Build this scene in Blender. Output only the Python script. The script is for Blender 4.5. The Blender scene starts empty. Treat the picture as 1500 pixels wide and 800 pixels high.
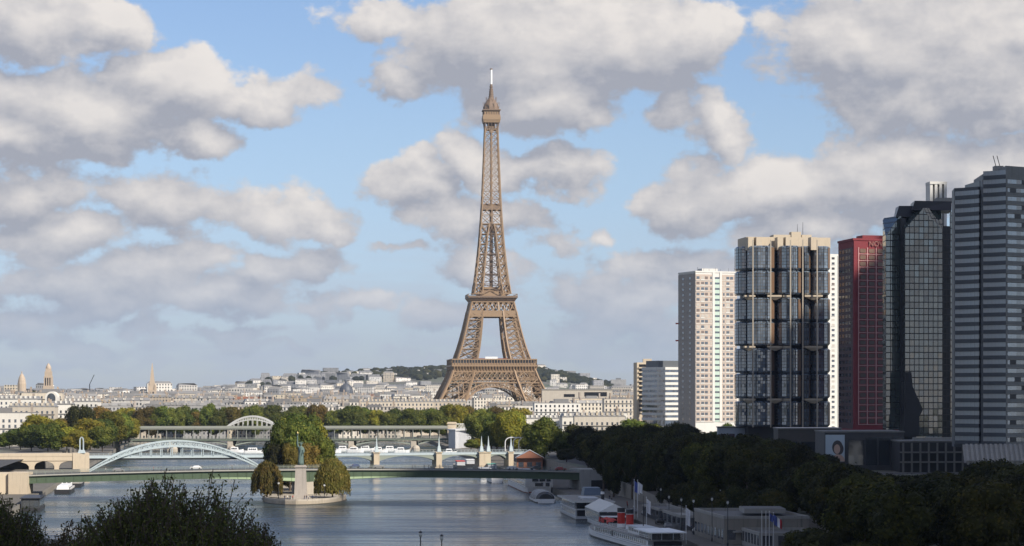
import bpy, bmesh, math, random
from mathutils import Vector, Matrix
from mathutils import noise as mnoise

R = math.radians
F, HZ, CH = 3718.0, 575.0, 38.0          # focal length in photo pixels, horizon row, camera height (m)
SUN_AZ, SUN_EL = R(134.0), R(38.0)        # clockwise from the view direction, above the horizon
SUN_DIR = Vector((math.cos(SUN_EL) * math.sin(SUN_AZ), math.cos(SUN_EL) * math.cos(SUN_AZ), math.sin(SUN_EL)))
S = bpy.context.scene
COL = S.collection

# ------------------------------------------------------------------ camera
cam = bpy.data.cameras.new('camera')
cam.sensor_width = 36.0
cam.lens = 36.0 * F / 1500.0
cam.shift_y = (HZ - 400.0) / 1500.0
cam.clip_start = 1.0
cam.clip_end = 40000.0
cam_ob = bpy.data.objects.new('camera', cam)
cam_ob.location = (0, 0, CH)
cam_ob.rotation_euler = (R(90), 0, 0)
COL.objects.link(cam_ob)
S.camera = cam_ob

# ------------------------------------------------------------------ exposure
S.view_settings.view_transform = 'Standard'
S.view_settings.look = 'None'
S.view_settings.gamma = 1.0
S.view_settings.exposure = 0.30
S.cycles.use_denoising = True
S.cycles.max_bounces = 6
S.cycles.diffuse_bounces = 2
S.cycles.glossy_bounces = 3
S.cycles.transmission_bounces = 3
S.cycles.transparent_max_bounces = 6
S.cycles.volume_bounces = 0
S.cycles.caustics_reflective = False
S.cycles.caustics_refractive = False

# ------------------------------------------------------------------ sun
sun = bpy.data.lights.new('sun', 'SUN')
sun.energy = 5.0
sun.angle = R(0.5)
sun.color = (1.0, 0.92, 0.80)
sun_ob = bpy.data.objects.new('sun', sun)
sun_ob.rotation_euler = (-SUN_DIR).to_track_quat('-Z', 'Y').to_euler()
sun_ob.location = (300, -300, 400)
COL.objects.link(sun_ob)
# ------------------------------------------------------------------ sky: Nishita sky with broken cumulus
SKY_STRENGTH = 0.095
W = bpy.data.worlds.new('World')
S.world = W
W.use_nodes = True

class G:
    """small helper that writes node trees"""
    def __init__(s, tree): s.t = tree; s.n = tree.nodes; s.l = tree.links
    def new(s, typ, **kw):
        n = s.n.new(typ)
        for k, v in kw.items(): setattr(n, k, v)
        return n
    def put(s, sock, v):
        if hasattr(v, 'is_linked') or isinstance(v, bpy.types.NodeSocket): s.l.new(v, sock)
        else: sock.default_value = v
    def math(s, op, a, b=None, c=None, clamp=False):
        n = s.new('ShaderNodeMath', operation=op); n.use_clamp = clamp
        s.put(n.inputs[0], a)
        if b is not None: s.put(n.inputs[1], b)
        if c is not None: s.put(n.inputs[2], c)
        return n.outputs[0]
    def vec(s, op, a, b=None, c=None):
        n = s.new('ShaderNodeVectorMath', operation=op)
        s.put(n.inputs[0], a)
        if b is not None: s.put(n.inputs[1], b)
        if c is not None: s.put(n.inputs[2], c)
        return n.outputs['Value'] if op in ('LENGTH', 'DOT_PRODUCT', 'DISTANCE') else n.outputs[0]
    def comb(s, x, y, z):
        n = s.new('ShaderNodeCombineXYZ')
        s.put(n.inputs[0], x); s.put(n.inputs[1], y); s.put(n.inputs[2], z)
        return n.outputs[0]
    def sep(s, v):
        n = s.new('ShaderNodeSeparateXYZ'); s.put(n.inputs[0], v); return n.outputs
    def noise(s, v, scale, detail=4, rough=0.55, dist=0.0, dims='3D', lac=2.0):
        n = s.new('ShaderNodeTexNoise', noise_dimensions=dims)
        s.put(n.inputs['Vector'], v)
        n.inputs['Scale'].default_value = scale; n.inputs['Detail'].default_value = detail
        n.inputs['Roughness'].default_value = rough; n.inputs['Distortion'].default_value = dist
        n.inputs['Lacunarity'].default_value = lac
        return n.outputs
    def step(s, v, a, b, lo=0.0, hi=1.0, smooth=True):
        n = s.new('ShaderNodeMapRange', interpolation_type='SMOOTHSTEP' if smooth else 'LINEAR')
        n.clamp = True
        s.put(n.inputs['Value'], v)
        for k, x in zip(('From Min', 'From Max', 'To Min', 'To Max'), (a, b, lo, hi)): s.put(n.inputs[k], x)
        return n.outputs[0]
    def mix(s, f, a, b, mode='MIX'):
        n = s.new('ShaderNodeMix', data_type='RGBA', blend_type=mode)
        s.put(n.inputs[0], f)
        s.put(n.inputs[6], a); s.put(n.inputs[7], b)
        return n.outputs[2]

def rgb(r, g, b): return (r, g, b, 1.0)

# cloud masses: azimuth / elevation centre and half sizes in units of 1/1000 radian, density, cloud base softness
def _c(px, py, rx, ry, w):   # centre measured on the photograph, turned into sky angles
    return ((px - 750) / F, (HZ - py) / F, rx / F, ry / F, w)
CLOUDS = [_c(*a) for a in (
    (60, 35, 190, 75, 1.0), (170, 40, 75, 50, .9),
    (110, 165, 230, 85, 1.05), (250, 140, 150, 75, 1.05), (380, 150, 130, 52, .85), (30, 210, 150, 50, .95), (300, 205, 110, 35, .8),
    (60, 290, 150, 60, .72), (230, 300, 170, 60, .70), (400, 320, 150, 60, .74), (480, 345, 50, 30, .70),
    (90, 350, 170, 55, .74), (230, 385, 170, 48, .70), (380, 395, 90, 36, .66), (60, 420, 180, 52, .66), (300, 430, 190, 48, .60), (180, 440, 150, 40, .6), (470, 400, 90, 34, .5),
    (230, 472, 100, 30, .56), (330, 490, 120, 28, .54), (60, 475, 150, 38, .54), (450, 455, 110, 28, .5), (120, 505, 160, 24, .46), (400, 515, 150, 20, .42),
    (560, 25, 110, 48, .85), (730, 70, 190, 110, 1.1), (900, 70, 190, 110, 1.1), (800, 140, 170, 62, 1.0), (1010, 60, 110, 75, .95),
    (585, 128, 62, 46, .80), (1045, 185, 72, 66, .88), (980, 160, 80, 50, .7),
    (1270, 70, 170, 110, 1.0), (1420, 90, 170, 130, 1.05), (1200, 60, 90, 60, .8), (1330, 160, 140, 65, .85), (1480, 160, 90, 65, .9),
    (1130, 275, 190, 66, 1.0), (1010, 305, 90, 52, .9), (1300, 260, 200, 76, 1.05), (1470, 260, 150, 76, 1.05), (1200, 335, 170, 45, .85),
    (600, 265, 90, 50, .85), (690, 225, 75, 46, .85), (790, 255, 130, 40, .78), (700, 320, 120, 40, .75), (640, 300, 90, 45, .75),
    (690, 395, 95, 45, .72), (800, 355, 70, 34, .70), (880, 345, 42, 30, .68), (930, 410, 130, 46, .72), (960, 440, 90, 32, .70),
    (840, 420, 120, 46, .66), (555, 445, 70, 26, .55), (580, 368, 50, 16, .45), (870, 480, 180, 56, .58), (660, 465, 110, 40, .56), (760, 520, 170, 26, .46), (960, 515, 130, 30, .5),
    (1080, 420, 160, 60, .66), (600, 525, 60, 16, .34), (140, 530, 120, 18, .30),
)]

def cloud_group():
    t = bpy.data.node_groups.new('cloud_density', 'ShaderNodeTree')
    t.interface.new_socket('P', in_out='INPUT', socket_type='NodeSocketVector')
    t.interface.new_socket('D', in_out='OUTPUT', socket_type='NodeSocketFloat')
    g = G(t)
    P = g.new('NodeGroupInput').outputs[0]
    # billows: warp the angle first so that every outline is lumpy
    wn = g.noise(P, 26.0, 5, .58, dims='2D')
    warp = g.vec('MULTIPLY', g.vec('SUBTRACT', wn['Color'], (.5, .5, .5)), (.036, .026, 0))
    Q = g.vec('ADD', P, warp)
    acc = None
    for (cx, cy, rx, ry, w) in CLOUDS:
        d = g.vec('LENGTH', g.vec('MULTIPLY_ADD', Q, (1 / rx, 1 / ry, 0), (-cx / rx, -cy / ry, 0)))
        d = g.math('SUBTRACT', w, g.math('MULTIPLY', d, w * .92))
        acc = d if acc is None else g.math('SMOOTH_MAX', acc, d, .12)
    # sky outside the photographed window: open broken cloud
    x, y, z = g.sep(P)
    out = g.math('MAXIMUM', g.step(g.math('ABSOLUTE', x), .205, .30), g.step(y, .155, .24))
    far = g.math('MULTIPLY', g.math('SUBTRACT', g.noise(P, 5.0, 3, .5, dims='2D')['Fac'], .47), 4.0)
    acc = g.math('ADD', g.math('MULTIPLY', acc, g.math('SUBTRACT', 1.0, out)), g.math('MULTIPLY', far, out))
    n1 = g.noise(g.vec('MULTIPLY', P, (1, 1.7, 1)), 34.0, 6, .58, 0.0, dims='2D')['Fac']
    n2 = g.noise(g.vec('MULTIPLY', P, (1, 1.4, 1)), 110.0, 6, .60, 0.0, dims='2D')['Fac']
    D = g.math('MULTIPLY_ADD', g.math('SUBTRACT', n1, .5), .95, acc)
    D = g.math('MULTIPLY_ADD', g.math('SUBTRACT', n2, .5), .20, D)
    o = g.new('NodeGroupOutput')
    g.l.new(D, o.inputs[0])
    return t

g = G(W.node_tree)
for n in list(g.n): g.n.remove(n)
geo = g.new('ShaderNodeTexCoord').outputs['Generated']
dx, dy, dz = g.sep(g.vec('NORMALIZE', geo))
az = g.math('ARCTAN2', dx, dy)
el = g.math('ARCSINE', dz)
P = g.comb(az, el, 0)
cg = cloud_group()
def dens(v):
    n = g.new('ShaderNodeGroup'); n.node_tree = cg
    g.put(n.inputs[0], v)
    return n.outputs[0]
D0 = dens(P)
D1 = dens(g.vec('ADD', P, (.0035, .0085, 0)))      # a step towards the sun: the difference is how far this spot faces it
D2 = dens(g.vec('ADD', P, (.006, .022, 0)))
alpha = g.step(D0, .12, .36)
alpha = g.math('MULTIPLY', alpha, g.step(el, -.004, .035, .35, .97))
face = g.math('ADD', g.math('MULTIPLY', g.math('SUBTRACT', D0, D1), .80), g.math('MULTIPLY', g.math('SUBTRACT', D0, D2), .30))
soft = g.noise(g.vec('MULTIPLY', P, (1, 2.0, 1)), 26.0, 5, .55, 0.0, dims='2D')['Fac']
lit = g.math('ADD', g.step(soft, .25, .75, .14, .50), face, clamp=True)
lit = g.math('MULTIPLY', lit, g.step(D0, .25, 1.5, 1.0, .80))
k = 1.0 / SKY_STRENGTH
cg1 = rgb(.315 * k, .325 * k, .372 * k)
cg2 = rgb(.72 * k, .675 * k, .635 * k)
ccol = g.mix(lit, cg1, cg2)
# distant clouds near the horizon sink into the pale air
ccol = g.mix(g.step(el, .0, .075, .72, .0), ccol, rgb(.375 * k, .452 * k, .575 * k))
sky = g.new('ShaderNodeTexSky')
sky.sky_type = 'NISHITA'
sky.sun_disc = False
sky.sun_elevation = SUN_EL
sky.sun_rotation = SUN_AZ
sky.altitude = 60
sky.air_density = 1.0
sky.dust_density = 0.3
sky.ozone_density = 2.2
tint = g.mix(1.0, sky.outputs[0], g.mix(g.step(el, 0, .11), rgb(.64, .74, 1.10), rgb(.83, .86, 1.02)), 'MULTIPLY')
veil = g.noise(g.vec('MULTIPLY', P, (1, 5.5, 1)), 16.0, 6, .6, 0.0, dims='2D')['Fac']
veil = g.math('MULTIPLY', g.step(veil, .40, .66), g.step(el, .012, .075, .78, .0))
tint = g.mix(veil, tint, rgb(.43 * k, .485 * k, .575 * k))
fin = g.mix(alpha, tint, ccol)
bg = g.new('ShaderNodeBackground')
g.l.new(fin, bg.inputs['Color'])
bg.inputs['Strength'].default_value = SKY_STRENGTH
ow = g.new('ShaderNodeOutputWorld')
g.l.new(bg.outputs[0], ow.inputs['Surface'])
W.cycles.sampling_method = 'MANUAL'
W.cycles.sample_map_resolution = 512
# ------------------------------------------------------------------ helpers: materials
MATS = {}
def new_mat(name):
    m = bpy.data.materials.new(name); m.use_nodes = True
    for n in list(m.node_tree.nodes): m.node_tree.nodes.remove(n)
    return m, G(m.node_tree)

def finish(g, bsdf):
    o = g.new('ShaderNodeOutputMaterial'); g.l.new(bsdf, o.inputs['Surface'])

def principled(g, col, rough=.7, metal=0.0, spec=.5):
    b = g.new('ShaderNodeBsdfPrincipled')
    g.put(b.inputs['Base Color'], col); g.put(b.inputs['Roughness'], rough)
    b.inputs['Metallic'].default_value = metal
    b.inputs['Specular IOR Level'].default_value = spec
    return b

def plain(name, col, rough=.7, metal=0.0, var=.16, scale=.35, spec=.5, objvar=0.0, bump=0.0, stain=0.0):
    """weathered paint / stone / metal: base colour with soft patchy variation"""
    if name in MATS: return MATS[name]
    m, g = new_mat(name)
    p = g.new('ShaderNodeNewGeometry').outputs['Position']
    n = g.noise(p, scale, 5, .6)['Fac']
    c = g.mix(n, rgb(*[x * (1 - var) for x in col]), rgb(*[min(1, x * (1 + var)) for x in col]))
    if stain:   # rain streaks, narrow and tall
        st = g.noise(g.vec('MULTIPLY', p, (1.4, 1.4, .10)), 1.0, 4, .6)['Fac']
        c = g.mix(g.step(st, .50, .72, 0, stain), c, rgb(*[x * .45 for x in col]))
    if objvar:
        r = g.new('ShaderNodeObjectInfo').outputs['Random']
        hsv = g.new('ShaderNodeHueSaturation')
        g.put(hsv.inputs['Color'], c)
        g.put(hsv.inputs['Value'], g.step(r, 0, 1, 1 - objvar, 1 + objvar, False))
        g.put(hsv.inputs['Saturation'], g.step(g.math('FRACT', g.math('MULTIPLY', r, 7.31)), 0, 1, .75, 1.25, False))
        c = hsv.outputs[0]
    b = principled(g, c, rough, metal, spec)
    if bump:
        bn = g.new('ShaderNodeBump'); bn.inputs['Strength'].default_value = bump; bn.inputs['Distance'].default_value = .2
        g.put(bn.inputs['Height'], g.noise(p, scale * 6, 4, .6)['Fac']); g.l.new(bn.outputs[0], b.inputs['Normal'])
    finish(g, b.outputs[0])
    MATS[name] = m
    return m

def glass(name, col, rough=.06, spec=.9, var=.5, cell=(1.6, 3.2), wobble=.02):
    """window glass seen from outside: dark, mirror-like, every pane set at a slightly different angle"""
    if name in MATS: return MATS[name]
    m, g = new_mat(name)
    uv = g.new('ShaderNodeUVMap').outputs[0]
    cellv = g.vec('FLOOR', g.vec('DIVIDE', uv, (cell[0], cell[1], 1)))
    wn = g.new('ShaderNodeTexWhiteNoise', noise_dimensions='2D'); g.put(wn.inputs['Vector'], cellv)
    c = g.mix(wn.outputs['Value'], rgb(*[x * (1 - var) for x in col]), rgb(*[x * (1 + var) for x in col]))
    b = principled(g, c, rough, 0.0, spec)
    b.inputs['IOR'].default_value = 1.9
    nn = g.vec('ADD', g.new('ShaderNodeNewGeometry').outputs['Normal'],
               g.vec('MULTIPLY', g.vec('SUBTRACT', wn.outputs['Color'], (.5, .5, .5)), (wobble, wobble, wobble)))
    g.l.new(g.vec('NORMALIZE', nn), b.inputs['Normal'])
    finish(g, b.outputs[0])
    MATS[name] = m
    return m

def curtain(name, pane, bar, cell=(1.8, 1.8), w=.09, rough=.05, wobble=.03, spec=.9, ior=2.2, var=.4):
    """glass curtain wall with a grid of dark glazing bars (UV in metres)"""
    if name in MATS: return MATS[name]
    m, g = new_mat(name)
    uv = g.new('ShaderNodeUVMap').outputs[0]
    q = g.vec('DIVIDE', uv, (cell[0], cell[1], 1))
    fx, fy, _ = g.sep(g.vec('FRACTION', q))
    wn = g.new('ShaderNodeTexWhiteNoise', noise_dimensions='2D'); g.put(wn.inputs['Vector'], g.vec('FLOOR', q))
    ex = g.math('LESS_THAN', g.math('SUBTRACT', .5, g.math('ABSOLUTE', g.math('SUBTRACT', fx, .5))), w)
    ey = g.math('LESS_THAN', g.math('SUBTRACT', .5, g.math('ABSOLUTE', g.math('SUBTRACT', fy, .5))), w)
    grid = g.math('MAXIMUM', ex, ey)
    c = g.mix(wn.outputs['Value'], rgb(*[x * (1 - var) for x in pane]), rgb(*[x * (1 + var) for x in pane]))
    b = principled(g, c, rough, 0.0, spec); b.inputs['IOR'].default_value = ior
    nn = g.vec('ADD', g.new('ShaderNodeNewGeometry').outputs['Normal'],
               g.vec('MULTIPLY', g.vec('SUBTRACT', wn.outputs['Color'], (.5, .5, .5)), (wobble, wobble, wobble)))
    g.l.new(g.vec('NORMALIZE', nn), b.inputs['Normal'])
    b2 = principled(g, rgb(*bar), .5, 0.0, .3)
    mx = g.new('ShaderNodeMixShader'); g.put(mx.inputs[0], grid); g.l.new(b.outputs[0], mx.inputs[1]); g.l.new(b2.outputs[0], mx.inputs[2])
    finish(g, mx.outputs[0])
    MATS[name] = m
    return m

def facade(name, col, win=(.05, .055, .065), du=3.0, dv=3.2, ww=.42, wh=.55, objvar=.12, island=False, shutters=.5, sill=True):
    """rendered house front with window openings, storey bands and blinds (UV in metres)"""
    if name in MATS: return MATS[name]
    m, g = new_mat(name)
    uv = g.new('ShaderNodeUVMap').outputs[0]
    q = g.vec('DIVIDE', uv, (du, dv, 1))
    fx, fy, _ = g.sep(g.vec('FRACTION', q))
    wn = g.new('ShaderNodeTexWhiteNoise', noise_dimensions='2D'); g.put(wn.inputs['Vector'], g.vec('FLOOR', q))
    inx = g.math('LESS_THAN', g.math('ABSOLUTE', g.math('SUBTRACT', fx, .5)), ww / 2)
    iny = g.math('LESS_THAN', g.math('ABSOLUTE', g.math('SUBTRACT', fy, .5)), wh / 2)
    wmask = g.math('MULTIPLY', inx, iny)
    p = g.new('ShaderNodeNewGeometry').outputs['Position']
    n = g.noise(p, .25, 4, .6)['Fac']
    wall = g.mix(n, rgb(*[x * .84 for x in col]), rgb(*[min(.85, x * 1.12) for x in col]))
    if island: r = g.new('ShaderNodeNewGeometry').outputs['Random Per Island']
    else: r = g.new('ShaderNodeObjectInfo').outputs['Random']
    hsv = g.new('ShaderNodeHueSaturation'); g.put(hsv.inputs['Color'], wall)
    g.put(hsv.inputs['Value'], g.step(r, 0, 1, 1 - objvar, 1 + objvar, False))
    g.put(hsv.inputs['Saturation'], g.step(g.math('FRACT', g.math('MULTIPLY', r, 5.77)), 0, 1, .5, 1.4, False))
    wall = hsv.outputs[0]
    if sill:
        band = g.math('LESS_THAN', fy, .07)
        wall = g.mix(g.math('MULTIPLY', band, .35), wall, rgb(*[x * .55 for x in col]))
    blind = g.math('GREATER_THAN', wn.outputs['Value'], 1 - shutters * .5)
    wc = g.mix(blind, rgb(*win), rgb(*[x * .75 for x in col]))
    c = g.mix(wmask, wall, wc)
    ro = g.math('MULTIPLY_ADD', wmask, -.5, .8)
    b = principled(g, c, ro)
    finish(g, b.outputs[0])
    MATS[name] = m
    return m

# ------------------------------------------------------------------ helpers: meshes
class MB:
    """collects faces (with UVs in metres) and links them as ONE mesh object"""
    def __init__(s): s.v = []; s.f = []; s.m = []; s.uv = []
    def face(s, pts, m=0, uv=None):
        i = len(s.v); s.v.extend(tuple(p) for p in pts); s.f.append(tuple(range(i, i + len(pts)))); s.m.append(m)
        s.uv.append(uv if uv else [(p[0], p[1]) for p in pts])
    def wall(s, p, q, z0, z1, m=0, u0=0.0, v0=None):
        L = math.hypot(q[0] - p[0], q[1] - p[1]); v0 = 0 if v0 is None else v0
        s.face([(p[0], p[1], z0), (q[0], q[1], z0), (q[0], q[1], z1), (p[0], p[1], z1)], m,
               [(u0, v0), (u0 + L, v0), (u0 + L, v0 + z1 - z0), (u0, v0 + z1 - z0)])
    def prism(s, poly, z0, z1, m=0, mt=None, bottom=True):
        """vertical prism; poly is counter-clockwise seen from above"""
        n = len(poly)
        for i in range(n): s.wall(poly[i], poly[(i + 1) % n], z0, z1, m)
        s.face([(x, y, z1) for x, y in poly], m if mt is None else mt)
        if bottom: s.face([(x, y, z0) for x, y in reversed(poly)], m if mt is None else mt)
    def taper(s, p0, z0, p1, z1, m=0, mt=None):
        """frustum between two polygons with the same number of points"""
        n = len(p0)
        for i in range(n):
            a, b, c, d = p0[i], p0[(i + 1) % n], p1[(i + 1) % n], p1[i]
            L = math.hypot(b[0] - a[0], b[1] - a[1]); h = abs(z1 - z0)
            s.face([(*a, z0), (*b, z0), (*c, z1), (*d, z1)], m, [(0, 0), (L, 0), (L, h), (0, h)])
        s.face([(*p, z1) for p in p1], m if mt is None else mt)
        s.face([(*p, z0) for p in reversed(p0)], m if mt is None else mt)
    def box(s, x0, x1, y0, y1, z0, z1, m=0, mt=None):
        s.prism([(x0, y0), (x1, y0), (x1, y1), (x0, y1)], z0, z1, m, mt)
    def obox(s, c, sx, sy, z0, z1, a=0.0, m=0, mt=None):
        s.prism(rect(c, sx, sy, a), z0, z1, m, mt)
    def bar(s, p, q, w, h=None, m=0, up=(0, 0, 1)):
        p, q = Vector(p), Vector(q); d = q - p
        if d.length < 1e-6: return
        h = w if h is None else h
        t = d.normalized(); u = Vector(up)
        if abs(t.dot(u)) > .98: u = Vector((0, 1, 0))
        a = t.cross(u).normalized() * (w / 2); b = a.cross(t).normalized() * (h / 2)
        r0 = [p + a + b, p - a + b, p - a - b, p + a - b]; r1 = [x + d for x in r0]
        i = len(s.v); s.v.extend(tuple(x) for x in r0 + r1)
        L = d.length
        for k in range(4):
            l = (k + 1) % 4
            s.f.append((i + k, i + 4 + k, i + 4 + l, i + l)); s.m.append(m); s.uv.append([(0, 0), (0, L), (w, L), (w, 0)])
        s.f.append((i, i + 1, i + 2, i + 3)); s.m.append(m); s.uv.append([(0, 0)] * 4)
        s.f.append((i + 7, i + 6, i + 5, i + 4)); s.m.append(m); s.uv.append([(0, 0)] * 4)
    def tube(s, p, q, r0, r1=None, n=8, m=0):
        p, q = Vector(p), Vector(q); r1 = r0 if r1 is None else r1
        t = (q - p).normalized(); u = Vector((0, 0, 1)) if abs(t.z) < .95 else Vector((1, 0, 0))
        a = t.cross(u).normalized(); b = t.cross(a).normalized()
        i = len(s.v)
        for c, r in ((p, r0), (q, r1)):
            for k in range(n):
                an = 2 * math.pi * k / n
                s.v.append(tuple(c + a * (r * math.cos(an)) + b * (r * math.sin(an))))
        for k in range(n):
            l = (k + 1) % n
            s.f.append((i + k, i + l, i + n + l, i + n + k)); s.m.append(m); s.uv.append([(0, 0)] * 4)
        s.f.append(tuple(i + k for k in reversed(range(n)))); s.m.append(m); s.uv.append([(0, 0)] * n)
        s.f.append(tuple(i + n + k for k in range(n))); s.m.append(m); s.uv.append([(0, 0)] * n)
    def lathe(s, x, y, prof, n=16, m=0):
        """prof: list of (radius, z) from bottom to top"""
        i = len(s.v)
        for r, z in prof:
            for k in range(n):
                a = 2 * math.pi * k / n
                s.v.append((x + r * math.cos(a), y + r * math.sin(a), z))
        for j in range(len(prof) - 1):
            for k in range(n):
                l = (k + 1) % n
                s.f.append((i + j * n + k, i + j * n + l, i + (j + 1) * n + l, i + (j + 1) * n + k)); s.m.append(m); s.uv.append([(0, 0)] * 4)
        s.f.append(tuple(i + k for k in reversed(range(n)))); s.m.append(m); s.uv.append([(0, 0)] * n)
        j = len(prof) - 1
        s.f.append(tuple(i + j * n + k for k in range(n))); s.m.append(m); s.uv.append([(0, 0)] * n)
    def mesh(s, name, mats, off=(0, 0, 0), smooth=False):
        me = bpy.data.meshes.new(name)
        ox, oy, oz = off
        me.from_pydata([(x - ox, y - oy, z - oz) for x, y, z in s.v], [], s.f)
        for m in (mats if isinstance(mats, (list, tuple)) else [mats]): me.materials.append(m)
        me.polygons.foreach_set('material_index', s.m)
        uvl = me.uv_layers.new(name='UVMap')
        flat = [c for u in s.uv for p in u for c in p]
        uvl.data.foreach_set('uv', flat)
        if smooth: me.polygons.foreach_set('use_smooth', [True] * len(s.f))
        me.update()
        return me
    def build(s, name, mats, parent=None, loc=(0, 0, 0), smooth=False):
        """parent given: vertices are stored relative to the parent thing's base point"""
        if parent is not None:
            base = parent.get('_base', None); off = tuple(base) if base is not None else (0, 0, 0)
            o = bpy.data.objects.new(name, s.mesh(name, mats, off, smooth))
            COL.objects.link(o); o.parent = parent; o['_base'] = off
        else:
            o = bpy.data.objects.new(name, s.mesh(name, mats, loc, smooth))
            COL.objects.link(o); o.location = loc; o['_base'] = tuple(loc)
        return o

def rect(c, sx, sy, a=0.0):
    ca, sa = math.cos(a), math.sin(a)
    return [(c[0] + x * ca - y * sa, c[1] + x * sa + y * ca) for x, y in ((-sx / 2, -sy / 2), (sx / 2, -sy / 2), (sx / 2, sy / 2), (-sx / 2, sy / 2))]

def tag(o, label=None, cat=None, group=None, kind=None):
    if label: o['label'] = label
    if cat: o['category'] = cat
    if group: o['group'] = group
    if kind: o['kind'] = kind
    return o

def thing(name, label, cat, loc, group=None):
    o = bpy.data.objects.new(name, None); COL.objects.link(o)
    o.location = loc; o['_base'] = tuple(loc); o.empty_display_size = .5
    return tag(o, label, cat, group)

def struct(o): o['kind'] = 'structure'; return o

def kids(o): return [c for c in bpy.data.objects if c.parent == o]
def copy_tree(o, loc, label, rz=None, scale=None, parts=None):
    """a copy of a thing with copies of its parts and sub-parts (mesh data shared)"""
    r = o.copy(); COL.objects.link(r); r.location = loc; r['label'] = label
    if rz is not None: r.rotation_euler = (0, 0, rz)
    if scale is not None: r.scale = scale
    for ch in (parts if parts is not None else kids(o)):
        c = ch.copy(); COL.objects.link(c); c.parent = r
        if parts is None:
            for gch in kids(ch):
                d = gch.copy(); COL.objects.link(d); d.parent = c
    return r

def X(px, Y): return (px - 750.0) * Y / F
def Z(py, Y): return CH - (py - HZ) * Y / F
ORD = ('first second third fourth fifth sixth seventh eighth ninth tenth eleventh twelfth thirteenth fourteenth fifteenth sixteenth seventeenth '
       'eighteenth nineteenth twentieth').split()
def ordinal(i):
    if i < 20: return ORD[i]
    tens = ('twenty', 'thirty', 'forty', 'fifty', 'sixty', 'seventy', 'eighty', 'ninety')[(i + 1) // 10 - 2]
    return ('twentieth', 'thirtieth', 'fortieth', 'fiftieth', 'sixtieth', 'seventieth', 'eightieth', 'ninetieth')[(i + 1) // 10 - 2] if (i + 1) % 10 == 0 else tens + '-' + ORD[(i + 1) % 10 - 1]

class Pieces:
    """separate pieces of one kind on one thing: the first hundred as parts, any further ones as one part of kind stuff"""
    def __init__(s, name, mats, par, cap=100): s.a = (name, mats, par); s.n = 0; s.rest = None; s.cap = cap
    def new(s): s.cur = MB(); return s.cur
    def done(s, mats=None):
        if s.n < s.cap: s.cur.build(s.a[0], mats or s.a[1], s.a[2])
        else:
            if s.rest is None: s.rest = MB()
            o = len(s.rest.v); c = s.cur
            s.rest.v += c.v; s.rest.f += [tuple(i + o for i in f) for f in c.f]; s.rest.m += c.m; s.rest.uv += c.uv
        s.n += 1
    def end(s):
        if s.rest is not None: s.rest.build(*s.a)['kind'] = 'stuff'
# ------------------------------------------------------------------ land and water
def bankL(Y): return -158 - (Y - 816) * .118 if Y > 640 else -137 + (640 - Y) * .55
def bankR(Y): return 42 - (Y - 628) * .081 if Y > 600 else 44.3 + (600 - Y) * .02
GROUND_Z, QUAY_Z = 7.0, 2.2

def water_mat():
    m, g = new_mat('river_water')
    p = g.new('ShaderNodeNewGeometry').outputs['Position']
    n1 = g.noise(g.vec('MULTIPLY', p, (1.0, .55, 1)), .55, 4, .6, .3)['Fac']
    n2 = g.noise(g.vec('MULTIPLY', p, (.35, .12, 1)), .12, 3, .5)['Fac']
    gust = g.noise(g.vec('MULTIPLY', p, (.30, 1.0, 1)), .018, 6, .6)['Fac']
    gust = g.math('ADD', g.math('MULTIPLY', gust, .62), g.math('MULTIPLY', g.noise(g.vec('MULTIPLY', p, (.022, .22, 1)), 1.0, 4, .6)['Fac'], .38))
    h = g.math('ADD', g.math('MULTIPLY', n1, .40), g.math('MULTIPLY', n2, .45))
    bn = g.new('ShaderNodeBump'); bn.inputs['Distance'].default_value = 1.0
    g.put(bn.inputs['Strength'], g.step(gust, .40, .60, .35, 1.2))
    g.put(bn.inputs['Height'], g.math('ADD', h, g.math('MULTIPLY', g.noise(p, 1.9, 2, .5)['Fac'], .12)))
    b = principled(g, rgb(.034, .052, .060), .10, 0, .40)
    b.inputs['IOR'].default_value = 1.28
    g.put(b.inputs['Roughness'], g.step(gust, .40, .60, .05, .30))
    g.l.new(bn.outputs[0], b.inputs['Normal'])
    finish(g, b.outputs[0])
    return m
def ground_mat(name, a, b, sc):
    m, g = new_mat(name)
    p = g.new('ShaderNodeNewGeometry').outputs['Position']
    n = g.noise(p, sc, 6, .6)['Fac']; n2 = g.noise(p, sc * 14, 3, .6)['Fac']
    c = g.mix(g.step(n, .38, .62), rgb(*a), rgb(*b))
    c = g.mix(g.math('MULTIPLY', n2, .35), c, rgb(*[x * .6 for x in a]))
    pr = principled(g, c, .9); finish(g, pr.outputs[0]); return m

M_asphalt = plain('asphalt', (.055, .055, .058), .9, var=.25, scale=.15)
M_quay = plain('quay_paving', (.125, .115, .10), .9, var=.3, scale=.12)
M_quaywall = plain('quay_stone', (.24, .22, .19), .9, var=.3, scale=.2, stain=.6)
M_stone = plain('pale_stone', (.46, .41, .34), .85, var=.16, scale=.25, stain=.45)
M_cream = plain('cream_stone', (.56, .47, .35), .85, var=.12, scale=.3, stain=.3)
M_earth = ground_mat('city_ground', (.14, .13, .115), (.10, .12, .07), .01)

mb = MB(); mb.face([(-9000, -800, -3.0), (9000, -800, -3.0), (9000, 14000, -3.0), (-9000, 14000, -3.0)])
struct(mb.build('ground', plain('river_bed', (.10, .10, .09), .95)))
mb = MB(); mb.face([(-420, 60, 0), (420, 60, 0), (420, 2260, 0), (-420, 2260, 0)])
struct(mb.build('river_water', water_mat()))

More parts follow.
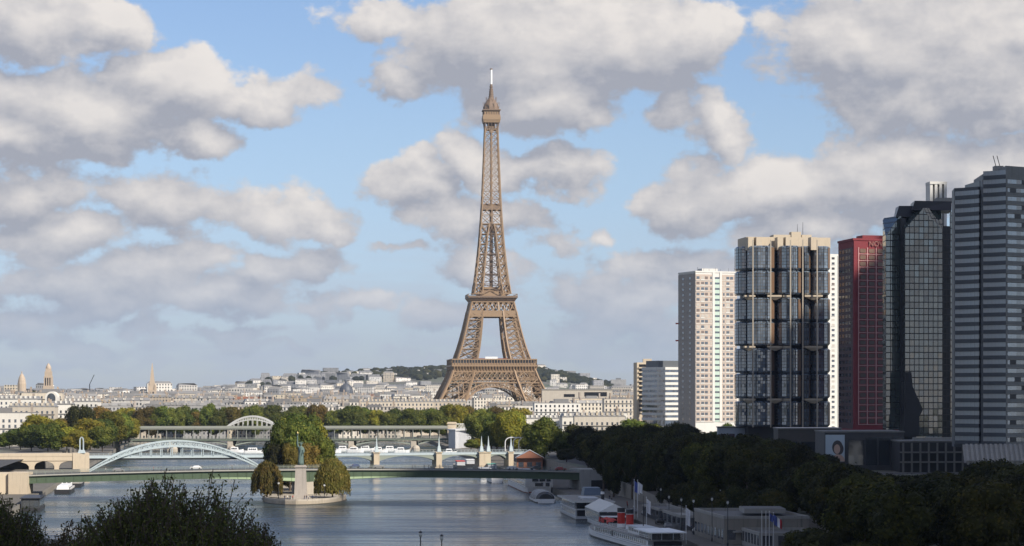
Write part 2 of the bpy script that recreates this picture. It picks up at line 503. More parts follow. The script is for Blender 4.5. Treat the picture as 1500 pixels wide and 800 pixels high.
# raised banks: upper ground, lower quay and the walls between, as closed slabs
YS = [-300, 120, 250, 400, 540, 580, 640, 670, 730, 816, 930, 1040, 1200, 1500, 1850, 2250]
def bank_poly(fn, far, inset):
    edge = [(fn(y) + inset, y) for y in YS]
    return edge, far
def slab(name, edge, farx, z0, z1, mtop, mwall, left):
    mb = MB()
    for i in range(len(edge) - 1):
        a, b = edge[i], edge[i + 1]
        if left:
            mb.face([(farx, a[1], z1), (a[0], a[1], z1), (b[0], b[1], z1), (farx, b[1], z1)], 0)
            mb.wall(a, b, z0, z1, 1)
        else:
            mb.face([(a[0], a[1], z1), (farx, a[1], z1), (farx, b[1], z1), (b[0], b[1], z1)], 0)
            mb.wall(b, a, z0, z1, 1)
    return struct(mb.build(name, [mtop, mwall]))
slab('left_bank_quay', [(bankL(y), y) for y in YS], -460, -3, QUAY_Z, M_quay, M_quaywall, True)
slab('left_bank_ground', [(bankL(y) - (48 if 900 < y < 1190 else 17), y) for y in sorted(YS + [899, 901, 1188, 1191])], -3200, -3, GROUND_Z, M_earth, M_quaywall, True)
slab('right_bank_quay', [(bankR(y), y) for y in YS], 460, -3, QUAY_Z, M_quay, M_quaywall, False)
UPR = [(-400, 68), (540, 66), (580, 74), (670, 73), (730, 62), (823, 50), (930, 38), (1040, 29), (1200, 14), (2400, -75)]
def upR(y):
    for (a, u), (b, v) in zip(UPR, UPR[1:]):
        if a <= y <= b: return u + (v - u) * (y - a) / (b - a)
slab('right_bank_ground', [(upR(y), y) for y in YS], 3200, -3, GROUND_Z, M_earth, M_quaywall, False)

# the far city ground, rising to hills
def sm(a, b, x):
    t = min(1, max(0, (x - a) / (b - a))); return t * t * (3 - 2 * t)
RIDGE = [(-500, 6), (250, 10), (340, 22), (400, 44), (450, 54), (520, 60), (570, 66), (640, 69), (700, 70), (760, 69), (800, 64), (830, 54), (870, 38), (910, 24), (1000, 14), (1300, 8), (2600, 4)]
def ridge(px):
    for (a, u), (b, v) in zip(RIDGE, RIDGE[1:]):
        if a <= px <= b: return u + (v - u) * (px - a) / (b - a)
    return 4
def ter(x, y):
    z = 7 + 17 * sm(2300, 5200, y)
    bump = math.exp(-((y - 6600) / 850) ** 2)
    z += ridge(750 + x * F / max(y, 1)) * bump
    z += 17 * sm(1350, 2300, y) * sm(-250, -520, x) * (1 - sm(2900, 4300, y))
    z += 3.5 * (mnoise.noise(Vector((x / 420, y / 420, 3))))* sm(2300, 3200, y)
    return z
mb = MB(); NX, NY = 90, 70
xs = [-3200 + 6400 * i / NX for i in range(NX + 1)]
ys = [2250.0] + [2250.2 + (9500 - 2250.2) * (j / (NY - 1)) ** 1.25 for j in range(NY)]
for x in (0,):
    mb.v = [(xx, yy, ter(xx, yy) + .3 if j > 0 else -3.5) for j, yy in enumerate(ys) for xx in xs]
    for j in range(NY):
        for i in range(NX):
            a = j * (NX + 1) + i
            mb.f.append((a, a + 1, a + NX + 2, a + NX + 1)); mb.m.append(0); mb.uv.append([(0, 0)] * 4)
struct(mb.build('city_terrain', M_earth, smooth=True))
# the slope of the western hill on the left bank
mb = MB(); NX, NY = 30, 24
xs = [-1200 + 860 * i / NX for i in range(NX + 1)]; ys = [1350 + (2250 - 1350) * j / NY for j in range(NY + 1)]
mb.v = [(xx, yy, ter(xx, yy) + (.2 if 0 < i < NX and j > 0 else -.4)) for j, yy in enumerate(ys) for i, xx in enumerate(xs)]
for j in range(NY):
    for i in range(NX):
        a = j * (NX + 1) + i
        mb.f.append((a, a + 1, a + NX + 2, a + NX + 1)); mb.m.append(0); mb.uv.append([(0, 0)] * 4)
struct(mb.build('hillside_ground', M_earth, smooth=True))

# island: long narrow bank with a rounded stone prow under the statue
def islx(y): return X(442, 868) - (y - 868) * .078
mb = MB()
prow = []
for k in range(0, 13):
    a = math.pi + math.pi * k / 12
    prow.append((X(442, 880) + 14.3 * math.cos(a), 897 + 41 * math.sin(a)))
right = [(islx(y) + w, y) for y, w in ((905, 14.2), (940, 11), (1000, 8), (1200, 7), (1640, 7))]
left = [(islx(y) - w, y) for y, w in ((1640, 7), (1200, 7), (1000, 8), (940, 11), (905, 14.2))]
ISZ = 1.3
mb.prism(prow + right + left, -3, ISZ, 0, 1)
for k_, (w_, z_) in enumerate(((1.02, .28),)):
    mb.prism([((x - X(442, 880)) * w_ + X(442, 880), (y - 897) * w_ + 897 if y < 897 else y) for x, y in prow + right[:1] + left[-1:]], -3, z_, 2)
struct(mb.build('island_bank', [plain('island_stone', (.40, .345, .27), .9, var=.25, scale=.35, stain=.5), plain('island_gravel', (.33, .29, .23), .9, var=.2), plain('wet_stone', (.10, .09, .07), .5, var=.3)]))
mb = MB()   # low parapet that follows the prow
for a, b in zip(prow + right[:2], (prow + right[:2])[1:]):
    mb.bar((a[0] * .99 - .7, a[1] + .5, ISZ + .3), (b[0] * .99 - .7, b[1] + .5, ISZ + .3), .4, .6)
tag(mb.build('parapet', M_stone, loc=(X(442, 868), 858, ISZ)), 'low curved stone parapet round the tip of the island', 'parapet')
# shoulders of road on the right bank
mb = MB(); 
for y0, y1 in zip(YS[:-1], YS[1:]):
    mb.face([(upR(y0) + 5, y0, GROUND_Z + .004), (upR(y0) + 19, y0, GROUND_Z + .004), (upR(y1) + 19, y1, GROUND_Z + .004), (upR(y1) + 5, y1, GROUND_Z + .004)])
struct(mb.build('embankment_road', M_asphalt))
mb = MB()
for y0, y1 in zip(YS[:-1], YS[1:]):
    mb.face([(bankL(y0) - 40, y0, GROUND_Z + .004), (bankL(y0) - 26, y0, GROUND_Z + .004), (bankL(y1) - 26, y1, GROUND_Z + .004), (bankL(y1) - 40, y1, GROUND_Z + .004)])
struct(mb.build('riverside_road', M_asphalt))
# ------------------------------------------------------------------ the iron lattice tower
TY = 2274.0; TX = X(719.5, TY); TZ = 5.6
M_iron = plain('iron_paint', (.30, .205, .126), .6, var=.10, scale=.05)
M_iron2 = plain('iron_paint_deep', (.19, .133, .095), .65, var=.10, scale=.05)
tower = thing('lattice_tower', 'tall tapering brown iron lattice tower with two wide platforms and a white mast', 'tower', (0, 0, 0))
PROF = [(0, 62.5), (12, 55.5), (20, 51.2), (30, 46.0), (40, 40.8), (50, 36.6), (57, 34.2), (63, 31.6), (72, 28.6), (82, 25.8), (92, 23.4), (102, 21.2), (112, 19.2), (117, 18.0),
        (121, 16.2), (130, 14.8), (140, 13.5), (150, 12.4), (160, 11.3), (170, 10.5), (180, 9.7), (190, 9.0), (200, 8.4), (215, 7.7), (230, 7.1), (245, 6.5), (260, 6.0), (276, 5.5)]
LEGW = [(0, 25.5), (20, 23), (40, 20), (57, 17.8), (63, 17.2), (82, 14.6), (102, 12.0), (112, 11.0), (121, 7.0), (150, 6.3), (175, 6.6), (192, 8.4), (300, 5.5)]
def ip(tab, z):
    for (a, u), (b, v) in zip(tab, tab[1:]):
        if a <= z <= b: return u + (v - u) * (z - a) / (b - a)
    return tab[-1][1]
def ho(z): return ip(PROF, z)
def hi(z): return max(0.0, ho(z) - ip(LEGW, z))

def leg_part(levels, sx, sy, wmain, wbr, dbl=True):
    mb = MB()
    def corner(k, z):
        o, i = ho(z), hi(z)
        return Vector((sx * (o if k in (0, 1) else i), sy * (o if k in (0, 3) else i), z))
    for z0, z1 in zip(levels, levels[1:]):
        for k in range(4):
            a0, b0, a1, b1 = corner(k, z0), corner((k + 1) % 4, z0), corner(k, z1), corner((k + 1) % 4, z1)
            mb.bar(a0, a1, wmain)
            mb.bar(a0, b1, wbr); mb.bar(b0, a1, wbr)
            mb.bar(a1, b1, wbr * 1.15)
            if dbl:   # thin secondary lacing
                m0, m1 = (a0 + a1) / 2, (b0 + b1) / 2
                c = (a0 + b0 + a1 + b1) / 4
                mb.bar(m0, m1, wbr * .55)
                mb.bar((a0 + b0) / 2, m0, wbr * .5); mb.bar((a0 + b0) / 2, m1, wbr * .5)
                mb.bar((a1 + b1) / 2, m0, wbr * .5); mb.bar((a1 + b1) / 2, m1, wbr * .5)
    return mb
LOW = [4, 18, 32, 45, 56]; MID = [62, 71, 80, 89, 97, 105]
for sx in (-1, 1):
    for sy in (-1, 1):
        leg_part(LOW, sx, sy, 1.75, .62).build('lower_leg', M_iron, tower)
        leg_part(MID, sx, sy, 1.4, .52).build('middle_leg', M_iron, tower)
        for k in range(4):
            mb = MB()
            cx = sx * (62.5 - (0 if k in (0, 1) else 25.5)); cy = sy * (62.5 - (0 if k in (0, 3) else 25.5))
            mb.taper(rect((cx, cy), 10, 10), -2, rect((cx - sx * 1.5, cy - sy * 1.5), 5.5, 5.5), 4.5)
            mb.build('masonry_pier', M_stone, tower)

def on_side(side, u, d, z):
    """u along the face, d distance of the face from the axis"""
    return {0: (u, -d, z), 1: (d, u, z), 2: (-u, d, z), 3: (-d, -u, z)}[side]
for side in range(4):
    # great arch between the legs
    mb = MB(); prev = None; n = 30
    for k in range(n + 1):
        a = R(12) + R(156) * k / n
        ri, ro = 34.3, 38.2
        zi, zo = 3.2 + ri * math.sin(a), 3.2 + ro * math.sin(a)
        di, do = ho(max(zi, 1)) - .6, ho(max(zo, 1)) - .6
        pi_ = Vector(on_side(side, -ri * math.cos(a), di, zi)); po = Vector(on_side(side, -ro * math.cos(a), do, zo))
        pin = Vector(on_side(side, -ri * math.cos(a), di - 4.5, zi))
        if prev:
            mb.bar(prev[0], pi_, 1.3, 1.0); mb.bar(prev[1], po, 1.1, .9)
            mb.bar(prev[0], po, .42); mb.bar(prev[1], pi_, .42)
            mb.face([tuple(prev[0]), tuple(pi_), tuple(pin), tuple(prev[2])]); mb.face([tuple(prev[2]), tuple(pin), tuple(pi_), tuple(prev[0])])
        mb.bar(pi_, po, .5)
        # spandrel posts rise to the girder
        if k % 2 == 0 and 3 < k < n - 3:
            ztop = 41.2
            if zo < ztop - .8:
                mb.bar(po, on_side(side, -ro * math.cos(a), ho(ztop) - .6, ztop), .65)
        prev = (pi_, po, pin)
    mb.build('arch', M_iron, tower)
    # trellis girder below the first platform
    mb = MB()
    for z, w in ((41.0, 1.1), (43.6, .8), (50.6, 1.1)):
        d = ho(z) - .2; mb.bar(on_side(side, -d, d, z), on_side(side, d, d, z), 1.0, w)
    n = 17
    for k in range(n):
        def gp(t, z):
            d = ho(z) - .3; return on_side(side, -d + 2 * d * t, d, z)
        t0, t1 = k / n, (k + 1) / n
        mb.bar(gp(t0, 43.6), gp(t1, 50.6), .55); mb.bar(gp(t1, 43.6), gp(t0, 50.6), .55)
        mb.bar(gp(t0, 43.6), gp(t0, 50.6), .4)
        mb.bar(gp(t0, 41.0), gp((t0 + t1) / 2, 43.6), .34); mb.bar(gp(t1, 41.0), gp((t0 + t1) / 2, 43.6), .34)
    mb.build('trellis_girder', M_iron, tower)
    # frieze of brackets and the glazed gallery of the first platform
    mb = MB()
    d = 35.9; mb.bar(on_side(side, -d, d - .5, 53.2), on_side(side, d, d - .5, 53.2), 2.0, 4.6)
    for k in range(28):
        u = -35.4 + 70.8 * k / 27
        mb.bar(on_side(side, u, d, 51.3), on_side(side, u, d + 1.6, 55.4), 1.15, 1.4)
    mb.build('frieze', M_iron, tower)
    mb = MB()
    mb.bar(on_side(side, -37.6, 37.3, 56.0), on_side(side, 37.6, 37.3, 56.0), 1.4, 1.3)
    mb.bar(on_side(side, -37.6, 37.2, 61.6), on_side(side, 37.6, 37.2, 61.6), 1.2, 1.0)
    for k in range(31):
        u = -37.4 + 74.8 * k / 30
        mb.bar(on_side(side, u, 37.4, 56.6), on_side(side, u, 37.4, 61.2), .5)
    mb.bar(on_side(side, -37.3, 36.9, 57.5), on_side(side, 37.3, 36.9, 57.5), .3, 1.7)
    gal = mb.build('gallery', M_iron, tower)
    mb = MB(); mb.bar(on_side(side, -36.2, 35.6, 59.1), on_side(side, 36.2, 35.6, 59.1), .3, 4.6)
    mb.build('gallery_glazing', glass('gallery_glass', (.05, .045, .045), .15), gal)
mb = MB()
for a, b in (((-37.5, 37.5), (-37.5, -15)), ((-37.5, 37.5), (15, 37.5)), ((-37.5, -15), (-14.99, 14.99)), ((15, 37.5), (-14.99, 14.99))):
    mb.box(a[0], a[1], b[0], b[1], 55.2, 56.2)
p1 = mb.build('first_platform', M_iron2, tower)
M_red = plain('red_cladding', (.26, .06, .04), .5)
mb = MB(); mb.box(-19, 19, -30, -24, 57, 62.6, 0, 1)
mb.build('pavilion', [M_red, M_iron2], p1)
mb = MB(); mb.box(-19, 19, 24, 30, 57, 62.6, 0, 1); mb.build('pavilion', [M_red, M_iron2], p1)
mb = MB(); mb.box(-8, 3, -34.2, -33.8, 60.4, 64.0); mb.build('white_screen', plain('white_sheet', (.8, .8, .8), .6), p1)

# second platform: top girder of the middle stage and the overhanging deck
for side in range(4):
    mb = MB()
    for z, w in ((100.2, 1.2), (104.6, 1.2), (113.0, 1.1)):
        d = ho(z) - .1; mb.bar(on_side(side, -d, d, z), on_side(side, d, d, z), 1.0, w)
    d = ho(102) - .2; mb.bar(on_side(side, -d, d, 102.4), on_side(side, d, d, 102.4), .4, 3.4)
    n = 8
    for k in range(n):
        def gp2(t, z):
            d = ho(z) - .3; return on_side(side, -d + 2 * d * t, d, z)
        t0, t1 = k / n, (k + 1) / n
        mb.bar(gp2(t0, 105), gp2(t1, 113), .75); mb.bar(gp2(t1, 105), gp2(t0, 113), .75)
        mb.bar(gp2(t0, 105), gp2(t0, 113), 1.4 if k in (0, 3, 5) else .5)
    mb.bar(gp2(1, 105), gp2(1, 113), 1.2)
    mb.build('upper_girder', M_iron, tower)
mb = MB()
mb.taper(rect((0, 0), 38.5, 38.5), 113.2, rect((0, 0), 43.5, 43.5), 116.6, 0); mb.prism(rect((0, 0), 43.9, 43.9), 116.6, 118.2, 0)
p2 = mb.build('second_platform', M_iron2, tower)
mb = MB()
for a, b in (((-21.8, -21.8), (21.8, -21.8)), ((21.8, -21.8), (21.8, 21.8)), ((21.8, 21.8), (-21.8, 21.8)), ((-21.8, 21.8), (-21.8, -21.8))):
    mb.bar((*a, 119.9), (*b, 119.9), .35)
    for k in range(13):
        x = a[0] + (b[0] - a[0]) * k / 12; y = a[1] + (b[1] - a[1]) * k / 12
        mb.bar((x, y, 118.2), (x, y, 119.9), .22)
mb.build('railing', M_iron, p2)
mb = MB(); mb.box(-13, 13, -13, 13, 118.2, 122.5); mb.box(-10, 10, -10, 10, 122.5, 126.5)
mb.build('pavilion', M_iron, p2)

# upper shaft
UP = [121, 129, 138, 147, 156, 165, 174, 183]
for sx in (-1, 1):
    for sy in (-1, 1): leg_part([120.5] + UP, sx, sy, 1.05, .5, False).build('upper_leg', M_iron, tower)
mb = MB()
for z0, z1 in zip(UP, UP[1:]):
    for side in range(4):
        a0, b0 = on_side(side, -hi(z0), ho(z0) - .2, z0), on_side(side, hi(z0), ho(z0) - .2, z0)
        a1, b1 = on_side(side, -hi(z1), ho(z1) - .2, z1), on_side(side, hi(z1), ho(z1) - .2, z1)
        mb.bar(a0, b1, .5); mb.bar(b0, a1, .5); mb.bar(a1, b1, .6)
mb.box(-1.4, 1.4, -1.4, 1.4, 121, 196)   # lift shaft core
for z in [126 + 6 * k for k in range(12)]:
    w = max(2.6, hi(z)); mb.bar((-w, 0, z), (w, 0, z), .5); mb.bar((0, -w, z), (0, w, z), .5)
mb.build('shaft_bracing', M_iron2, tower)
mb = MB(); zz = 183.0; lv = [zz]
while zz < 268: zz += max(4.6, ho(zz) * .86); lv.append(zz)
lv[-1] = 270
for z0, z1 in zip(lv, lv[1:]):
    for side in range(4):
        for t0, t1 in ((-1, 0), (0, 1)):
            d0, d1 = ho(z0), ho(z1)
            a0, b0 = on_side(side, t0 * d0, d0, z0), on_side(side, t1 * d0, d0, z0)
            a1, b1 = on_side(side, t0 * d1, d1, z1), on_side(side, t1 * d1, d1, z1)
            mb.bar(a0, b1, .54); mb.bar(b0, a1, .54); mb.bar(a1, b1, .5)
        mb.bar(on_side(side, -ho(z0), ho(z0), z0), on_side(side, -ho(z1), ho(z1), z1), 1.0)
        mb.bar(on_side(side, 0, ho(z0), z0), on_side(side, 0, ho(z1), z1), .85)
mb.build('upper_shaft', M_iron, tower)
mb = MB(); mb.box(-.9, .9, -.9, .9, 183, 270); mb.build('lift_shaft', M_iron2, tower)
mb = MB(); mb.prism(rect((0, 0), 17.6, 17.6), 195.5, 198.5); mb.prism(rect((0, 0), 14, 14), 198.5, 201); mb.build('intermediate_platform', M_iron2, tower)
# top: cabin, dome, mast
mb = MB()
mb.prism(rect((0, 0), 6, 6), 268, 274); mb.prism(rect((0, 0), 11.6, 11.6), 267.4, 268.4)
for k in range(-2, 3):
    for side in range(4): mb.bar(on_side(side, k * 2.6, 5.9, 268), on_side(side, k * 2.9, 6.6, 274.4), .6)
mb.build('cabin_brackets', M_iron2, tower)
mb = MB(); mb.taper(rect((0, 0), 14.4, 14.4), 273.6, rect((0, 0), 15.4, 15.4), 276); mb.prism(rect((0, 0), 15.8, 15.8), 276, 279.2)
mb.prism(rect((0, 0), 15.2, 15.2), 279.2, 280.6); mb.prism(rect((0, 0), 13.6, 13.6), 280.6, 284.4)
cab = mb.build('summit_cabin', M_iron, tower)
mb = MB(); mb.prism(rect((0, 0), 15.9, 15.9), 284.4, 285.4)
for k in range(7):
    for side in range(4): mb.bar(on_side(side, -6.6 + 2.2 * k, 7.1, 280.6), on_side(side, -6.6 + 2.2 * k, 7.1, 284.6), .4)
mb.build('cabin_roof', M_iron2, cab)
mb = MB(); mb.lathe(0, 0, [(7.2, 285.4), (6.9, 288), (6.0, 290.6), (4.4, 293.2), (2.9, 295.2), (2.1, 297), (1.8, 301), (1.5, 304)], 10)
for k in range(10):
    a = 2 * math.pi * k / 10; c, s_ = math.cos(a), math.sin(a)
    mb.bar((7 * c, 7 * s_, 285.4), (7.3 * c, 7.3 * s_, 292.5), .35); mb.bar((4.5 * c, 4.5 * s_, 292), (4.9 * c, 4.9 * s_, 297), .3)
mb.build('dome', M_iron2, tower)
mb = MB(); mb.tube((0, 0, 302), (0, 0, 308.5), 1.25, 1.1, 8)
for k in range(5): mb.tube((0, 0, 297 + 2.2 * k), (0, 0, 297.7 + 2.2 * k), 2.4 - .2 * k, 2.4 - .2 * k, 8)
mast = mb.build('mast', M_iron2, tower)
mb = MB(); mb.tube((0, 0, 308.5), (0, 0, 321.6), 1.05, 1.0, 10); mb.tube((0, 0, 321.6), (0, 0, 322.6), 1.2, 1.2, 10, 1)
mb.build('white_antenna', [plain('antenna_white', (.82, .82, .80), .4), M_iron2], mast)
tower.location = (TX, TY, TZ); tower.rotation_euler = (0, 0, R(5))
# ------------------------------------------------------------------ cloud added out of view, its outline cut to shade the foreground (high above, behind and right of the camera)
def shade_cloud():
    alt = 560.0; off = SUN_DIR.xy / SUN_DIR.z * alt
    shade = [(-330, -200), (-330, 480), (-200, 600), (-120, 690), (-78, 745), (-62, 850), (-40, 960), (0, 1110), (3, 1222), (16, 1252), (40, 1248), (74, 1262), (75, 1292), (66, 1322), (80, 1352), (150, 1400), (420, 1420), (620, 1100), (620, -200)]
    poly = [(x + off.x, y + off.y) for x, y in shade]
    def edge_dist(x, y):
        inside = False; best = 1e9
        for i in range(len(poly)):
            (x1, y1), (x2, y2) = poly[i], poly[(i + 1) % len(poly)]
            if (y1 > y) != (y2 > y) and x < (x2 - x1) * (y - y1) / (y2 - y1) + x1: inside = not inside
            dx_, dy_ = x2 - x1, y2 - y1
            t = max(0, min(1, ((x - x1) * dx_ + (y - y1) * dy_) / (dx_ * dx_ + dy_ * dy_)))
            best = min(best, math.hypot(x - x1 - t * dx_, y - y1 - t * dy_))
        return best if inside else -best
    st = 9.0
    x0, x1 = min(p[0] for p in poly) - 30, max(p[0] for p in poly) + 30
    y0, y1 = min(p[1] for p in poly) - 30, max(p[1] for p in poly) + 30
    nx, ny = int((x1 - x0) / st), int((y1 - y0) / st)
    idx = {}; mb = MB()
    def vert(i, j, top):
        k = (i, j, top)
        if k not in idx:
            x, y = x0 + i * st, y0 + j * st
            d = edge_dist(x, y) + 7 * mnoise.noise(Vector((x / 45, y / 45, 0))) + 4 * mnoise.noise(Vector((x / 17, y / 17, 5)))
            th = 0 if d < 3 else min(34, 3.2 * (d ** .5))
            z = alt + (th * (1 + .7 * mnoise.noise(Vector((x / 90, y / 90, 2)))) if top else -.18 * th * (1 + mnoise.noise(Vector((x / 60, y / 60, 7)))))
            idx[k] = (len(mb.v), d); mb.v.append((x, y, z))
        return idx[k]
    for i in range(nx):
        for j in range(ny):
            c = [vert(i, j, 1), vert(i + 1, j, 1), vert(i + 1, j + 1, 1), vert(i, j + 1, 1)]
            if min(q[1] for q in c) < 0: continue
            mb.f.append(tuple(q[0] for q in c)); mb.m.append(0); mb.uv.append([(0, 0)] * 4)
            c = [vert(i, j, 0), vert(i, j + 1, 0), vert(i + 1, j + 1, 0), vert(i + 1, j, 0)]
            mb.f.append(tuple(q[0] for q in c)); mb.m.append(0); mb.uv.append([(0, 0)] * 4)
    o = mb.build('unseen_shade_cloud', plain('cloud_white', (.85, .85, .86), 1.0, var=.03, scale=.02), smooth=True)
    return struct(o)
shade_cloud()

# ------------------------------------------------------------------ bridges
M_green = plain('bridge_green', (.07, .105, .062), .55, var=.14, scale=.08, stain=.25)
M_greenlit = plain('bridge_green_lit', (.36, .46, .28), .55, var=.1, scale=.08)  # girder green brightened as if lit, for the haunch strips
M_steelblue = plain('pale_blue_steel', (.47, .545, .57), .5, var=.08, scale=.1, stain=.2)
M_greysteel = plain('grey_green_steel', (.26, .29, .25), .55, var=.12, scale=.1)
M_deck = plain('pale_deck', (.36, .35, .32), .85, var=.15, scale=.1)
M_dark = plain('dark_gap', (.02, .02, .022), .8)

class Line:
    """straight course between two plan points; at(t) in metres along, off to the right side"""
    def __init__(s, a, b):
        s.a, s.b = Vector((*a, 0)), Vector((*b, 0)); s.L = (s.b - s.a).length; s.t = (s.b - s.a) / s.L; s.n = Vector((s.t.y, -s.t.x, 0))
    def at(s, u, off=0, z=0):
        p = s.a + s.t * u + s.n * off; return Vector((p.x, p.y, z))
def ribbon(mb, line, u0, u1, o0, o1, z0f, z1f, n, m=0, mtop=None):
    """box-section ribbon from u0 to u1 whose bottom / top heights follow functions of u"""
    for k in range(n):
        a, b = u0 + (u1 - u0) * k / n, u0 + (u1 - u0) * (k + 1) / n
        pa = [line.at(a, o0, z0f(a)), line.at(a, o1, z0f(a)), line.at(a, o1, z1f(a)), line.at(a, o0, z1f(a))]
        pb = [line.at(b, o0, z0f(b)), line.at(b, o1, z0f(b)), line.at(b, o1, z1f(b)), line.at(b, o0, z1f(b))]
        mt = m if mtop is None else mtop
        mb.face([pa[2], pa[3], pb[3], pb[2]][::-1], mt)
        mb.face([pa[0], pa[1], pb[1], pb[0]][::-1], m)
        mb.face([pa[1], pa[2], pb[2], pb[1]][::-1], m, [(a, 0), (a, 1), (b, 1), (b, 0)][::-1])
        mb.face([pa[3], pa[0], pb[0], pb[3]][::-1], m)
        if k == 0: mb.face(pa, m)
        if k == n - 1: mb.face(pb[::-1], m)

# green girder road bridge behind the statue
GL = Line((X(40, 905), 905), (X(842, 945), 945))
isl_u = (Vector((islx(925), 925, 0)) - GL.a).dot(GL.t)
def g_top(u): t = u / GL.L; return 8.8 + 1.5 * (1 - (2 * t - 1) ** 2)
def g_bot(u):
    d = abs(u - isl_u)
    return g_top(u) - (2.95 + 1.6 * max(0, 1 - d / 36) ** 1.4)
gb = thing('road_bridge', 'long green steel girder road bridge crossing behind the statue', 'bridge', tuple(GL.at(0, 0, GROUND_Z)))
mb = MB(); ribbon(mb, GL, 0, GL.L, -8, 8, lambda u: g_top(u) - .45, lambda u: g_top(u), 40, 0, 1); mb.build('deck', [M_deck, M_asphalt], gb)
for o in (7.0, 2.4, -2.4, -7.0):
    mb = MB(); ribbon(mb, GL, 0, GL.L, o - .3, o + .3, g_bot, lambda u: g_top(u) - .45, 60)
    ribbon(mb, GL, 0, GL.L, o - .65, o + .65, lambda u: g_bot(u) - .12, g_bot, 60)
    n = 62
    for k in range(n + 1):
        u = GL.L * k / n
        mb.bar(GL.at(u, o + .36, g_bot(u)), GL.at(u, o + .36, g_top(u) - .45), .12)
    mb.build('girder', M_green, gb)
for o in (7.34, -7.34):  # pale strips: light reflected onto the soffit, put into the colour
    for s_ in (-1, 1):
        mb = MB(); ribbon(mb, GL, isl_u + s_ * 3.2, isl_u + s_ * 35, o - .04, o + .04, lambda u: g_bot(u) + .02, lambda u: g_bot(u) + .05 + 1.2 * max(0, 1 - abs(u - isl_u) / 36) ** .8, 16); mb.build('lit_haunch_strip', M_greenlit, gb)
for o in (7.85, -7.85):
    mb = MB(); n = 130
    for k in range(n + 1):
        u = GL.L * k / n
        if k % 2 == 0: mb.bar(GL.at(u, o, g_top(u)), GL.at(u, o, g_top(u) + 1.05), .10)
        if k < n:
            v = GL.L * (k + 1) / n
            for zz in (1.05, .7, .35): mb.bar(GL.at(u, o, g_top(u) + zz), GL.at(v, o, g_top(v) + zz), .09 if zz > 1 else .05)
    mb.build('railing', M_greysteel, gb)
mb = MB(); ribbon(mb, GL, isl_u - 3, isl_u + 3, -8, 8, lambda u: 1.0, lambda u: g_bot(u) - .15, 2); mb.build('pier', M_stone, gb)
mb = MB(); ribbon(mb, GL, -11.5, 0, -9, 9, lambda u: -3, lambda u: g_top(0) + .6, 2); mb.box(X(38, 905) - 4, X(38, 905) + 2.5, 893.5, 905, -3, 9.8)
mb.build('abutment', M_cream, gb)
mb = MB(); ribbon(mb, GL, GL.L + .01, GL.L + 13, -9, 9.2, lambda u: 0, lambda u: g_top(GL.L) + .8, 2)
mb.build('abutment', plain('grey_render', (.34, .34, .33), .85, stain=.4), gb)
mb = MB(); u = GL.L + 7.5; ribbon(mb, GL, u - 3.4, u + 4, 9.2, 9.45, lambda u: 2.4, lambda u: 5.6, 1); mb.build('doorway', M_dark, gb)
# approach roads of the bridge on both banks
mb = MB(); ribbon(mb, GL, GL.L + 13, GL.L + 200, -8, 8, lambda u: GROUND_Z - .5, lambda u: max(GROUND_Z + .02, g_top(GL.L) - (u - GL.L) * .02), 6); struct(mb.build('bridge_approach_road', M_asphalt))

# railway viaduct: stone arches, white bowstring arch, steel spans on stone piers
RL = Line((X(-20, 1180), 1180), (X(790, 1235), 1235))
def ru(px):
    lo, hi_ = 0, RL.L
    for _ in range(40):
        m_ = (lo + hi_) / 2; p = RL.at(m_)
        if 750 + p.x * F / p.y < px: lo = m_
        else: hi_ = m_
    return lo
rv = thing('railway_viaduct', 'railway viaduct with stone arches at one end and steel spans on stone piers', 'bridge', tuple(RL.at(0, 0, 0)))
u_arch0, u_arch1 = ru(130), ru(386)
zr = 8.3
mb = MB()   # stone part with three openings
ops = [(ru(-5), ru(42)), (ru(50), ru(79)), (ru(86), ru(117))]
zb, zs, zc = -1, 3.6, 6.2
def stone(u0, u1, z0, z1, o=5.2): ribbon(mb, RL, u0, u1, -o, o, lambda u: z0, lambda u: z1, 1)
edges = [ru(-20)] + [e for o in ops for e in o] + [u_arch0]
for k in range(0, len(edges), 2): stone(edges[k], edges[k + 1], zb, zc + .01)
for (a, b) in ops:
    n = 14
    ribbon(mb, RL, a, b, -5.2, 5.2, lambda u: zs + (zc - .25 - zs) * math.sqrt(max(0, 1 - ((u - (a + b) / 2) / ((b - a) / 2)) ** 2)), lambda u: zc + .008, n)
stone(ru(-20), u_arch0, zc, 8.3, 5.5); stone(ru(-20), u_arch0, 8.3, 9.6, 5.62); stone(ru(106), u_arch0 + .02, -1, 9.75, 5.9)
mb.build('stone_arcade', M_cream, rv)
mb = MB(); ribbon(mb, RL, u_arch0, u_arch1 + 2, -4.6, 4.6, lambda u: zr - 1.1, lambda u: zr, 1)
mb.build('deck', M_steelblue, rv)
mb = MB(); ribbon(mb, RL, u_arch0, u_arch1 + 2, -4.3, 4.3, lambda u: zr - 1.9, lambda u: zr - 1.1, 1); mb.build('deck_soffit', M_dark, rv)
uc, half = (u_arch0 + u_arch1) / 2, (u_arch1 - u_arch0) / 2
def az_(u, rise): return 1.0 + rise * (1 - ((u - uc) / half) ** 2)
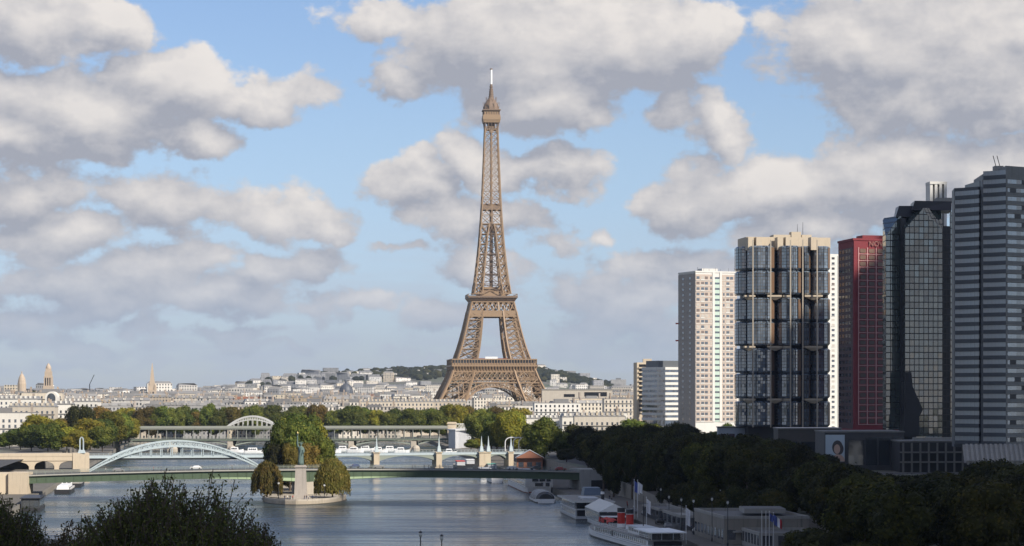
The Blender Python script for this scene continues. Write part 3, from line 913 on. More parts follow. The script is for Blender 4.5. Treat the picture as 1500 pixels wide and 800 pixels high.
for o in (4.9, -4.9):
    mb = MB(); n = 34
    for k in range(n):
        a, b = u_arch0 + 2 * half * k / n, u_arch0 + 2 * half * (k + 1) / n
        lo0, lo1, up0, up1 = az_(a, 11.6), az_(b, 11.6), az_(a, 13.4) + .8, az_(b, 13.4) + .8
        mb.bar(RL.at(a, o, lo0), RL.at(b, o, lo1), .9, .55); mb.bar(RL.at(a, o, up0), RL.at(b, o, up1), .9, .6)
        mb.bar(RL.at(a, o, lo0), RL.at(a, o, up0), .4)
        mb.bar(RL.at(a, o, lo0), RL.at(b, o, up1), .28) ; mb.bar(RL.at(a, o, up0), RL.at(b, o, lo1), .28)
        if k % 2 == 0 and lo0 > zr: mb.bar(RL.at(a, o, zr), RL.at(a, o, lo0), .32)
    mb.build('bowstring_arch', M_steelblue, rv)
mb = MB()
for k in range(9, 26, 2):
    a = u_arch0 + 2 * half * k / 34; mb.bar(RL.at(a, -4.9, az_(a, 13.4) + .8), RL.at(a, 4.9, az_(a, 13.4) + .8), .35)
mb.build('arch_bracing', M_steelblue, rv)
def rail_fence(u0, u1, z, o, part, mat, par, step=2.2, h=1.2):
    mb = MB(); n = max(2, int((u1 - u0) / step))
    for k in range(n + 1):
        u = u0 + (u1 - u0) * k / n; mb.bar(RL.at(u, o, z), RL.at(u, o, z + h), .12)
    for zz in (h, h * .55, h * .2): mb.bar(RL.at(u0, o, z + zz), RL.at(u1, o, z + zz), .10)
    mb.build(part, mat, par)
rail_fence(u_arch0, u_arch1, zr, 4.7, 'railing', M_steelblue, rv)
# steel spans over the other arm of the river
pr = [ru(468), ru(549), ru(640), ru(707), ru(745)]
zq = lambda u: 8.6 + .5 * (u - pr[0]) / (pr[-1] - pr[0])
mb = MB(); ribbon(mb, RL, u_arch1 + 2, pr[-1] + 8, -4.6, 4.6, lambda u: zq(u) - .9, zq, 3); mb.build('deck', M_steelblue, rv)
for a, b in zip(pr, pr[1:]):
    n = 12; a_, b_ = a + 1.6, b - 1.6
    for o in (4.3, -4.3):
        mb = MB(); ribbon(mb, RL, a_, b_, o - .2, o + .2, lambda u: zq(u) - 1.2 - 2.4 * (abs(u - (a_ + b_) / 2) / ((b_ - a_) / 2)) ** 2.2, lambda u: zq(u) - .9, n)
        mb.build('steel_span', M_greysteel, rv)
rail_fence(pr[0], pr[-1] + 8, 8.9, 4.7, 'railing', M_steelblue, rv, 1.7, 1.5)
for i, u in enumerate(pr[1:]):
    p = RL.at(u, 0, 0); w = 1.35 if i < 3 else 1.2; mb = MB()
    a_ = math.atan2(RL.t.y, RL.t.x)
    if i == 2: w = 2.8
    mb.obox((p.x, p.y), 2 * w + 1.4, 13.5, -3, 2.2, a_); mb.obox((p.x, p.y), 2 * w, 12, 2.2, 8.9, a_); mb.obox((p.x, p.y), 2 * w + .6, 12.6, 8.9, 9.5, a_)
    mb.build('pier', M_cream, rv)
    for k in ((0,) if i != 2 else (-1, 1)):
        q = RL.at(u + k * 1.7, 5.6, 0); mb = MB()
        mb.taper(rect(q, 1.9, 1.9, a_), 9.5, rect(q, 1.1, 1.1, a_), 12.2); mb.taper(rect(q, .8, .8, a_), 12.2, rect(q, .1, .1, a_), 17.0)
        mb.obox(q, 1.3, 1.3, 11.6, 12.0, a_); mb.build('pinnacle', M_steelblue, rv)
q = RL.at(ru(119), 5.0, 0); mb = MB()
mb.taper(rect(q, 3.4, 2.2), 9.7, rect(q, 2.4, 1.6), 11.2); mb.obox((q.x - .8, q.y), .5, .6, 11.2, 15.5); mb.obox((q.x + .8, q.y), .5, .6, 11.2, 15.5)
for k in range(8):
    a, b = math.pi * k / 8, math.pi * (k + 1) / 8
    mb.bar((q.x - .8 * math.cos(a), q.y, 15.5 + 1.6 * math.sin(a)), (q.x - .8 * math.cos(b), q.y, 15.5 + 1.6 * math.sin(b)), .5)
mb.build('pylon', M_steelblue, rv)

# double-deck metro bridge
BL = Line((X(172, 1640), 1640), (X(662, 1665), 1665))
bh = thing('metro_bridge', 'double-deck bridge with a metro viaduct on rows of slender columns', 'bridge', tuple(BL.at(0, 0, 0)))
mb = MB(); ribbon(mb, BL, -6, BL.L, -3.8, 3.8, lambda u: 14.0, lambda u: 15.2, 1); ribbon(mb, BL, -6, BL.L, 3.8, 4.1, lambda u: 14.6, lambda u: 16.2, 1); ribbon(mb, BL, -6, BL.L, -4.1, -3.8, lambda u: 14.6, lambda u: 16.2, 1)
mb.build('viaduct_deck', plain('viaduct_steel', (.27, .28, .245), .6, var=.1), bh)
n = 38
for o, nm in ((2.9, 'column'), (-2.9, 'column')):
    for k in range(n):
        u = 3 + (BL.L - 6) * k / (n - 1)
        mb = MB(); mb.tube(BL.at(u, o, 8.0), BL.at(u, o, 13.5), .30, .26, 6); mb.tube(BL.at(u, o, 13.3), BL.at(u, o, 14.0), .3, .6, 6)
        mb.build(nm, MATS['viaduct_steel'], bh)
mb = MB(); ribbon(mb, BL, -6, BL.L + 4, -12, 12, lambda u: 6.9, lambda u: 7.9, 1, 0, 1); mb.build('deck', [plain('dark_green_steel', (.13, .155, .12), .55), M_asphalt], bh)
mb = MB()
for o in (11.9,):
    for k in range(100):
        u = BL.L * k / 99; mb.bar(BL.at(u, o, 7.9), BL.at(u, o, 9.0), .12)
    mb.bar(BL.at(0, o, 9), BL.at(BL.L, o, 9), .14); mb.bar(BL.at(0, o, 8.3), BL.at(BL.L, o, 8.3), .1)
mb.build('railing', M_greysteel, bh)
def bu(px):
    lo, hi_ = 0, BL.L
    for _ in range(40):
        m_ = (lo + hi_) / 2; p = BL.at(m_)
        if 750 + p.x * F / p.y < px: lo = m_
        else: hi_ = m_
    return lo
bp = [bu(172), bu(255), bu(340), bu(432), bu(516), bu(607), bu(662)]
for a, b in zip(bp, bp[1:]):
    for o in (11, 4, -4, -11):
        mb = MB(); ribbon(mb, BL, a + 2, b - 2, o - .25, o + .25, lambda u: 6.3 - 3.4 * (abs(u - (a + b) / 2) / ((b - a) / 2)) ** 2, lambda u: 6.7 - 2.6 * (abs(u - (a + b) / 2) / ((b - a) / 2)) ** 2, 12)
        for k in range(1, 14):
            u = a + (b - a) * k / 14; mb.bar(BL.at(u, o, 6.5 - 3 * (abs(u - (a + b) / 2) / ((b - a) / 2)) ** 2), BL.at(u, o, 6.9), .25)
        mb.build('steel_arch', M_greysteel, bh)
for u in bp[1:-1]:
    mb = MB(); p = BL.at(u); mb.obox(p, 5.0, 27, -3, 1.8); mb.lathe(BL.at(u, 13.5).x, BL.at(u, 13.5).y, [(2.6, -3), (2.6, 1.8), (1.9, 3.2), (.4, 3.9)], 12); mb.obox(p, 3.4, 24, 1.8, 6.4); mb.build('pier', M_stone, bh)
for u in (bp[0] - 3, bp[-1] + 3):
    mb = MB(); p = BL.at(u); mb.obox(p, 6, 27, -3, 6.8); mb.obox(BL.at(u, 11), 5.2, 4, 6.8, 9.4); mb.build('abutment', M_cream, bh)
mb = MB(); p = BL.at(bu(420)); mb.obox(p, 7, 6, 7.9, 16.6); mb.build('central_tower', M_cream, bh)
# the viaduct goes on over the bank past a tall stone pier
VL = Line(tuple(BL.at(BL.L).xy), (X(712, 1690), 1690))
mv = thing('metro_viaduct', 'grey lattice metro viaduct past the right end of the double-deck bridge', 'viaduct', tuple(VL.at(0, 0, GROUND_Z)))
mb = MB(); ribbon(mb, VL, 3, VL.L, -4, 4, lambda u: 14.0, lambda u: 14.8, 1)
for o in (4, -4):
    for k in range(9):
        a, b = 3 + (VL.L - 3) * k / 9, 3 + (VL.L - 3) * (k + 1) / 9
        mb.bar(VL.at(a, o, 14.6), VL.at(b, o, 17.2), .3); mb.bar(VL.at(b, o, 14.6), VL.at(a, o, 17.2), .3)
    mb.bar(VL.at(3, o, 17.3), VL.at(VL.L, o, 17.3), .5)
mb.build('lattice_span', plain('viaduct_grey', (.45, .45, .42), .6), mv)
mb = MB(); mb.obox(VL.at(0), 5.5, 9, GROUND_Z - 1, 18.6); mb.obox(VL.at(0), 6.3, 10, 17.4, 18.2); mb.build('pier', M_cream, mv)
mb = MB(); mb.obox(VL.at(VL.L), 3, 8, GROUND_Z - 1, 14); mb.build('pier', M_cream, mv)
# white walled pavilion below the viaduct
bx = thing('riverside_pavilion', 'tall blank pavilion with white and grey walls under the metro viaduct', 'pavilion', (X(672, 1630), 1630, 2))
mb = MB(); A, B, C = (X(657, 1636), 1636), (X(667, 1620), 1620), (X(672, 1624), 1624); D = (X(690, 1660), 1660)
mb.prism([A, B, C, D, (X(665, 1665), 1665)], 1.5, 13.6); mb.build('wall', plain('pavilion_wall', (.55, .56, .58), .6, stain=.3), bx)
mb = MB(); mb.prism([(A[0] - 1, A[1]), (B[0], B[1] - 1), (C[0] + .5, C[1] - 1), (D[0] + 4, D[1]), (X(665, 1666), 1666)], 13.6, 14.4); mb.build('roof', plain('roof_light', (.6, .6, .6), .6), bx)

# far white arch of a footbridge up the river
fb = thing('footbridge', 'distant white arched footbridge left of the island trees', 'footbridge', (X(370, 1725), 1725, 0))
u0, u1 = X(300, 1725), X(432, 1725); c_, h_ = X(370, 1725), (X(408, 1725) - X(332, 1725)) / 2
for o in (-3, 3):
    mb = MB(); n = 22
    for k in range(n):
        a, b = -1 + 2 * k / n, -1 + 2 * (k + 1) / n
        za, zb_ = 14.2 + 7.6 * (1 - a * a), 14.2 + 7.6 * (1 - b * b)
        mb.bar((c_ + a * h_, 1725 + o, za), (c_ + b * h_, 1725 + o, zb_), .9, 1.1)
        za2, zb2 = 14.2 + 5.2 * (1 - a * a), 14.2 + 5.2 * (1 - b * b)
        mb.bar((c_ + a * h_, 1725 + o, za2), (c_ + b * h_, 1725 + o, zb2), .6, .6); mb.bar((c_ + a * h_, 1725 + o, za2), (c_ + a * h_, 1725 + o, za), .4)
        if k % 2: mb.bar((c_ + a * h_, 1725 + o, 14.2), (c_ + a * h_, 1725 + o, za2), .35)
    mb.build('arch', plain('white_steel', (.55, .55, .53), .5), fb)
mb = MB(); mb.box(u0, u1, 1721.5, 1728.5, 13.6, 14.4); mb.build('deck', MATS['white_steel'], fb)
# ------------------------------------------------------------------ statue on its pedestal
M_verd = plain('verdigris', (.105, .16, .145), .7, var=.35, scale=1.2, stain=.5)
M_ped = plain('pedestal_stone', (.40, .36, .32), .85, var=.12, scale=.6, stain=.3)
SXc, SYc = X(440.5, 872), 872.0
st = thing('statue', 'tall verdigris statue of a robed figure raising a torch on a stone pedestal', 'statue', (SXc, SYc, ISZ))
mb = MB(); zt = 12.9
mb.obox((SXc, SYc), 6.2, 6.2, ISZ, 2.1); mb.obox((SXc, SYc), 5.2, 5.2, 2.1, 2.8)
mb.taper(rect((SXc, SYc), 4.1, 4.1), 2.8, rect((SXc, SYc), 3.35, 3.35), zt - .6); mb.obox((SXc, SYc), 4.0, 4.0, zt - .6, zt - .15); mb.obox((SXc, SYc), 3.4, 3.4, zt - .15, zt + .15)
mb.build('pedestal', M_ped, st)
def robed(z0, H):
    """lathe-like robe with folds, then arm, head and crown grown into one surface"""
    bm = bmesh.new(); n = 26; rings = []
    prof = [(0, 1.02, .86), (.10, 1.0, .84), (.22, .92, .78), (.36, .84, .70), (.48, .78, .64), (.56, .80, .62), (.62, .86, .60), (.66, .82, .55), (.69, .50, .42), (.71, .30, .30), (.725, .27, .28)]
    for t, rx, ry in prof:
        ring = []
        for k in range(n):
            a = 2 * math.pi * k / n
            fold = 1 + (.075 * math.sin(a * 7 + t * 5) + .05 * math.sin(a * 11 - t * 8)) * (1 if t < .6 else .3)
            ring.append(bm.verts.new((rx * fold * math.cos(a) * H / 9.3 + .25 * math.sin(t * 2.5) * .3, ry * fold * math.sin(a) * H / 9.3, z0 + t * H)))
        rings.append(ring)
    for a, b in zip(rings, rings[1:]):
        for k in range(n): bm.faces.new((a[k], a[(k + 1) % n], b[(k + 1) % n], b[k]))
    bm.faces.new(rings[0][::-1]); bm.faces.new(rings[-1])
    return bm
H = 9.3; z0 = zt + .15
bm = robed(z0, H)
def blob(bm, c, r, sx=1, sy=1, sz=1, seg=12):
    bmesh.ops.create_uvsphere(bm, u_segments=seg, v_segments=8, radius=r, matrix=Matrix.Translation(c) @ Matrix.Diagonal((sx, sy, sz, 1)))
def limb(bm, pts, n=10):
    rings = []
    for i, (p, r) in enumerate(pts):
        p = Vector(p); d = (Vector(pts[min(i + 1, len(pts) - 1)][0]) - Vector(pts[max(i - 1, 0)][0])).normalized()
        u = Vector((0, 1, 0)) if abs(d.y) < .9 else Vector((1, 0, 0)); a = d.cross(u).normalized(); b = d.cross(a)
        rings.append([bm.verts.new(p + a * r * math.cos(2 * math.pi * k / n) + b * r * math.sin(2 * math.pi * k / n)) for k in range(n)])
    for a, b in zip(rings, rings[1:]):
        for k in range(n): bm.faces.new((a[k], a[(k + 1) % n], b[(k + 1) % n], b[k]))
    bm.faces.new(rings[0][::-1]); bm.faces.new(rings[-1])
zh = z0 + .765 * H
blob(bm, (0.05, 0, zh), .52, .86, .95, 1.12); blob(bm, (0.05, .12, zh + .12), .55, .95, 1.0, .95)   # head and bound hair
blob(bm, (0.05, -.5, zh - .04), .13, .7, 1, 1.3, 8)                                                # nose
limb(bm, [((-.62, 0, z0 + .645 * H), .40), ((-.95, -.05, z0 + .70 * H), .36), ((-1.12, -.1, z0 + .80 * H), .30), ((-1.10, -.12, z0 + .93 * H), .24), ((-1.08, -.14, z0 + 1.03 * H), .20), ((-1.08, -.14, z0 + 1.06 * H), .24)])
limb(bm, [((.66, 0, z0 + .635 * H), .42), ((.95, -.15, z0 + .55 * H), .40), ((.98, -.45, z0 + .47 * H), .33), ((.82, -.85, z0 + .46 * H), .26), ((.72, -1.0, z0 + .47 * H), .2)])
limb(bm, [((.5, -.45, z0 + .62 * H), .35), ((.15, -.75, z0 + .50 * H), .42), ((-.25, -.80, z0 + .34 * H), .40), ((-.45, -.72, z0 + .16 * H), .30), ((-.5, -.7, z0 + .03 * H), .22)])   # falling cloak
me = bpy.data.meshes.new('figure'); bm.to_mesh(me); bm.free(); me.materials.append(M_verd)
for p in me.polygons: p.use_smooth = True
fo = bpy.data.objects.new('figure', me); COL.objects.link(fo); fo.parent = st; fo.location = (0, 0, -ISZ); fo['_base'] = (SXc, SYc, ISZ)
def sub(mb, name, mat, par): 
    o = bpy.data.objects.new(name, mb.mesh(name, mat)); COL.objects.link(o); o.parent = par; return o
mb = MB()
for k in range(7):
    a = math.pi * (.12 + .76 * k / 6); mb.bar((.05 + .5 * math.cos(a), -.05, zh + .3 + .25 * math.sin(a)), (.05 + 1.05 * math.cos(a), -.05, zh + .35 + .75 * math.sin(a)), .09)
mb.lathe(.05, 0, [(.58, zh + .12), (.62, zh + .34), (.6, zh + .42)], 14); sub(mb, 'crown', M_verd, fo)
mb = MB(); mb.lathe(-1.08, -.14, [(.12, z0 + 1.03 * H), (.17, z0 + 1.11 * H), (.42, z0 + 1.13 * H), (.42, z0 + 1.145 * H)], 10); torch = sub(mb, 'torch', M_verd, fo)
mb = MB(); mb.lathe(-1.08, -.14, [(.26, z0 + 1.145 * H), (.36, z0 + 1.175 * H), (.24, z0 + 1.21 * H), (.04, z0 + 1.25 * H)], 9); sub(mb, 'flame', plain('gilding', (.34, .27, .13), .5, 1.0), fo)
mb = MB(); mb.obox((.62, -1.06), .75, .18, z0 + .42 * H, z0 + .56 * H, R(-25)); sub(mb, 'tablet', M_verd, fo)
# ------------------------------------------------------------------ riverside towers on the right bank
def wp(px, Y): return (X(px, Y), Y)
def para(A, B, C): return [A, B, C, (A[0] + C[0] - B[0], A[1] + C[1] - B[1])]     # back-left, front-left, front-right corners, counter-clockwise
def lerp2(a, b, t): return (a[0] + (b[0] - a[0]) * t, a[1] + (b[1] - a[1]) * t)
def grow(poly, d):
    cx = sum(p[0] for p in poly) / len(poly); cy = sum(p[1] for p in poly) / len(poly)
    out = []
    for x, y in poly:
        L = math.hypot(x - cx, y - cy); out.append((cx + (x - cx) * (1 + d / L), cy + (y - cy) * (1 + d / L)))
    return out
def panel(mb, P, Q, t0, t1, z0, z1, o0, o1, m=0):
    """block on the wall P-Q between the fractions t0..t1, from o0 to o1 metres in front of it"""
    L = math.hypot(Q[0] - P[0], Q[1] - P[1]); nx, ny = (Q[1] - P[1]) / L, -(Q[0] - P[0]) / L
    a, b = lerp2(P, Q, t0), lerp2(P, Q, t1)
    mb.prism([(a[0] + nx * o1, a[1] + ny * o1), (b[0] + nx * o1, b[1] + ny * o1), (b[0] + nx * o0, b[1] + ny * o0), (a[0] + nx * o0, a[1] + ny * o0)], z0, z1, m)
M_win = glass('window_glass', (.035, .04, .05), .08, cell=(1.2, 3.0))
M_blackmetal = plain('black_metal', (.025, .026, .03), .45, var=.2)
M_roofgrey = plain('roof_felt', (.16, .16, .16), .9, var=.2)
M_concrete = plain('concrete', (.30, .29, .27), .85, var=.14, scale=.15, stain=.4)
M_whitewall = plain('white_render', (.66, .645, .61), .8, var=.06, scale=.2, stain=.18)

# --- pink and white slab tower
rb = random.Random(8); M_blind = plain('window_blind', (.46, .43, .39), .6, var=.2); M_curt = plain('window_curtain', (.16, .13, .12), .5, var=.4)
A, B, C = wp(994, 1668), wp(1019, 1640), wp(1079.5, 1652); base, top = 8.0, Z(399, 1640)
poly = para(A, B, C)
tw = thing('apartment_tower', 'pink and white high-rise with a pale green window strip up its middle', 'tower block', (B[0], B[1], base))
M_pink = plain('pink_brick', (.50, .415, .355), .85, var=.08, scale=.4, stain=.15)
mb = MB(); mb.prism(poly, base + 3, top, 0, 1); mb.build('wall', [M_whitewall, M_roofgrey], tw)
mb = MB(); panel(mb, A, B, 0.0, 1.0, base + 3, top - .6, .0, .25); mb.build('side_cladding', plain('grey_cladding', (.33, .30, .28), .8, var=.1, stain=.4), tw)
zb0 = Z(618, 1640); nf = 27; fh = (top - 1.5 - zb0) / nf
cols = [(.02, .09), (.13, .20), (.22, .29), (.35, .385), (.66, .695), (.74, .81), (.83, .90), (.95, .99)]
pinks = [(.0, .115, 0), (.115, .33, 0), (.33, .40, 0), (.64, .72, 0), (.72, .93, 0), (.93, 1.0, 0)]
mb = MB(); panel(mb, B, C, .005, .405, zb0, top - 1.2, .0, .18); panel(mb, B, C, .62, .995, zb0, top - 1.2, .0, .18); mb.build('brick_panel', M_pink, tw)
M_pale = plain('pale_green_panel', (.48, .60, .52), .5, var=.1)
mb = MB(); panel(mb, B, C, .455, .575, zb0, top - 4, .0, .3); mb.build('stair_strip', M_pale, tw)
PW, PS, PG, PB, PE = Pieces('window', M_win, tw), Pieces('side_window', M_win, tw), Pieces('stair_window', M_win, tw), Pieces('storey_band', M_whitewall, tw), Pieces('window_apron', M_whitewall, tw)
for f in range(nf - 1, -1, -1):
    z = zb0 + f * fh
    for (a, b) in cols: panel(PW.new(), B, C, a, b, z + .85, z + 2.5, .10, .30); PW.done(M_blind if rb.random() < .22 else M_curt if rb.random() < .3 else None)
    panel(PG.new(), B, C, .46, .57, z + 1.0, z + 2.2, .25, .38); PG.done()
    for (a, b) in ((.0, .41), (.615, 1.0)): panel(PB.new(), B, C, a, b, z - .12, z + .16, .15, .42); PB.done()
    for (a, b) in ((.115, .205), (.72, .815)): panel(PE.new(), B, C, a, b, z + .16, z + .75, .3, .5); PE.done()
    for (a, b) in ((.25, .33), (.66, .74)): panel(PS.new(), A, B, a, b, z + .9, z + 2.3, .2, .33); PS.done()
for p_ in (PW, PS, PG, PB, PE): p_.end()
mb = MB(); panel(mb, B, C, .40, .455, zb0, top + .6, .0, .5); mb.build('white_pier', M_whitewall, tw)
mb = MB(); panel(mb, B, C, .575, .625, zb0, top + .6, .0, .5); mb.build('white_pier', M_whitewall, tw)
mb = MB(); mb.prism(grow(poly, .4), top, top + 1.0, 0, 1); mb.obox((sum(p[0] for p in poly) / 4, sum(p[1] for p in poly) / 4), 11, 8, top + 1.0, top + 3.2, .3); mb.build('parapet', [M_whitewall, M_roofgrey], tw)
mb = MB()
for t in (.05, .2, .33, .48, .6, .8, .94):
    q = lerp2(B, C, t); mb.bar((q[0], q[1] + 2, top + 1), (q[0], q[1] + 2, top + 2.2 + 1.6 * ((t * 37) % 1)), .14)
mb.build('roof_aerial', M_blackmetal, tw)
for zz in (Z(475, 1668), Z(500, 1668)):
    mb = MB(); mb.box(A[0] - 2.0, A[0] - .1, A[1] - .6, A[1] + .6, zz, zz + .9); mb.build('warning_light', plain('red_lamp', (.5, .08, .06), .4), tw)

# --- tower of glass pods
Y0 = 1280
tt = thing('office_tower', 'dark glass pod tower in a cream concrete frame with a cream crown', 'tower', (X(1148, Y0), Y0, 8))
top = Z(346, Y0); M_crown = plain('cream_concrete', (.52, .44, .335), .8, var=.08, scale=.3, stain=.2)
core = para(wp(1084, Y0 + 26), wp(1096, Y0 + 6), wp(1213, Y0 + 13))
mb = MB(); mb.prism(core, 8, top - 3, 0, 1); mb.build('core', [plain('dark_core', (.035, .033, .032), .6), M_roofgrey], tt)
mb = MB(); mb.prism(grow(core, 1.2), Z(362, Y0), top, 0, 1)
for px in (1098, 1110, 1141, 1153, 1190): mb.obox(wp(px, Y0 + 4), 3.0, 5, Z(366, Y0), top - .4, .2)
mb.obox((X(1150, Y0 + 24), Y0 + 24), 14, 10, top, top + 1.9, .1); mb.obox((X(1164, Y0 + 24), Y0 + 22), 5, 6, top, top + 3.4, .1); mb.obox((X(1180, Y0 + 24), Y0 + 24), 5, 6, top, top + 2, .1)
mb.build('crown', [M_crown, M_roofgrey], tt)
M_pod = curtain('pod_glass', (.10, .13, .17), (.075, .07, .06), (1.25, 1.6), .075, .05, .026, ior=2.0, var=.5)
bays = [(1090, Y0 + 9, 8.2, R(118) * 0, 1), (1116, Y0 + 2, 16.5, 0, 0), (1146.5, Y0 + 1, 9, 0, 0), (1164.5, Y0 + 2.5, 15.5, 0, 0), (1183, Y0 + 6, 5.0, 0, 0), (1203.5, Y0 + 6, 14.5, 0, 0)]
M_bronze = plain('bronze_panel', (.17, .105, .065), .45, var=.2, scale=.3)
bays = [(1088, Y0 + 13, 7.4, 7.5), (1114, Y0 + 4, 13.6, 8.0), (1155.5, Y0 + 4, 11.8, 8.0), (1178.5, Y0 + 7, 5.4, 6), (1201, Y0 + 9, 9.8, 8.0)]
tiers = [(360, 395.2), (396.6, 431.5), (436.5, 469.6), (471, 506), (510.5, 546), (547.4, 583.5), (588, 625)]
def pod_plan(c, w, d, s):
    # chamfered front: five facets, bulging towards the river
    h = w / 2 * s; e = d * s
    return [(c[0] - h, c[1] + 6), (c[0] - h, c[1] - e * .25), (c[0] - h * .70, c[1] - e * .62), (c[0] - h * .28, c[1] - e * .80), (c[0] + h * .28, c[1] - e * .80), (c[0] + h * .70, c[1] - e * .62), (c[0] + h, c[1] - e * .25), (c[0] + h, c[1] + 6)]
for (px, Y, w, d) in bays:
    c = wp(px, Y)
    for ti, (p1, p0) in enumerate(tiers):
        z1, z0 = Z(p1, Y0), Z(p0, Y0)
        mb = MB(); a, b = pod_plan(c, w, d, .86), pod_plan(c, w, d, 1.0)
        mb.taper(a, z0, b, z0 + .9); mb.prism(b, z0 + .9, z1 - .7, 0); mb.taper(b, z1 - .7, a, z1)
        pod = mb.build('glass_pod', M_pod, tt)
        mb = MB(); panel(mb, b[5], b[6], .04, .96, z0 + 1.0, z1 - .8, -.1, .05); panel(mb, b[6], b[7], .02, .98, z0 + 1.0, z1 - .8, -.1, .05); mb.build('bronze_panel', M_bronze, pod)
        for q in b[2:6:1]:
            mb = MB(); mb.bar((q[0], q[1] - .06, z0 + .9), (q[0], q[1] - .06, z1 - .7), .22); mb.build('corner_mullion', M_blackmetal, pod)
# cream brackets between the tiers and thin concrete mullions
for py in (434, 508.5, 585.5):
    z = Z(py, Y0)
    for px, w in ((1097, 5.5), (1134, 8.0), (1150, 4.5), (1190, 9.0)):
        c = wp(px, Y0 + 5); mb = MB()
        mb.taper(rect((c[0], c[1] - 2.0), 1.3, 6), z - 1.9, rect((c[0], c[1] - 2.2), w, 8), z - .3); mb.obox((c[0], c[1] - 2.2), w, 8.1, z - .3, z + .55); mb.build('bracket', M_crown, tt)
M_mul = plain('concrete_mullion', (.42, .37, .30), .8, var=.1)
for px in (1103, 1129, 1158, 1176, 1197):
    mb = MB(); c = wp(px, Y0 - 3.5); mb.obox((c[0], c[1]), .55, .7, Z(626, Y0), Z(352, Y0)); mb.build('mullion', M_mul, tt)
for px, h in ((1168, 7.5), (1176, 8.5)):
    mb = MB(); c = wp(px, Y0 + 22); mb.tube((c[0], c[1], top + 2), (c[0], c[1], top + h), .16, .08, 6); mb.build('aerial', M_blackmetal, tt)

# --- narrow white slab behind
Yw = 1700; A, B, C = wp(1209, Yw + 18), wp(1212, Yw), wp(1229.5, Yw + 4); top = Z(372, Yw); poly = para(A, B, C)
wt = thing('apartment_tower', 'narrow bright white high-rise seen between the pod tower and the red tower', 'tower block', (B[0], B[1], 8))
mb = MB(); mb.prism(poly, 8, top, 0, 1); mb.build('wall', [M_whitewall, M_roofgrey], wt)
nf = 34; fh = (top - 14) / nf
for f in range(nf):
    z = 13 + f * fh; mb = MB()
    panel(mb, B, C, .36, .60, z + .8, z + 2.3, -.05, .06)
    mb.build('window', (M_win, M_win, M_blind, M_blackmetal, M_curt)[rb.randrange(5)], wt)
    if f % 2 == 0:
        mb = MB(); panel(mb, B, C, .33, .63, z + .55, z + .75, 0, .35); mb.build('sill', M_whitewall, wt)
mb = MB(); panel(mb, B, C, .02, .08, 13, top - 1, 0, .4); mb.build('pilaster', M_whitewall, wt)
mb = MB(); panel(mb, B, C, .86, .96, 13, top - 1, 0, .4); mb.build('pilaster', M_whitewall, wt)

# --- red hotel tower
Yn = 1200; A, B, C = wp(1228, Yn + 26), wp(1250, Yn), wp(1322, Yn + 12); top = Z(351, Yn); poly = para(A, B, C)
M_redw = plain('dark_red_panel', (.185, .022, .03), .75, var=.12, scale=.3, stain=.2)
M_redline = plain('pale_red_joint', (.52, .31, .30), .8, var=.1)
rt = thing('hotel_tower', 'dark red high-rise hotel with rows of rounded windows and a roof sign', 'tower', (B[0], B[1], 8))
mb = MB(); mb.prism(poly, 8, top, 0, 1); mb.build('wall', [M_redw, M_roofgrey], rt)
z0 = Z(622, Yn); zt = top - 3.6; nf = 27; fh = (zt - z0) / nf; nc = 5
M_sunwin = plain('sunlit_window', (.16, .10, .07), .35, var=.3, scale=.3)  # top window rows: sunlight put into a paler, warmer colour
M_redwin = plain('red_window', (.030, .012, .013), .3, var=.5, scale=.4)
mb = MB(); panel(mb, A, B, .03, .97, z0 - 2, zt, .0, .08); mb.build('side_cladding', plain('dark_red_side', (.055, .022, .028), .6, var=.2), rt)
RA = Pieces('window', [M_sunwin, M_redw], rt); RW, RS = Pieces('window', [M_redwin, M_redw], rt, 85), Pieces('side_window', M_win, rt)
for f in range(nf - 1, -1, -1):
    z = z0 + f * fh
    for c in range(nc):
        pc = RA if f > nf - 4 else RW; mb = pc.new()
        t0 = .10 + .89 * c / nc; dt = .89 / nc; p, q = lerp2(B, C, t0 + dt * .17), lerp2(B, C, t0 + dt * .83)
        L = math.hypot(C[0] - B[0], C[1] - B[1]); nx, ny = (C[1] - B[1]) / L, -(C[0] - B[0]) / L
        zc_, hz, r = z + fh * .5, fh * .31, .5; pts = []
        w2 = math.hypot(q[0] - p[0], q[1] - p[1]) / 2; mx = lerp2(p, q, .5); tx, ty = (C[0] - B[0]) / L, (C[1] - B[1]) / L
        for (sx, sz, a0) in ((1, -1, -90), (1, 1, 0), (-1, 1, 90), (-1, -1, 180)):
            for k in range(4):
                a = R(a0 + 30 * k); u = sx * (w2 - r) + r * math.cos(a); v = sz * (hz - r) + r * math.sin(a)
                pts.append((mx[0] + tx * u + nx * .3, mx[1] + ty * u + ny * .3, zc_ + v))
        mb.face(pts, 0, [(p_[0], p_[2]) for p_ in pts])
        back = [(p_[0] - nx * .25, p_[1] - ny * .25, p_[2]) for p_ in pts]
        for i in range(len(pts)): mb.face([back[i], back[(i + 1) % len(pts)], pts[(i + 1) % len(pts)], pts[i]], 1)
        pc.done()
    mb = MB(); panel(mb, B, C, .10, .99, z - .13, z + .13, .0, .34); mb.build('floor_joint', M_redline, rt)
    for c in range(4): panel(RS.new(), A, B, .08 + .21 * c, .22 + .21 * c, z + .9, z + 2.5, .06, .16); RS.done()
RW.end(); RS.end()
for c in range(nc + 1):
    t = .10 + .89 * c / nc; mb = MB(); panel(mb, B, C, t - .007, t + .007, z0, zt, .0, .36); mb.build('vertical_joint', M_redline, rt)
mb = MB(); panel(mb, B, C, .0, .035, z0, top - .5, .0, .5); mb.build('corner_strip', M_redw, rt)
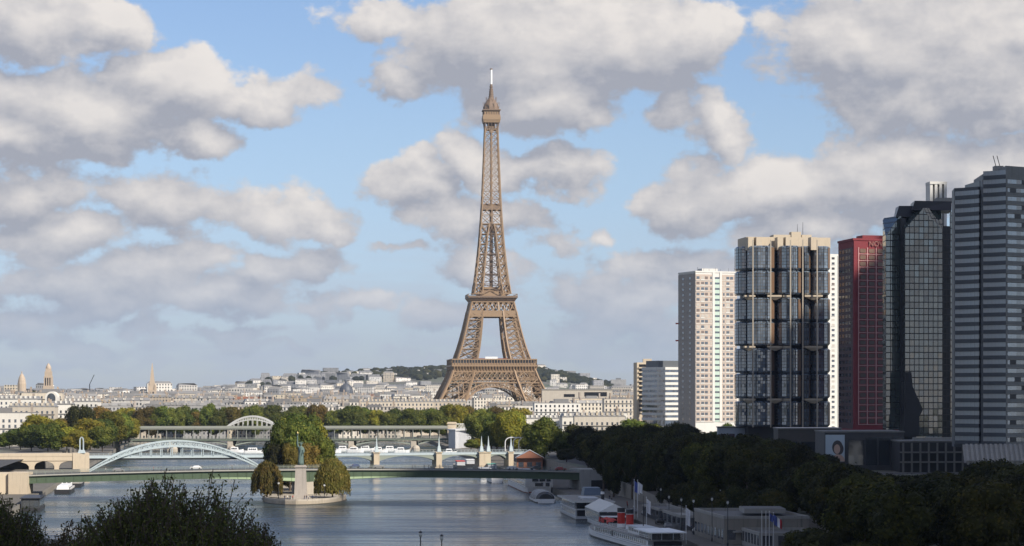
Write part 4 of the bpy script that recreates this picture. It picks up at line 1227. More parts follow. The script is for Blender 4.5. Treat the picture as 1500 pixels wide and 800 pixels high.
mb = MB(); mb.prism(grow(poly, .5), top - .3, top + .7, 0, 1); q = lerp2(B, C, .5); mb.obox((q[0], q[1] + 9), 16, 9, top + .7, top + 2.6, .2); mb.build('parapet', [M_redw, M_concrete], rt)
mb = MB(); mb.obox((lerp2(B, C, .7)[0], lerp2(B, C, .7)[1] + 6), 14, 4, top + .7, top + 2.2, .2); mb.build('white_plant', M_whitewall, rt)
fc = bpy.data.curves.new('sign_lettering', 'FONT'); fc.body = 'NOVOTEL'; fc.size = 3.5; fc.extrude = .12; fc.space_character = 1.05
fo_ = bpy.data.objects.new('tmp', fc); COL.objects.link(fo_); dg = bpy.context.evaluated_depsgraph_get(); me = bpy.data.meshes.new_from_object(fo_.evaluated_get(dg)); bpy.data.objects.remove(fo_)
sign = bpy.data.objects.new('sign_lettering', me); COL.objects.link(sign); me.materials.clear(); me.materials.append(plain('sign_brown', (.27, .13, .11), .5, var=.05)); sign.parent = rt
L = math.hypot(C[0] - B[0], C[1] - B[1]); nx, ny = (C[1] - B[1]) / L, -(C[0] - B[0]) / L; q = lerp2(B, C, .30)
sign.location = (q[0] + nx * .62 - B[0], q[1] + ny * .62 - B[1], top - 2.9 - 8); sign.rotation_euler = (R(90), 0, math.atan2(C[1] - B[1], C[0] - B[0]))

# --- crystal shaped glass tower
Yc = 1050; gt = thing('glass_tower', 'faceted mirror glass tower with slanted top corners and a black crown', 'tower', (X(1345, Yc), Yc, 8))
M_cry = curtain('crystal_glass', (.042, .058, .052), (.022, .024, .025), (2.05, 2.6), .075, .04, .014, ior=1.75, var=.12)
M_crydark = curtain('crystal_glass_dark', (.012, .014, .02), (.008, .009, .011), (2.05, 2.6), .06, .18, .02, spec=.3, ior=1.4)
ztop = Z(304, Yc); zbot = Z(640, Yc)
def cut_block(name, A, B, C, z0, z1, cuts, mats, par):
    """block whose corners are sliced by planes (point, outward normal); UVs are laid out in metres per face"""
    bm = bmesh.new(); poly = para(A, B, C)
    lo = [bm.verts.new((x, y, z0)) for x, y in poly]; hi_ = [bm.verts.new((x, y, z1)) for x, y in poly]
    for i in range(4): bm.faces.new((lo[i], lo[(i + 1) % 4], hi_[(i + 1) % 4], hi_[i]))
    bm.faces.new(hi_); bm.faces.new(lo[::-1])
    for (pt, nr) in cuts:
        r = bmesh.ops.bisect_plane(bm, geom=bm.verts[:] + bm.edges[:] + bm.faces[:], plane_co=pt, plane_no=nr, clear_outer=True)
        ed = [e for e in r['geom_cut'] if isinstance(e, bmesh.types.BMEdge)]
        bmesh.ops.contextual_create(bm, geom=ed)
    bmesh.ops.recalc_face_normals(bm, faces=bm.faces[:])
    uvl = bm.loops.layers.uv.new('UVMap'); base = Vector(par['_base'])
    for f in bm.faces:
        n = f.normal; t = Vector((-n.y, n.x, 0)); t = t.normalized() if t.length > .05 else Vector((1, 0, 0)); b = n.cross(t)
        o = f.verts[0].co.copy()
        for l in f.loops: d = l.vert.co; l[uvl].uv = (d.dot(t) - Vector((*B, 0)).dot(t), d.dot(b))
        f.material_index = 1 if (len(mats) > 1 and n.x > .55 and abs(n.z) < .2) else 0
    for v in bm.verts: v.co -= base
    me = bpy.data.meshes.new(name); bm.to_mesh(me); bm.free()
    for m in mats: me.materials.append(m)
    o = bpy.data.objects.new(name, me); COL.objects.link(o); o.parent = par; o['_base'] = tuple(base); return o
# main prism
A, B, C = wp(1316, Yc + 24), wp(1325.5, Yc), wp(1381, Yc + 3)
zs = Z(336, Yc)
pm = lerp2(B, C, .52)
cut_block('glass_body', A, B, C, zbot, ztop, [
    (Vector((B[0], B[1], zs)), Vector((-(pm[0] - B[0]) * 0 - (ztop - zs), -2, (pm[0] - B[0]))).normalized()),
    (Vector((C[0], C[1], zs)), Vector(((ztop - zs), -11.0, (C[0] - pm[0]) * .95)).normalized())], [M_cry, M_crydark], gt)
# slimmer prism to the left
A2, B2, C2 = wp(1293, Yc + 22), wp(1297.5, Yc + 8), wp(1320, Yc + 9)
zs2 = Z(345, Yc)
cut_block('glass_body', A2, B2, C2, Z(630, Yc), Z(314, Yc), [(Vector((B2[0], B2[1], zs2)), Vector((-(Z(314, Yc) - zs2), -3, (C2[0] - B2[0]) * .95)).normalized())], [M_cry], gt)
mb = MB(); mb.prism(para(wp(1316, Yc + 22), wp(1319.5, Yc + 6), wp(1327, Yc + 6)), 8, Z(318, Yc)); mb.build('recess', M_blackmetal, gt)
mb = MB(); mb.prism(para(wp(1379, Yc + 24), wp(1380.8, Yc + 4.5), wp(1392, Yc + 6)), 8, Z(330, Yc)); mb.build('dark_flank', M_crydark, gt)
mb = MB(); mb.prism(para(wp(1391, Yc + 30), wp(1392, Yc + 14), wp(1402, Yc + 15)), 8, Z(306, Yc)); mb.build('rear_wing', M_cry, gt)
M_black = plain('black_crown', (.014, .015, .02), .35, var=.1)
cr0 = para(wp(1334, Yc + 22), wp(1340, Yc + 4), wp(1394, Yc + 8))
mb = MB(); mb.taper(para(wp(1333, Yc + 22), wp(1336, Yc + 3), wp(1394, Yc + 6)), ztop - .8, cr0, Z(293, Yc)); mb.taper(para(wp(1309, Yc + 22), wp(1312, Yc + 9), wp(1336, Yc + 9)), Z(314, Yc) - .4, para(wp(1312, Yc + 22), wp(1317, Yc + 10), wp(1338, Yc + 10)), Z(299, Yc)); mb.build('crown', M_black, gt)
c = wp(1386, Yc + 14); mb = MB(); mb.obox(c, 9, 8, Z(293, Yc), Z(287, Yc)); mb.build('plant_room', M_concrete, gt)
# tapering foot below the body
mb = MB(); p_ = wp(1333, Yc + 6); mb.taper(rect(p_, 5.5, 8), 8, rect(wp(1327, Yc + 6), 4.0, 8), Z(560, Yc)); mb.build('foot', M_blackmetal, gt)
mb = MB(); pts = [(1325.5, 566), (1325.5, 606), (1322, 640), (1346, 640), (1346, 612), (1352, 600), (1337, 566), (1335, 545), (1326.5, 545)]
fr = [(X(p, Yc - 1.6), Yc - 1.6, Z(y, Yc - 1.6)) for p, y in pts]; bk = [(x, Yc + 9.0, z) for x, y, z in fr]
mb.face(fr)
for a_, b_, c_, d_ in zip(fr, fr[1:] + fr[:1], bk[1:] + bk[:1], bk): mb.face([d_, c_, b_, a_])
mb.build('slanted_base', M_black, gt)

# --- white chimney behind it
Yk = 1160; ch = thing('chimney', 'slotted white concrete chimney rising behind the black crown of the mirror tower', 'chimney', (X(1371, Yk), Yk, 8))
c = wp(1371.5, Yk); zt = Z(267, Yk)
for s_ in (-1, -.33, .33, 1):
    mb = MB(); mb.obox((c[0] + s_ * 3.2, c[1]), 1.25, 8.2, 8, zt - 1.2, .08); mb.build('fin', M_whitewall, ch)
mb = MB(); mb.obox(c, 6.4, 6.0, 8, zt - 2.4, .08); mb.build('shaft', M_concrete, ch)
mb = MB(); mb.obox(c, 8.0, 8.4, zt - 1.2, zt, .08); mb.build('cap', M_whitewall, ch)

# --- banded tower at the right edge
Yr = 900; bt = thing('residential_tower', 'tall banded grey residential tower of curved balconies cut off by the right edge', 'tower', (X(1440, Yr), Yr, 8))
topl, topr = Z(266, Yr), Z(250, Yr)
M_band = plain('dark_band', (.055, .06, .07), .5, var=.15)
M_bandr = plain('grey_panel', (.20, .205, .20), .7, var=.15, stain=.3)
M_bandw = glass('banded_glass', (.085, .09, .095), .3, cell=(.9, 3.3), var=.65, wobble=.05)
def wave(px0, px1, Ya, Yb, n=7, sag=1.2):
    return [(X(px0 + (px1 - px0) * k / n, Ya + (Yb - Ya) * k / n), Ya + (Yb - Ya) * k / n - sag * math.sin(math.pi * k / n) * -1) for k in range(n + 1)]
blocks = [(wave(1398.5, 1434, Yr + 16, Yr + 8, 6, .9), topl, Yr + 30, M_bandw, 31), (wave(1440, 1473, Yr + 2, Yr - 4, 6, .9), topr, Yr + 28, M_bandw, 32)]
zb_ = Z(652, Yr); fh = (topr - zb_) / 32
for front, tp, yb, mw, nf in blocks:
    back = [(front[-1][0] + .4, yb), (front[0][0] + 1.4, yb)]
    mb = MB(); mb.prism([(x, y + .9) for x, y in front] + back, zb_ - 1, tp - 1, 0, 1); mb.build('core', [M_band, M_roofgrey], bt)
    for f in range(nf):
        z = zb_ + f * fh
        if z + fh > tp + .2: break
        mb = MB()
        for a, b in zip(front, front[1:]): panel(mb, a, b, 0, 1, z + 1.35, z + fh - .05, -.8, -.15)
        mb.build('window_band', mw, bt)
        mb = MB(); fr = [(x, y - .35) for x, y in front]
        mb.prism(fr + [(front[-1][0], front[-1][1] + .5), (front[0][0], front[0][1] + .5)], z - .05, z + 1.35); mb.build('balcony_band', M_band, bt)
mb = MB(); mb.prism([(X(1434.5, Yr + 9), Yr + 9), (X(1440.2, Yr + 6), Yr + 6), (X(1441, Yr + 6) , Yr + 28), (X(1434, Yr), Yr + 28)], zb_ - 1, topl + 1); mb.build('recess', M_black, bt)
P, Q = (X(1473.4, Yr - 4), Yr - 4), (X(1530, Yr + 7), Yr + 7)
mb = MB(); mb.prism([P, Q, (Q[0], Q[1] + 24), (P[0] + .5, P[1] + 24)], zb_ - 1, topr + 1.4, 0, 1); mb.build('side_wing', [M_bandr, M_roofgrey], bt)
M_bandw2 = glass('wing_glass', (.16, .175, .18), .12, cell=(2.2, 3.3), var=.7, wobble=.04)
random.seed(4)
for f in range(31):
    z = zb_ + f * fh; mb = MB(); panel(mb, P, Q, .04, .98, z + 1.25, z + fh - .35, .02, .10); mb.build('window_band', M_bandw2, bt)
    mb = MB(); panel(mb, P, Q, .0, 1, z - .08, z + .10, .0, .22); mb.build('floor_edge', M_concrete, bt)
    if random.random() < .5:
        a = random.choice((.1, .22, .4, .55)); mb = MB(); panel(mb, P, Q, a, a + .16, z + 1.2, z + fh - .3, .08, .16); mb.build('loggia', M_black, bt)
mb = MB(); c = (X(1462, Yr + 12), Yr + 12); mb.obox(c, 3.2, 4, topr - .5, topr + 2.6); mb.build('plant_room', M_concrete, bt)
for d in (-.6, .8): mb = MB(); mb.bar((c[0] + d, c[1], topr + 2), (c[0] + d - 1.2, c[1], topr + 6.4), .22); mb.build('antenna', M_blackmetal, bt)
# sloping concrete apron at its foot
mb = MB(); n = 14
for k in range(n):
    a, b = X(1412 + 100 * k / n, Yr - 8), X(1412 + 100 * (k + .8) / n, Yr - 8)
    mb.face([(a - 2 + k * .0, Yr - 20, Z(676, Yr - 20)), (b - 2, Yr - 20, Z(676, Yr - 20)), (b, Yr - 5, zb_ + .3), (a, Yr - 5, zb_ + .3)]); mb.face([(a, Yr - 5, zb_), (b, Yr - 5, zb_), (b - 2, Yr - 20, Z(676, Yr - 20) - .6), (a - 2, Yr - 20, Z(676, Yr - 20) - .6)])
    mb.bar((b - 2, Yr - 20, Z(676, Yr - 20) - .4), (b, Yr - 5, zb_ - .2), .9, 1.6)
mb.build('sloping_apron', M_concrete, bt)

# --- cream balcony block and the banded white office left of the pink tower
Yb = 1760; A, B, C = wp(928, Yb + 16), wp(933, Yb), wp(958, Yb + 2); tp = Z(531, Yb); poly = para(A, B, C)
cb = thing('apartment_block', 'narrow cream block with stacked open balconies behind the white banded office', 'building', (B[0], B[1], 8))
mb = MB(); mb.prism(poly, 8, tp, 0, 1); mb.obox(wp(948, Yb + 8), 6, 6, tp, tp + 2.6); mb.build('wall', [M_cream, M_roofgrey], cb)
for f in range(11):
    z = tp - 3.2 - f * 3.1
    if z < 9: break
    mb = MB(); panel(mb, B, C, .12, .62, z, z + 1.9, -.02, .06); mb.build('balcony_opening', M_black, cb)
    mb = MB(); panel(mb, B, C, .08, .66, z - .9, z + .0, .0, 1.0); mb.build('balcony', M_cream, cb)
    mb = MB(); panel(mb, B, C, .74, .92, z + .1, z + 1.6, -.02, .06); mb.build('window', M_win, cb)
Yb = 1715; A, B, C = wp(940, Yb + 14), wp(962, Yb - 6), wp(1004, Yb + 6); tp = Z(538, Yb); poly = para(A, B, C)
wb = thing('office_building', 'white office building with long horizontal window bands beside the pink tower', 'building', (B[0], B[1], 8))
M_bluegl = glass('blue_glass', (.05, .07, .11), .06, cell=(1.6, 3))
mb = MB(); mb.prism(grow(poly, -.5), 8, tp, 0, 1); mb.build('core', [M_bluegl, M_roofgrey], wb)
n = 10; fh = (tp - Z(612, Yb)) / n
for f in range(n + 1):
    z = tp - f * fh - 1.7; mb = MB(); mb.prism(grow(poly, .0), z, z + 1.75); mb.build('spandrel_band', M_whitewall, wb)
mb = MB(); mb.prism(grow(poly, -3), tp + .05, tp + 4.4, 0, 1); mb.build('roof_storey', [plain('dark_metal_panel', (.10, .11, .12), .5), M_roofgrey], wb)

M_podc = plain('dark_concrete', (.15, .145, .135), .85, stain=.4)
# --- podium buildings in front of the towers
def flat_building(label, px0, px1, Y, ptop, depth, mwall, base=GROUND_Z, winrow=None, wmat=M_win, name='podium_building', roofm=None, cat='building', skew=4):
    A, B, C = (X(px0, Y) + 1, Y + depth), wp(px0, Y), wp(px1, Y + skew); tp = Z(ptop, Y)
    o = thing(name, label, cat, (B[0], B[1], base)); poly = para(A, B, C)
    mb = MB(); mb.prism(poly, base, tp, 0, 1); mb.build('wall', [mwall, roofm or M_roofgrey], o)
    mb = MB(); mb.prism(grow(poly, .5), tp, tp + .55, 0, 1); mb.build('roof_edge', [M_podc, roofm or M_roofgrey], o)
    for (t0, t1, z0, z1) in winrow or ():
        mb = MB(); panel(mb, B, C, t0, t1, z0, z1, -.02, .09); mb.build('window', wmat, o)
    return o, A, B, C, tp
M_darkgl = glass('shopfront_glass', (.02, .024, .028), .1, cell=(2, 4))
o, A, B, C, tp = flat_building('flat-roofed dark glass shopping podium below the red tower', 1208, 1324, 1010, 634, 40, plain('podium_wall', (.055, .055, .058), .7), winrow=[(.30, .50, 9, 19), (.52, .66, 9, 20), (.68, .82, 9, 20), (.85, .98, 9, 20)], wmat=M_darkgl)
# advertising banner with a portrait
bn = thing('advertising_banner', 'pale blue wall banner with a dark-haired head and bare shoulders', 'banner', (B[0], B[1] - .3, 9))
mb = MB(); L = X(1236, 1010) - X(1208, 1010); x0 = B[0] + .3; z0, z1 = Z(676, 1010), Z(637, 1010)
mb.box(x0, x0 + L, B[1] - .5, B[1] - .12, z0, z1); mb.build('panel', plain('banner_blue', (.42, .50, .56), .6, var=.05), bn)
def disc(mb, cx, cz, rx, rz, y, n=24, a0=0, a1=360):
    mb.face([(cx + rx * math.cos(R(a0 + (a1 - a0) * k / n)), y, cz + rz * math.sin(R(a0 + (a1 - a0) * k / n))) for k in range(n)])
mb = MB(); disc(mb, x0 + L * .62, z0 + 5.6, 2.1, 2.8, B[1] - .53); disc(mb, x0 + L * .72, z0 + 5.0, 1.7, 2.3, B[1] - .534); mb.build('printed_hair', plain('print_dark', (.06, .05, .05), .7), bn)
mb = MB(); disc(mb, x0 + L * .60, z0 + 4.9, 1.25, 1.9, B[1] - .54); disc(mb, x0 + L * .66, z0 + .02, 2.6, 2.9, B[1] - .528, 24, 0, 180); mb.build('printed_skin', plain('print_skin', (.50, .34, .27), .7), bn)
flat_building('long low podium with a pale flat roof in front of the pod tower', 1140, 1232, 1130, 629, 30, plain('podium_brown', (.07, .062, .055), .8), winrow=[(.05, .3, 10, 16), (.35, .62, 10, 16), (.66, .95, 10, 16)], wmat=M_darkgl, roofm=plain('pale_roof', (.5, .48, .45), .8))
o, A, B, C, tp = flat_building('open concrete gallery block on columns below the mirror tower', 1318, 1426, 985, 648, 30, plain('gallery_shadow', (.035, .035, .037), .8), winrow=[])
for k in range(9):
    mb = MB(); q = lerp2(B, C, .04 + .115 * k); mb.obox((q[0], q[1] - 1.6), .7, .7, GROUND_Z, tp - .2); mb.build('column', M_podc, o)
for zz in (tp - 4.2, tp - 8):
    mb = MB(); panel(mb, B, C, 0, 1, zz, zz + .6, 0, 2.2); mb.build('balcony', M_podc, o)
mb = MB(); panel(mb, B, C, .2, .82, tp + .9, tp + 1.9, -3, -1); mb.build('roof_rail', M_concrete, o)
flat_building('pale blue-grey low block among the trees below the pink tower', 1052, 1092, 1290, 627, 20, plain('bluegrey_wall', (.36, .40, .46), .7), winrow=[(.1, .3, 14, 17), (.4, .6, 14, 17), (.7, .9, 14, 17)])
flat_building('plain white low building glimpsed between trees left of the pink tower', 969, 994, 1560, 626, 18, M_whitewall, winrow=[(.15, .3, 10, 12), (.45, .6, 10, 12), (.72, .86, 10, 12)])
# ------------------------------------------------------------------ trees
def leaf_mat(name, a, b, c, rough=.75, trans=.22, sc=.35):
    m, g = new_mat(name)
    pos = g.new('ShaderNodeTexCoord').outputs['Object']
    r = g.new('ShaderNodeObjectInfo').outputs['Random']; ri = g.new('ShaderNodeNewGeometry').outputs['Random Per Island']
    n = g.noise(g.vec('ADD', pos, g.comb(g.math('MULTIPLY', r, 91.0), 0, 0)), sc, 4, .6)['Fac']
    col = g.mix(g.step(n, .36, .64), rgb(*a), rgb(*b))
    col = g.mix(g.step(ri, .72, 1.0, 0, .75), col, rgb(*c))
    h = g.new('ShaderNodeHueSaturation'); g.put(h.inputs['Color'], col)
    g.put(h.inputs['Value'], g.math('MULTIPLY', g.step(r, 0, 1, .62, 1.42, False), g.step(ri, 0, 1, .75, 1.25, False)))
    g.put(h.inputs['Hue'], g.step(g.math('FRACT', g.math('MULTIPLY', r, 13.7)), 0, 1, .48, .515, False))
    col = h.outputs[0]
    d = principled(g, col, rough, 0, .25)
    t = g.new('ShaderNodeBsdfTranslucent'); g.put(t.inputs['Color'], col)
    mx = g.new('ShaderNodeMixShader'); mx.inputs[0].default_value = trans
    g.l.new(d.outputs[0], mx.inputs[1]); g.l.new(t.outputs[0], mx.inputs[2]); finish(g, mx.outputs[0])
    MATS[name] = m; return m
L_green = leaf_mat('leaves_green', (.068, .098, .016), (.11, .135, .02), (.17, .165, .03), trans=.3)
L_yellow = leaf_mat('leaves_yellowing', (.14, .15, .016), (.20, .185, .02), (.27, .21, .025), trans=.3)
L_brown = leaf_mat('leaves_bronze', (.105, .088, .02), (.145, .11, .022), (.19, .125, .025), trans=.3)
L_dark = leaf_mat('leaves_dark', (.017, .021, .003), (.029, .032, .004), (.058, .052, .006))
L_willow = leaf_mat('leaves_willow', (.115, .115, .026), (.165, .135, .034), (.21, .155, .04), trans=.35)
L_front = leaf_mat('leaves_front', (.050, .060, .014), (.085, .088, .02), (.13, .115, .03), sc=.6)
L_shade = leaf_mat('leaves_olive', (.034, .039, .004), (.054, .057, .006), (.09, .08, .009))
M_bark = plain('bark', (.10, .075, .055), .95, var=.3, scale=1.2)

def crown_mesh(name, seed, rx, rz, zc, lobes, cards, size, mat, flat=.75, core=.80):
    rnd = random.Random(seed); mb = MB()
    L = [(Vector((0, 0, zc)), min(rx, rz) * .72)]
    for i in range(lobes):
        a = rnd.uniform(0, 2 * math.pi); el = math.asin(rnd.uniform(-.75, 1)); q = rnd.uniform(.45, .74)
        p = Vector((rx * q * math.cos(a) * math.cos(el), rx * q * math.sin(a) * math.cos(el), zc + rz * q * math.sin(el)))
        L.append((p, min(rx, rz) * rnd.uniform(.28, .46)))
    tot = sum(r * r for _, r in L)
    for p, r in L:
        n = int(cards * r * r / tot)
        for k in range(n):
            d = Vector((rnd.gauss(0, 1), rnd.gauss(0, 1), rnd.gauss(0, 1))).normalized()
            rr = r * (1 + rnd.gauss(0, .09)) + .10 * r * mnoise.noise((p + d * r) * .9)
            c = p + Vector((d.x * rr, d.y * rr, d.z * rr * .92))
            if any((c - p2).length < r2 * .80 for p2, r2 in L if p2 is not p): continue
            nrm = (d * .9 + Vector((rnd.gauss(0, 1), rnd.gauss(0, 1), rnd.gauss(0, 1) + .35)) * .42).normalized()
            t = nrm.cross(Vector((rnd.gauss(0, 1), rnd.gauss(0, 1), rnd.gauss(0, 1)))).normalized(); b = nrm.cross(t)
            s1, s2 = size * rnd.uniform(.55, 1.25), size * rnd.uniform(.4, .8)
            mb.face([c - t * s1, c - b * s2 + t * s1 * .1, c + t * s1, c + b * s2 - t * s1 * .15])
        # the inner mass of twigs and leaves
        bm = bmesh.new(); bmesh.ops.create_icosphere(bm, subdivisions=2, radius=r * core)
        o = len(mb.v)
        for v in bm.verts:
            w = v.co * (1 + .22 * mnoise.noise(v.co * .8 + p)); mb.v.append(tuple(p + w))
        for f in bm.faces: mb.f.append(tuple(o + v.index for v in f.verts)); mb.m.append(0); mb.uv.append([(0, 0)] * 3)
        bm.free()
    return mb.mesh(name, mat)
def trunk_mesh(name, seed, h, r, reach, n=6):
    rnd = random.Random(seed); mb = MB()
    mb.tube((0, 0, -.5), (0, 0, h * .5), r, r * .75, 8); mb.tube((0, 0, h * .5), (rnd.uniform(-.4, .4), rnd.uniform(-.4, .4), h), r * .75, r * .4, 8)
    for k in range(n):
        a = 2 * math.pi * k / n + rnd.uniform(-.4, .4); z0 = h * rnd.uniform(.45, .8)
        p = Vector((0, 0, z0)); q = Vector((math.cos(a) * reach * .45, math.sin(a) * reach * .45, z0 + h * .22)); e = Vector((math.cos(a) * reach * .8, math.sin(a) * reach * .8, z0 + h * .5))
        mb.tube(p, q, r * .42, r * .28, 6); mb.tube(q, e, r * .28, r * .1, 6)
    return mb.mesh(name, M_bark)
def willow_mesh(name, seed, rx, h, mat):
    rnd = random.Random(seed); mb = MB()
    for k in range(820):
        a = rnd.uniform(0, 2 * math.pi); q = math.sqrt(rnd.uniform(.02, 1)); x, y = rx * q * math.cos(a), rx * q * math.sin(a)
        ztop = h * (1 - .45 * q ** 2.4) + rnd.gauss(0, .35); drop = max(.8, (ztop - rnd.uniform(.2, 3.2)) * (.15 + .85 * q))
        n = int(drop / .42) + 2; sx, sy = x * 1.04, y * 1.04
        for j in range(n):
            t = j / n; c = Vector((x + (sx - x) * t + rnd.gauss(0, .13), y + (sy - y) * t + rnd.gauss(0, .13), ztop - drop * t))
            d = Vector((rnd.gauss(0, .3), rnd.gauss(0, .3), -1)).normalized(); w = Vector((math.cos(a + 1.57 + rnd.gauss(0, .7)), math.sin(a + 1.57 + rnd.gauss(0, .7)), 0)) * .16
            s = rnd.uniform(.3, .55); mb.face([c - d * s, c - w, c + d * s, c + w])
    bm = bmesh.new(); bmesh.ops.create_icosphere(bm, subdivisions=3, radius=1); o = len(mb.v)
    for v in bm.verts:
        z = v.co.z; k = 1 + .15 * mnoise.noise(v.co * 2.2)
        mb.v.append((v.co.x * rx * .62 * k * (1 if z > 0 else 1.05), v.co.y * rx * .62 * k, h * .50 + z * h * .40 * k))
    for f in bm.faces: mb.f.append(tuple(o + v.index for v in f.verts)); mb.m.append(0); mb.uv.append([(0, 0)] * 3)
    bm.free(); return mb.mesh(name, mat)

CR = [crown_mesh('crown', 11 + i, 1.0 * 5.2, 5.0 + (i % 3) * .9, 8.6, 15 + i % 3 * 3, 6800, .34, L_green) for i in range(5)]
CRB = [crown_mesh('crown', 51 + i, 5.2, 6.6, 7.2, 18 + i % 3 * 3, 7600, .34, L_green) for i in range(4)]
TR = [trunk_mesh('trunk', 30 + i, 7.5, .34, 4.4) for i in range(3)]
TREE_COUNT = [0]
def tree(label, px, Y, ptop, wpx, mat, group, base=GROUND_Z, name='plane_tree', bushy=False):
    """a tree whose crown top stands at the given height; wpx is the crown width"""
    i = TREE_COUNT[0]; TREE_COUNT[0] += 1
    rnd = random.Random(i * 7 + 3)
    H = max(5.0, Z(ptop, Y) - base); w = wpx * Y / F
    o = thing(name, label, 'tree', (X(px, Y), Y, base), group)
    cm = CRB[i % 4] if bushy else CR[i % 5]; sc = (w / 10.8, w / 10.8 * rnd.uniform(.9, 1.1), H / 14.2)
    t = bpy.data.objects.new('trunk', TR[i % 3]); COL.objects.link(t); t.parent = o; t.scale = (max(.8, sc[2] * .9), max(.8, sc[2] * .9), sc[2])
    c = bpy.data.objects.new('crown', cm); COL.objects.link(c); c.parent = o; c.scale = sc
    a = rnd.uniform(0, 6.28); c.rotation_euler = (0, 0, a)
    if bushy: c.scale = (sc[0] * 1.08, sc[1] * 1.08, sc[2] * 1.12); c.location = (0, 0, -1.7 * sc[2])
    c.material_slots[0].link = 'OBJECT'; c.material_slots[0].material = mat
    return o
rnd = random.Random(5)
# left bank clump behind the railway viaduct
LEFT = [(30, 1370, 625, 44, L_green), (56, 1420, 604, 50, L_yellow), (70, 1330, 613, 50, L_green), (98, 1350, 622, 44, L_yellow), (118, 1460, 590, 46, L_dark), (132, 1380, 610, 50, L_yellow), (150, 1420, 606, 46, L_green),
        (165, 1490, 598, 46, L_yellow), (95, 1500, 610, 42, L_brown), (150, 1560, 592, 42, L_brown), (176, 1560, 598, 40, L_green), (40, 1520, 606, 42, L_dark), (14, 1400, 632, 40, L_green), (114, 1330, 628, 42, L_yellow), (188, 1620, 604, 36, L_yellow), (46, 1340, 618, 46, L_green), (150, 1350, 622, 40, L_green), (84, 1380, 612, 44, L_yellow)]
for k, (px, Y, pt, w, m) in enumerate(LEFT):
    kind = {L_green: 'green', L_yellow: 'yellowing', L_brown: 'bronze', L_dark: 'dark green'}[m]
    tree('%s tree in the clump behind the stone arches, %s from its left end' % (kind, ordinal(sorted(range(len(LEFT)), key=lambda j: LEFT[j][0]).index(k))), px, Y, pt, w, m, 'trees of the left bank clump', bushy=True)
# long row behind the double-deck bridge
k = 0; px = 186
FAR = []
while px < 768:
    Y = rnd.choice((1770, 1850, 1940)); pt = rnd.uniform(587, 602) + (4 if 560 < px < 650 else 0)
    FAR.append((px + rnd.uniform(-3, 3), Y, pt, rnd.uniform(30, 44), rnd.choice((L_green, L_green, L_green, L_brown, L_yellow)))); px += rnd.uniform(10, 15)
for k, (px, Y, pt, w, m) in enumerate(FAR):
    tree('tree in the long row behind the metro bridge, %s from the left' % ordinal(k), px, Y, pt, w, m, 'row of trees behind the metro bridge', bushy=True)
# trees on the island
ISL = [(951, 436, 612, 56, L_green), (955, 466, 622, 56, L_green), (965, 412, 607, 50, L_green), (1000, 440, 601, 66, L_green), (1040, 420, 607, 56, L_green), (1060, 458, 604, 58, L_yellow), (1120, 432, 599, 52, L_green), (1150, 450, 600, 46, L_green),
       (1210, 425, 601, 46, L_green), (1280, 440, 600, 44, L_yellow), (1380, 432, 600, 40, L_green), (1500, 436, 602, 38, L_green), (948, 476, 640, 40, L_green), (949, 404, 640, 36, L_dark), (947, 452, 642, 40, L_brown), (946, 425, 644, 36, L_brown)]
for k, (Y, px, pt, w, m) in enumerate(ISL):
    tree('tree in the grove behind the statue, %s along the island' % ordinal(sorted(range(len(ISL)), key=lambda j: ISL[j][0]).index(k)), px, Y, pt, w, m, 'trees of the island grove', ISZ, 'island_tree', True)
for (px, Y, w, pt, lab, sd) in ((391, 885, 46, 677, 'bronze weeping willow left of the statue at the island tip', 3), (487, 885, 52, 673, 'bronze-green weeping willow right of the statue at the island tip', 8)):
    H = Z(pt, Y) - ISZ; o = thing('willow_tree', lab, 'tree', (X(px, Y), Y, ISZ))
    wm = willow_mesh('crown', sd, w * Y / F / 2, H, L_willow); c = bpy.data.objects.new('crown', wm); COL.objects.link(c); c.parent = o
    t = bpy.data.objects.new('trunk', TR[0]); COL.objects.link(t); t.parent = o; t.scale = (.9, .9, H / 13)
# right bank: mixed sunlit and shaded trees between the railway bridge and the towers
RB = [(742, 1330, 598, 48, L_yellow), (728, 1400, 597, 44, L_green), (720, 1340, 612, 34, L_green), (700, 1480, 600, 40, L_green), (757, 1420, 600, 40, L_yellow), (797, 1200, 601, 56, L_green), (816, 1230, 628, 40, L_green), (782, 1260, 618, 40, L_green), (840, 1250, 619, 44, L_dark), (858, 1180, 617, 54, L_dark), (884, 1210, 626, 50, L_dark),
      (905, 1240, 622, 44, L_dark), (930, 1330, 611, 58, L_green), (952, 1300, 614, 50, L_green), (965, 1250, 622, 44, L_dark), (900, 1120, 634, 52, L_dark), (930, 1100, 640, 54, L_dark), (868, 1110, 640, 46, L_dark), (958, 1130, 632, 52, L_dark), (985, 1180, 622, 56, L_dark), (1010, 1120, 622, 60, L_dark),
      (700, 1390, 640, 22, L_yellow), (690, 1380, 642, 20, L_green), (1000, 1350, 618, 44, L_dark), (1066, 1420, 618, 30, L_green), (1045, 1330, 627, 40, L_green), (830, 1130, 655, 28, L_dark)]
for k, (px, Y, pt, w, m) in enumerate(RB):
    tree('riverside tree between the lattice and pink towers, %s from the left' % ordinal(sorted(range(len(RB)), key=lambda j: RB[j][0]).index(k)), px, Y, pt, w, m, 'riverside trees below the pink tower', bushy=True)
QT = [(884, 905, 650, 34), (899, 868, 655, 32), (912, 890, 645, 36), (926, 850, 652, 38), (940, 870, 642, 40), (955, 842, 650, 36), (969, 905, 640, 40), (985, 880, 640, 40), (918, 935, 640, 36), (893, 945, 648, 32), (950, 920, 636, 40)]
for k, (px, Y, pt, w) in enumerate(QT):
    tree('dark tree on the lower quay beyond the covered barge, %s from the left' % ordinal(sorted(q[0] for q in QT).index(px)), px, Y, pt, w, L_dark, 'dark trees on the lower quay', QUAY_Z, bushy=k % 3 > 0)
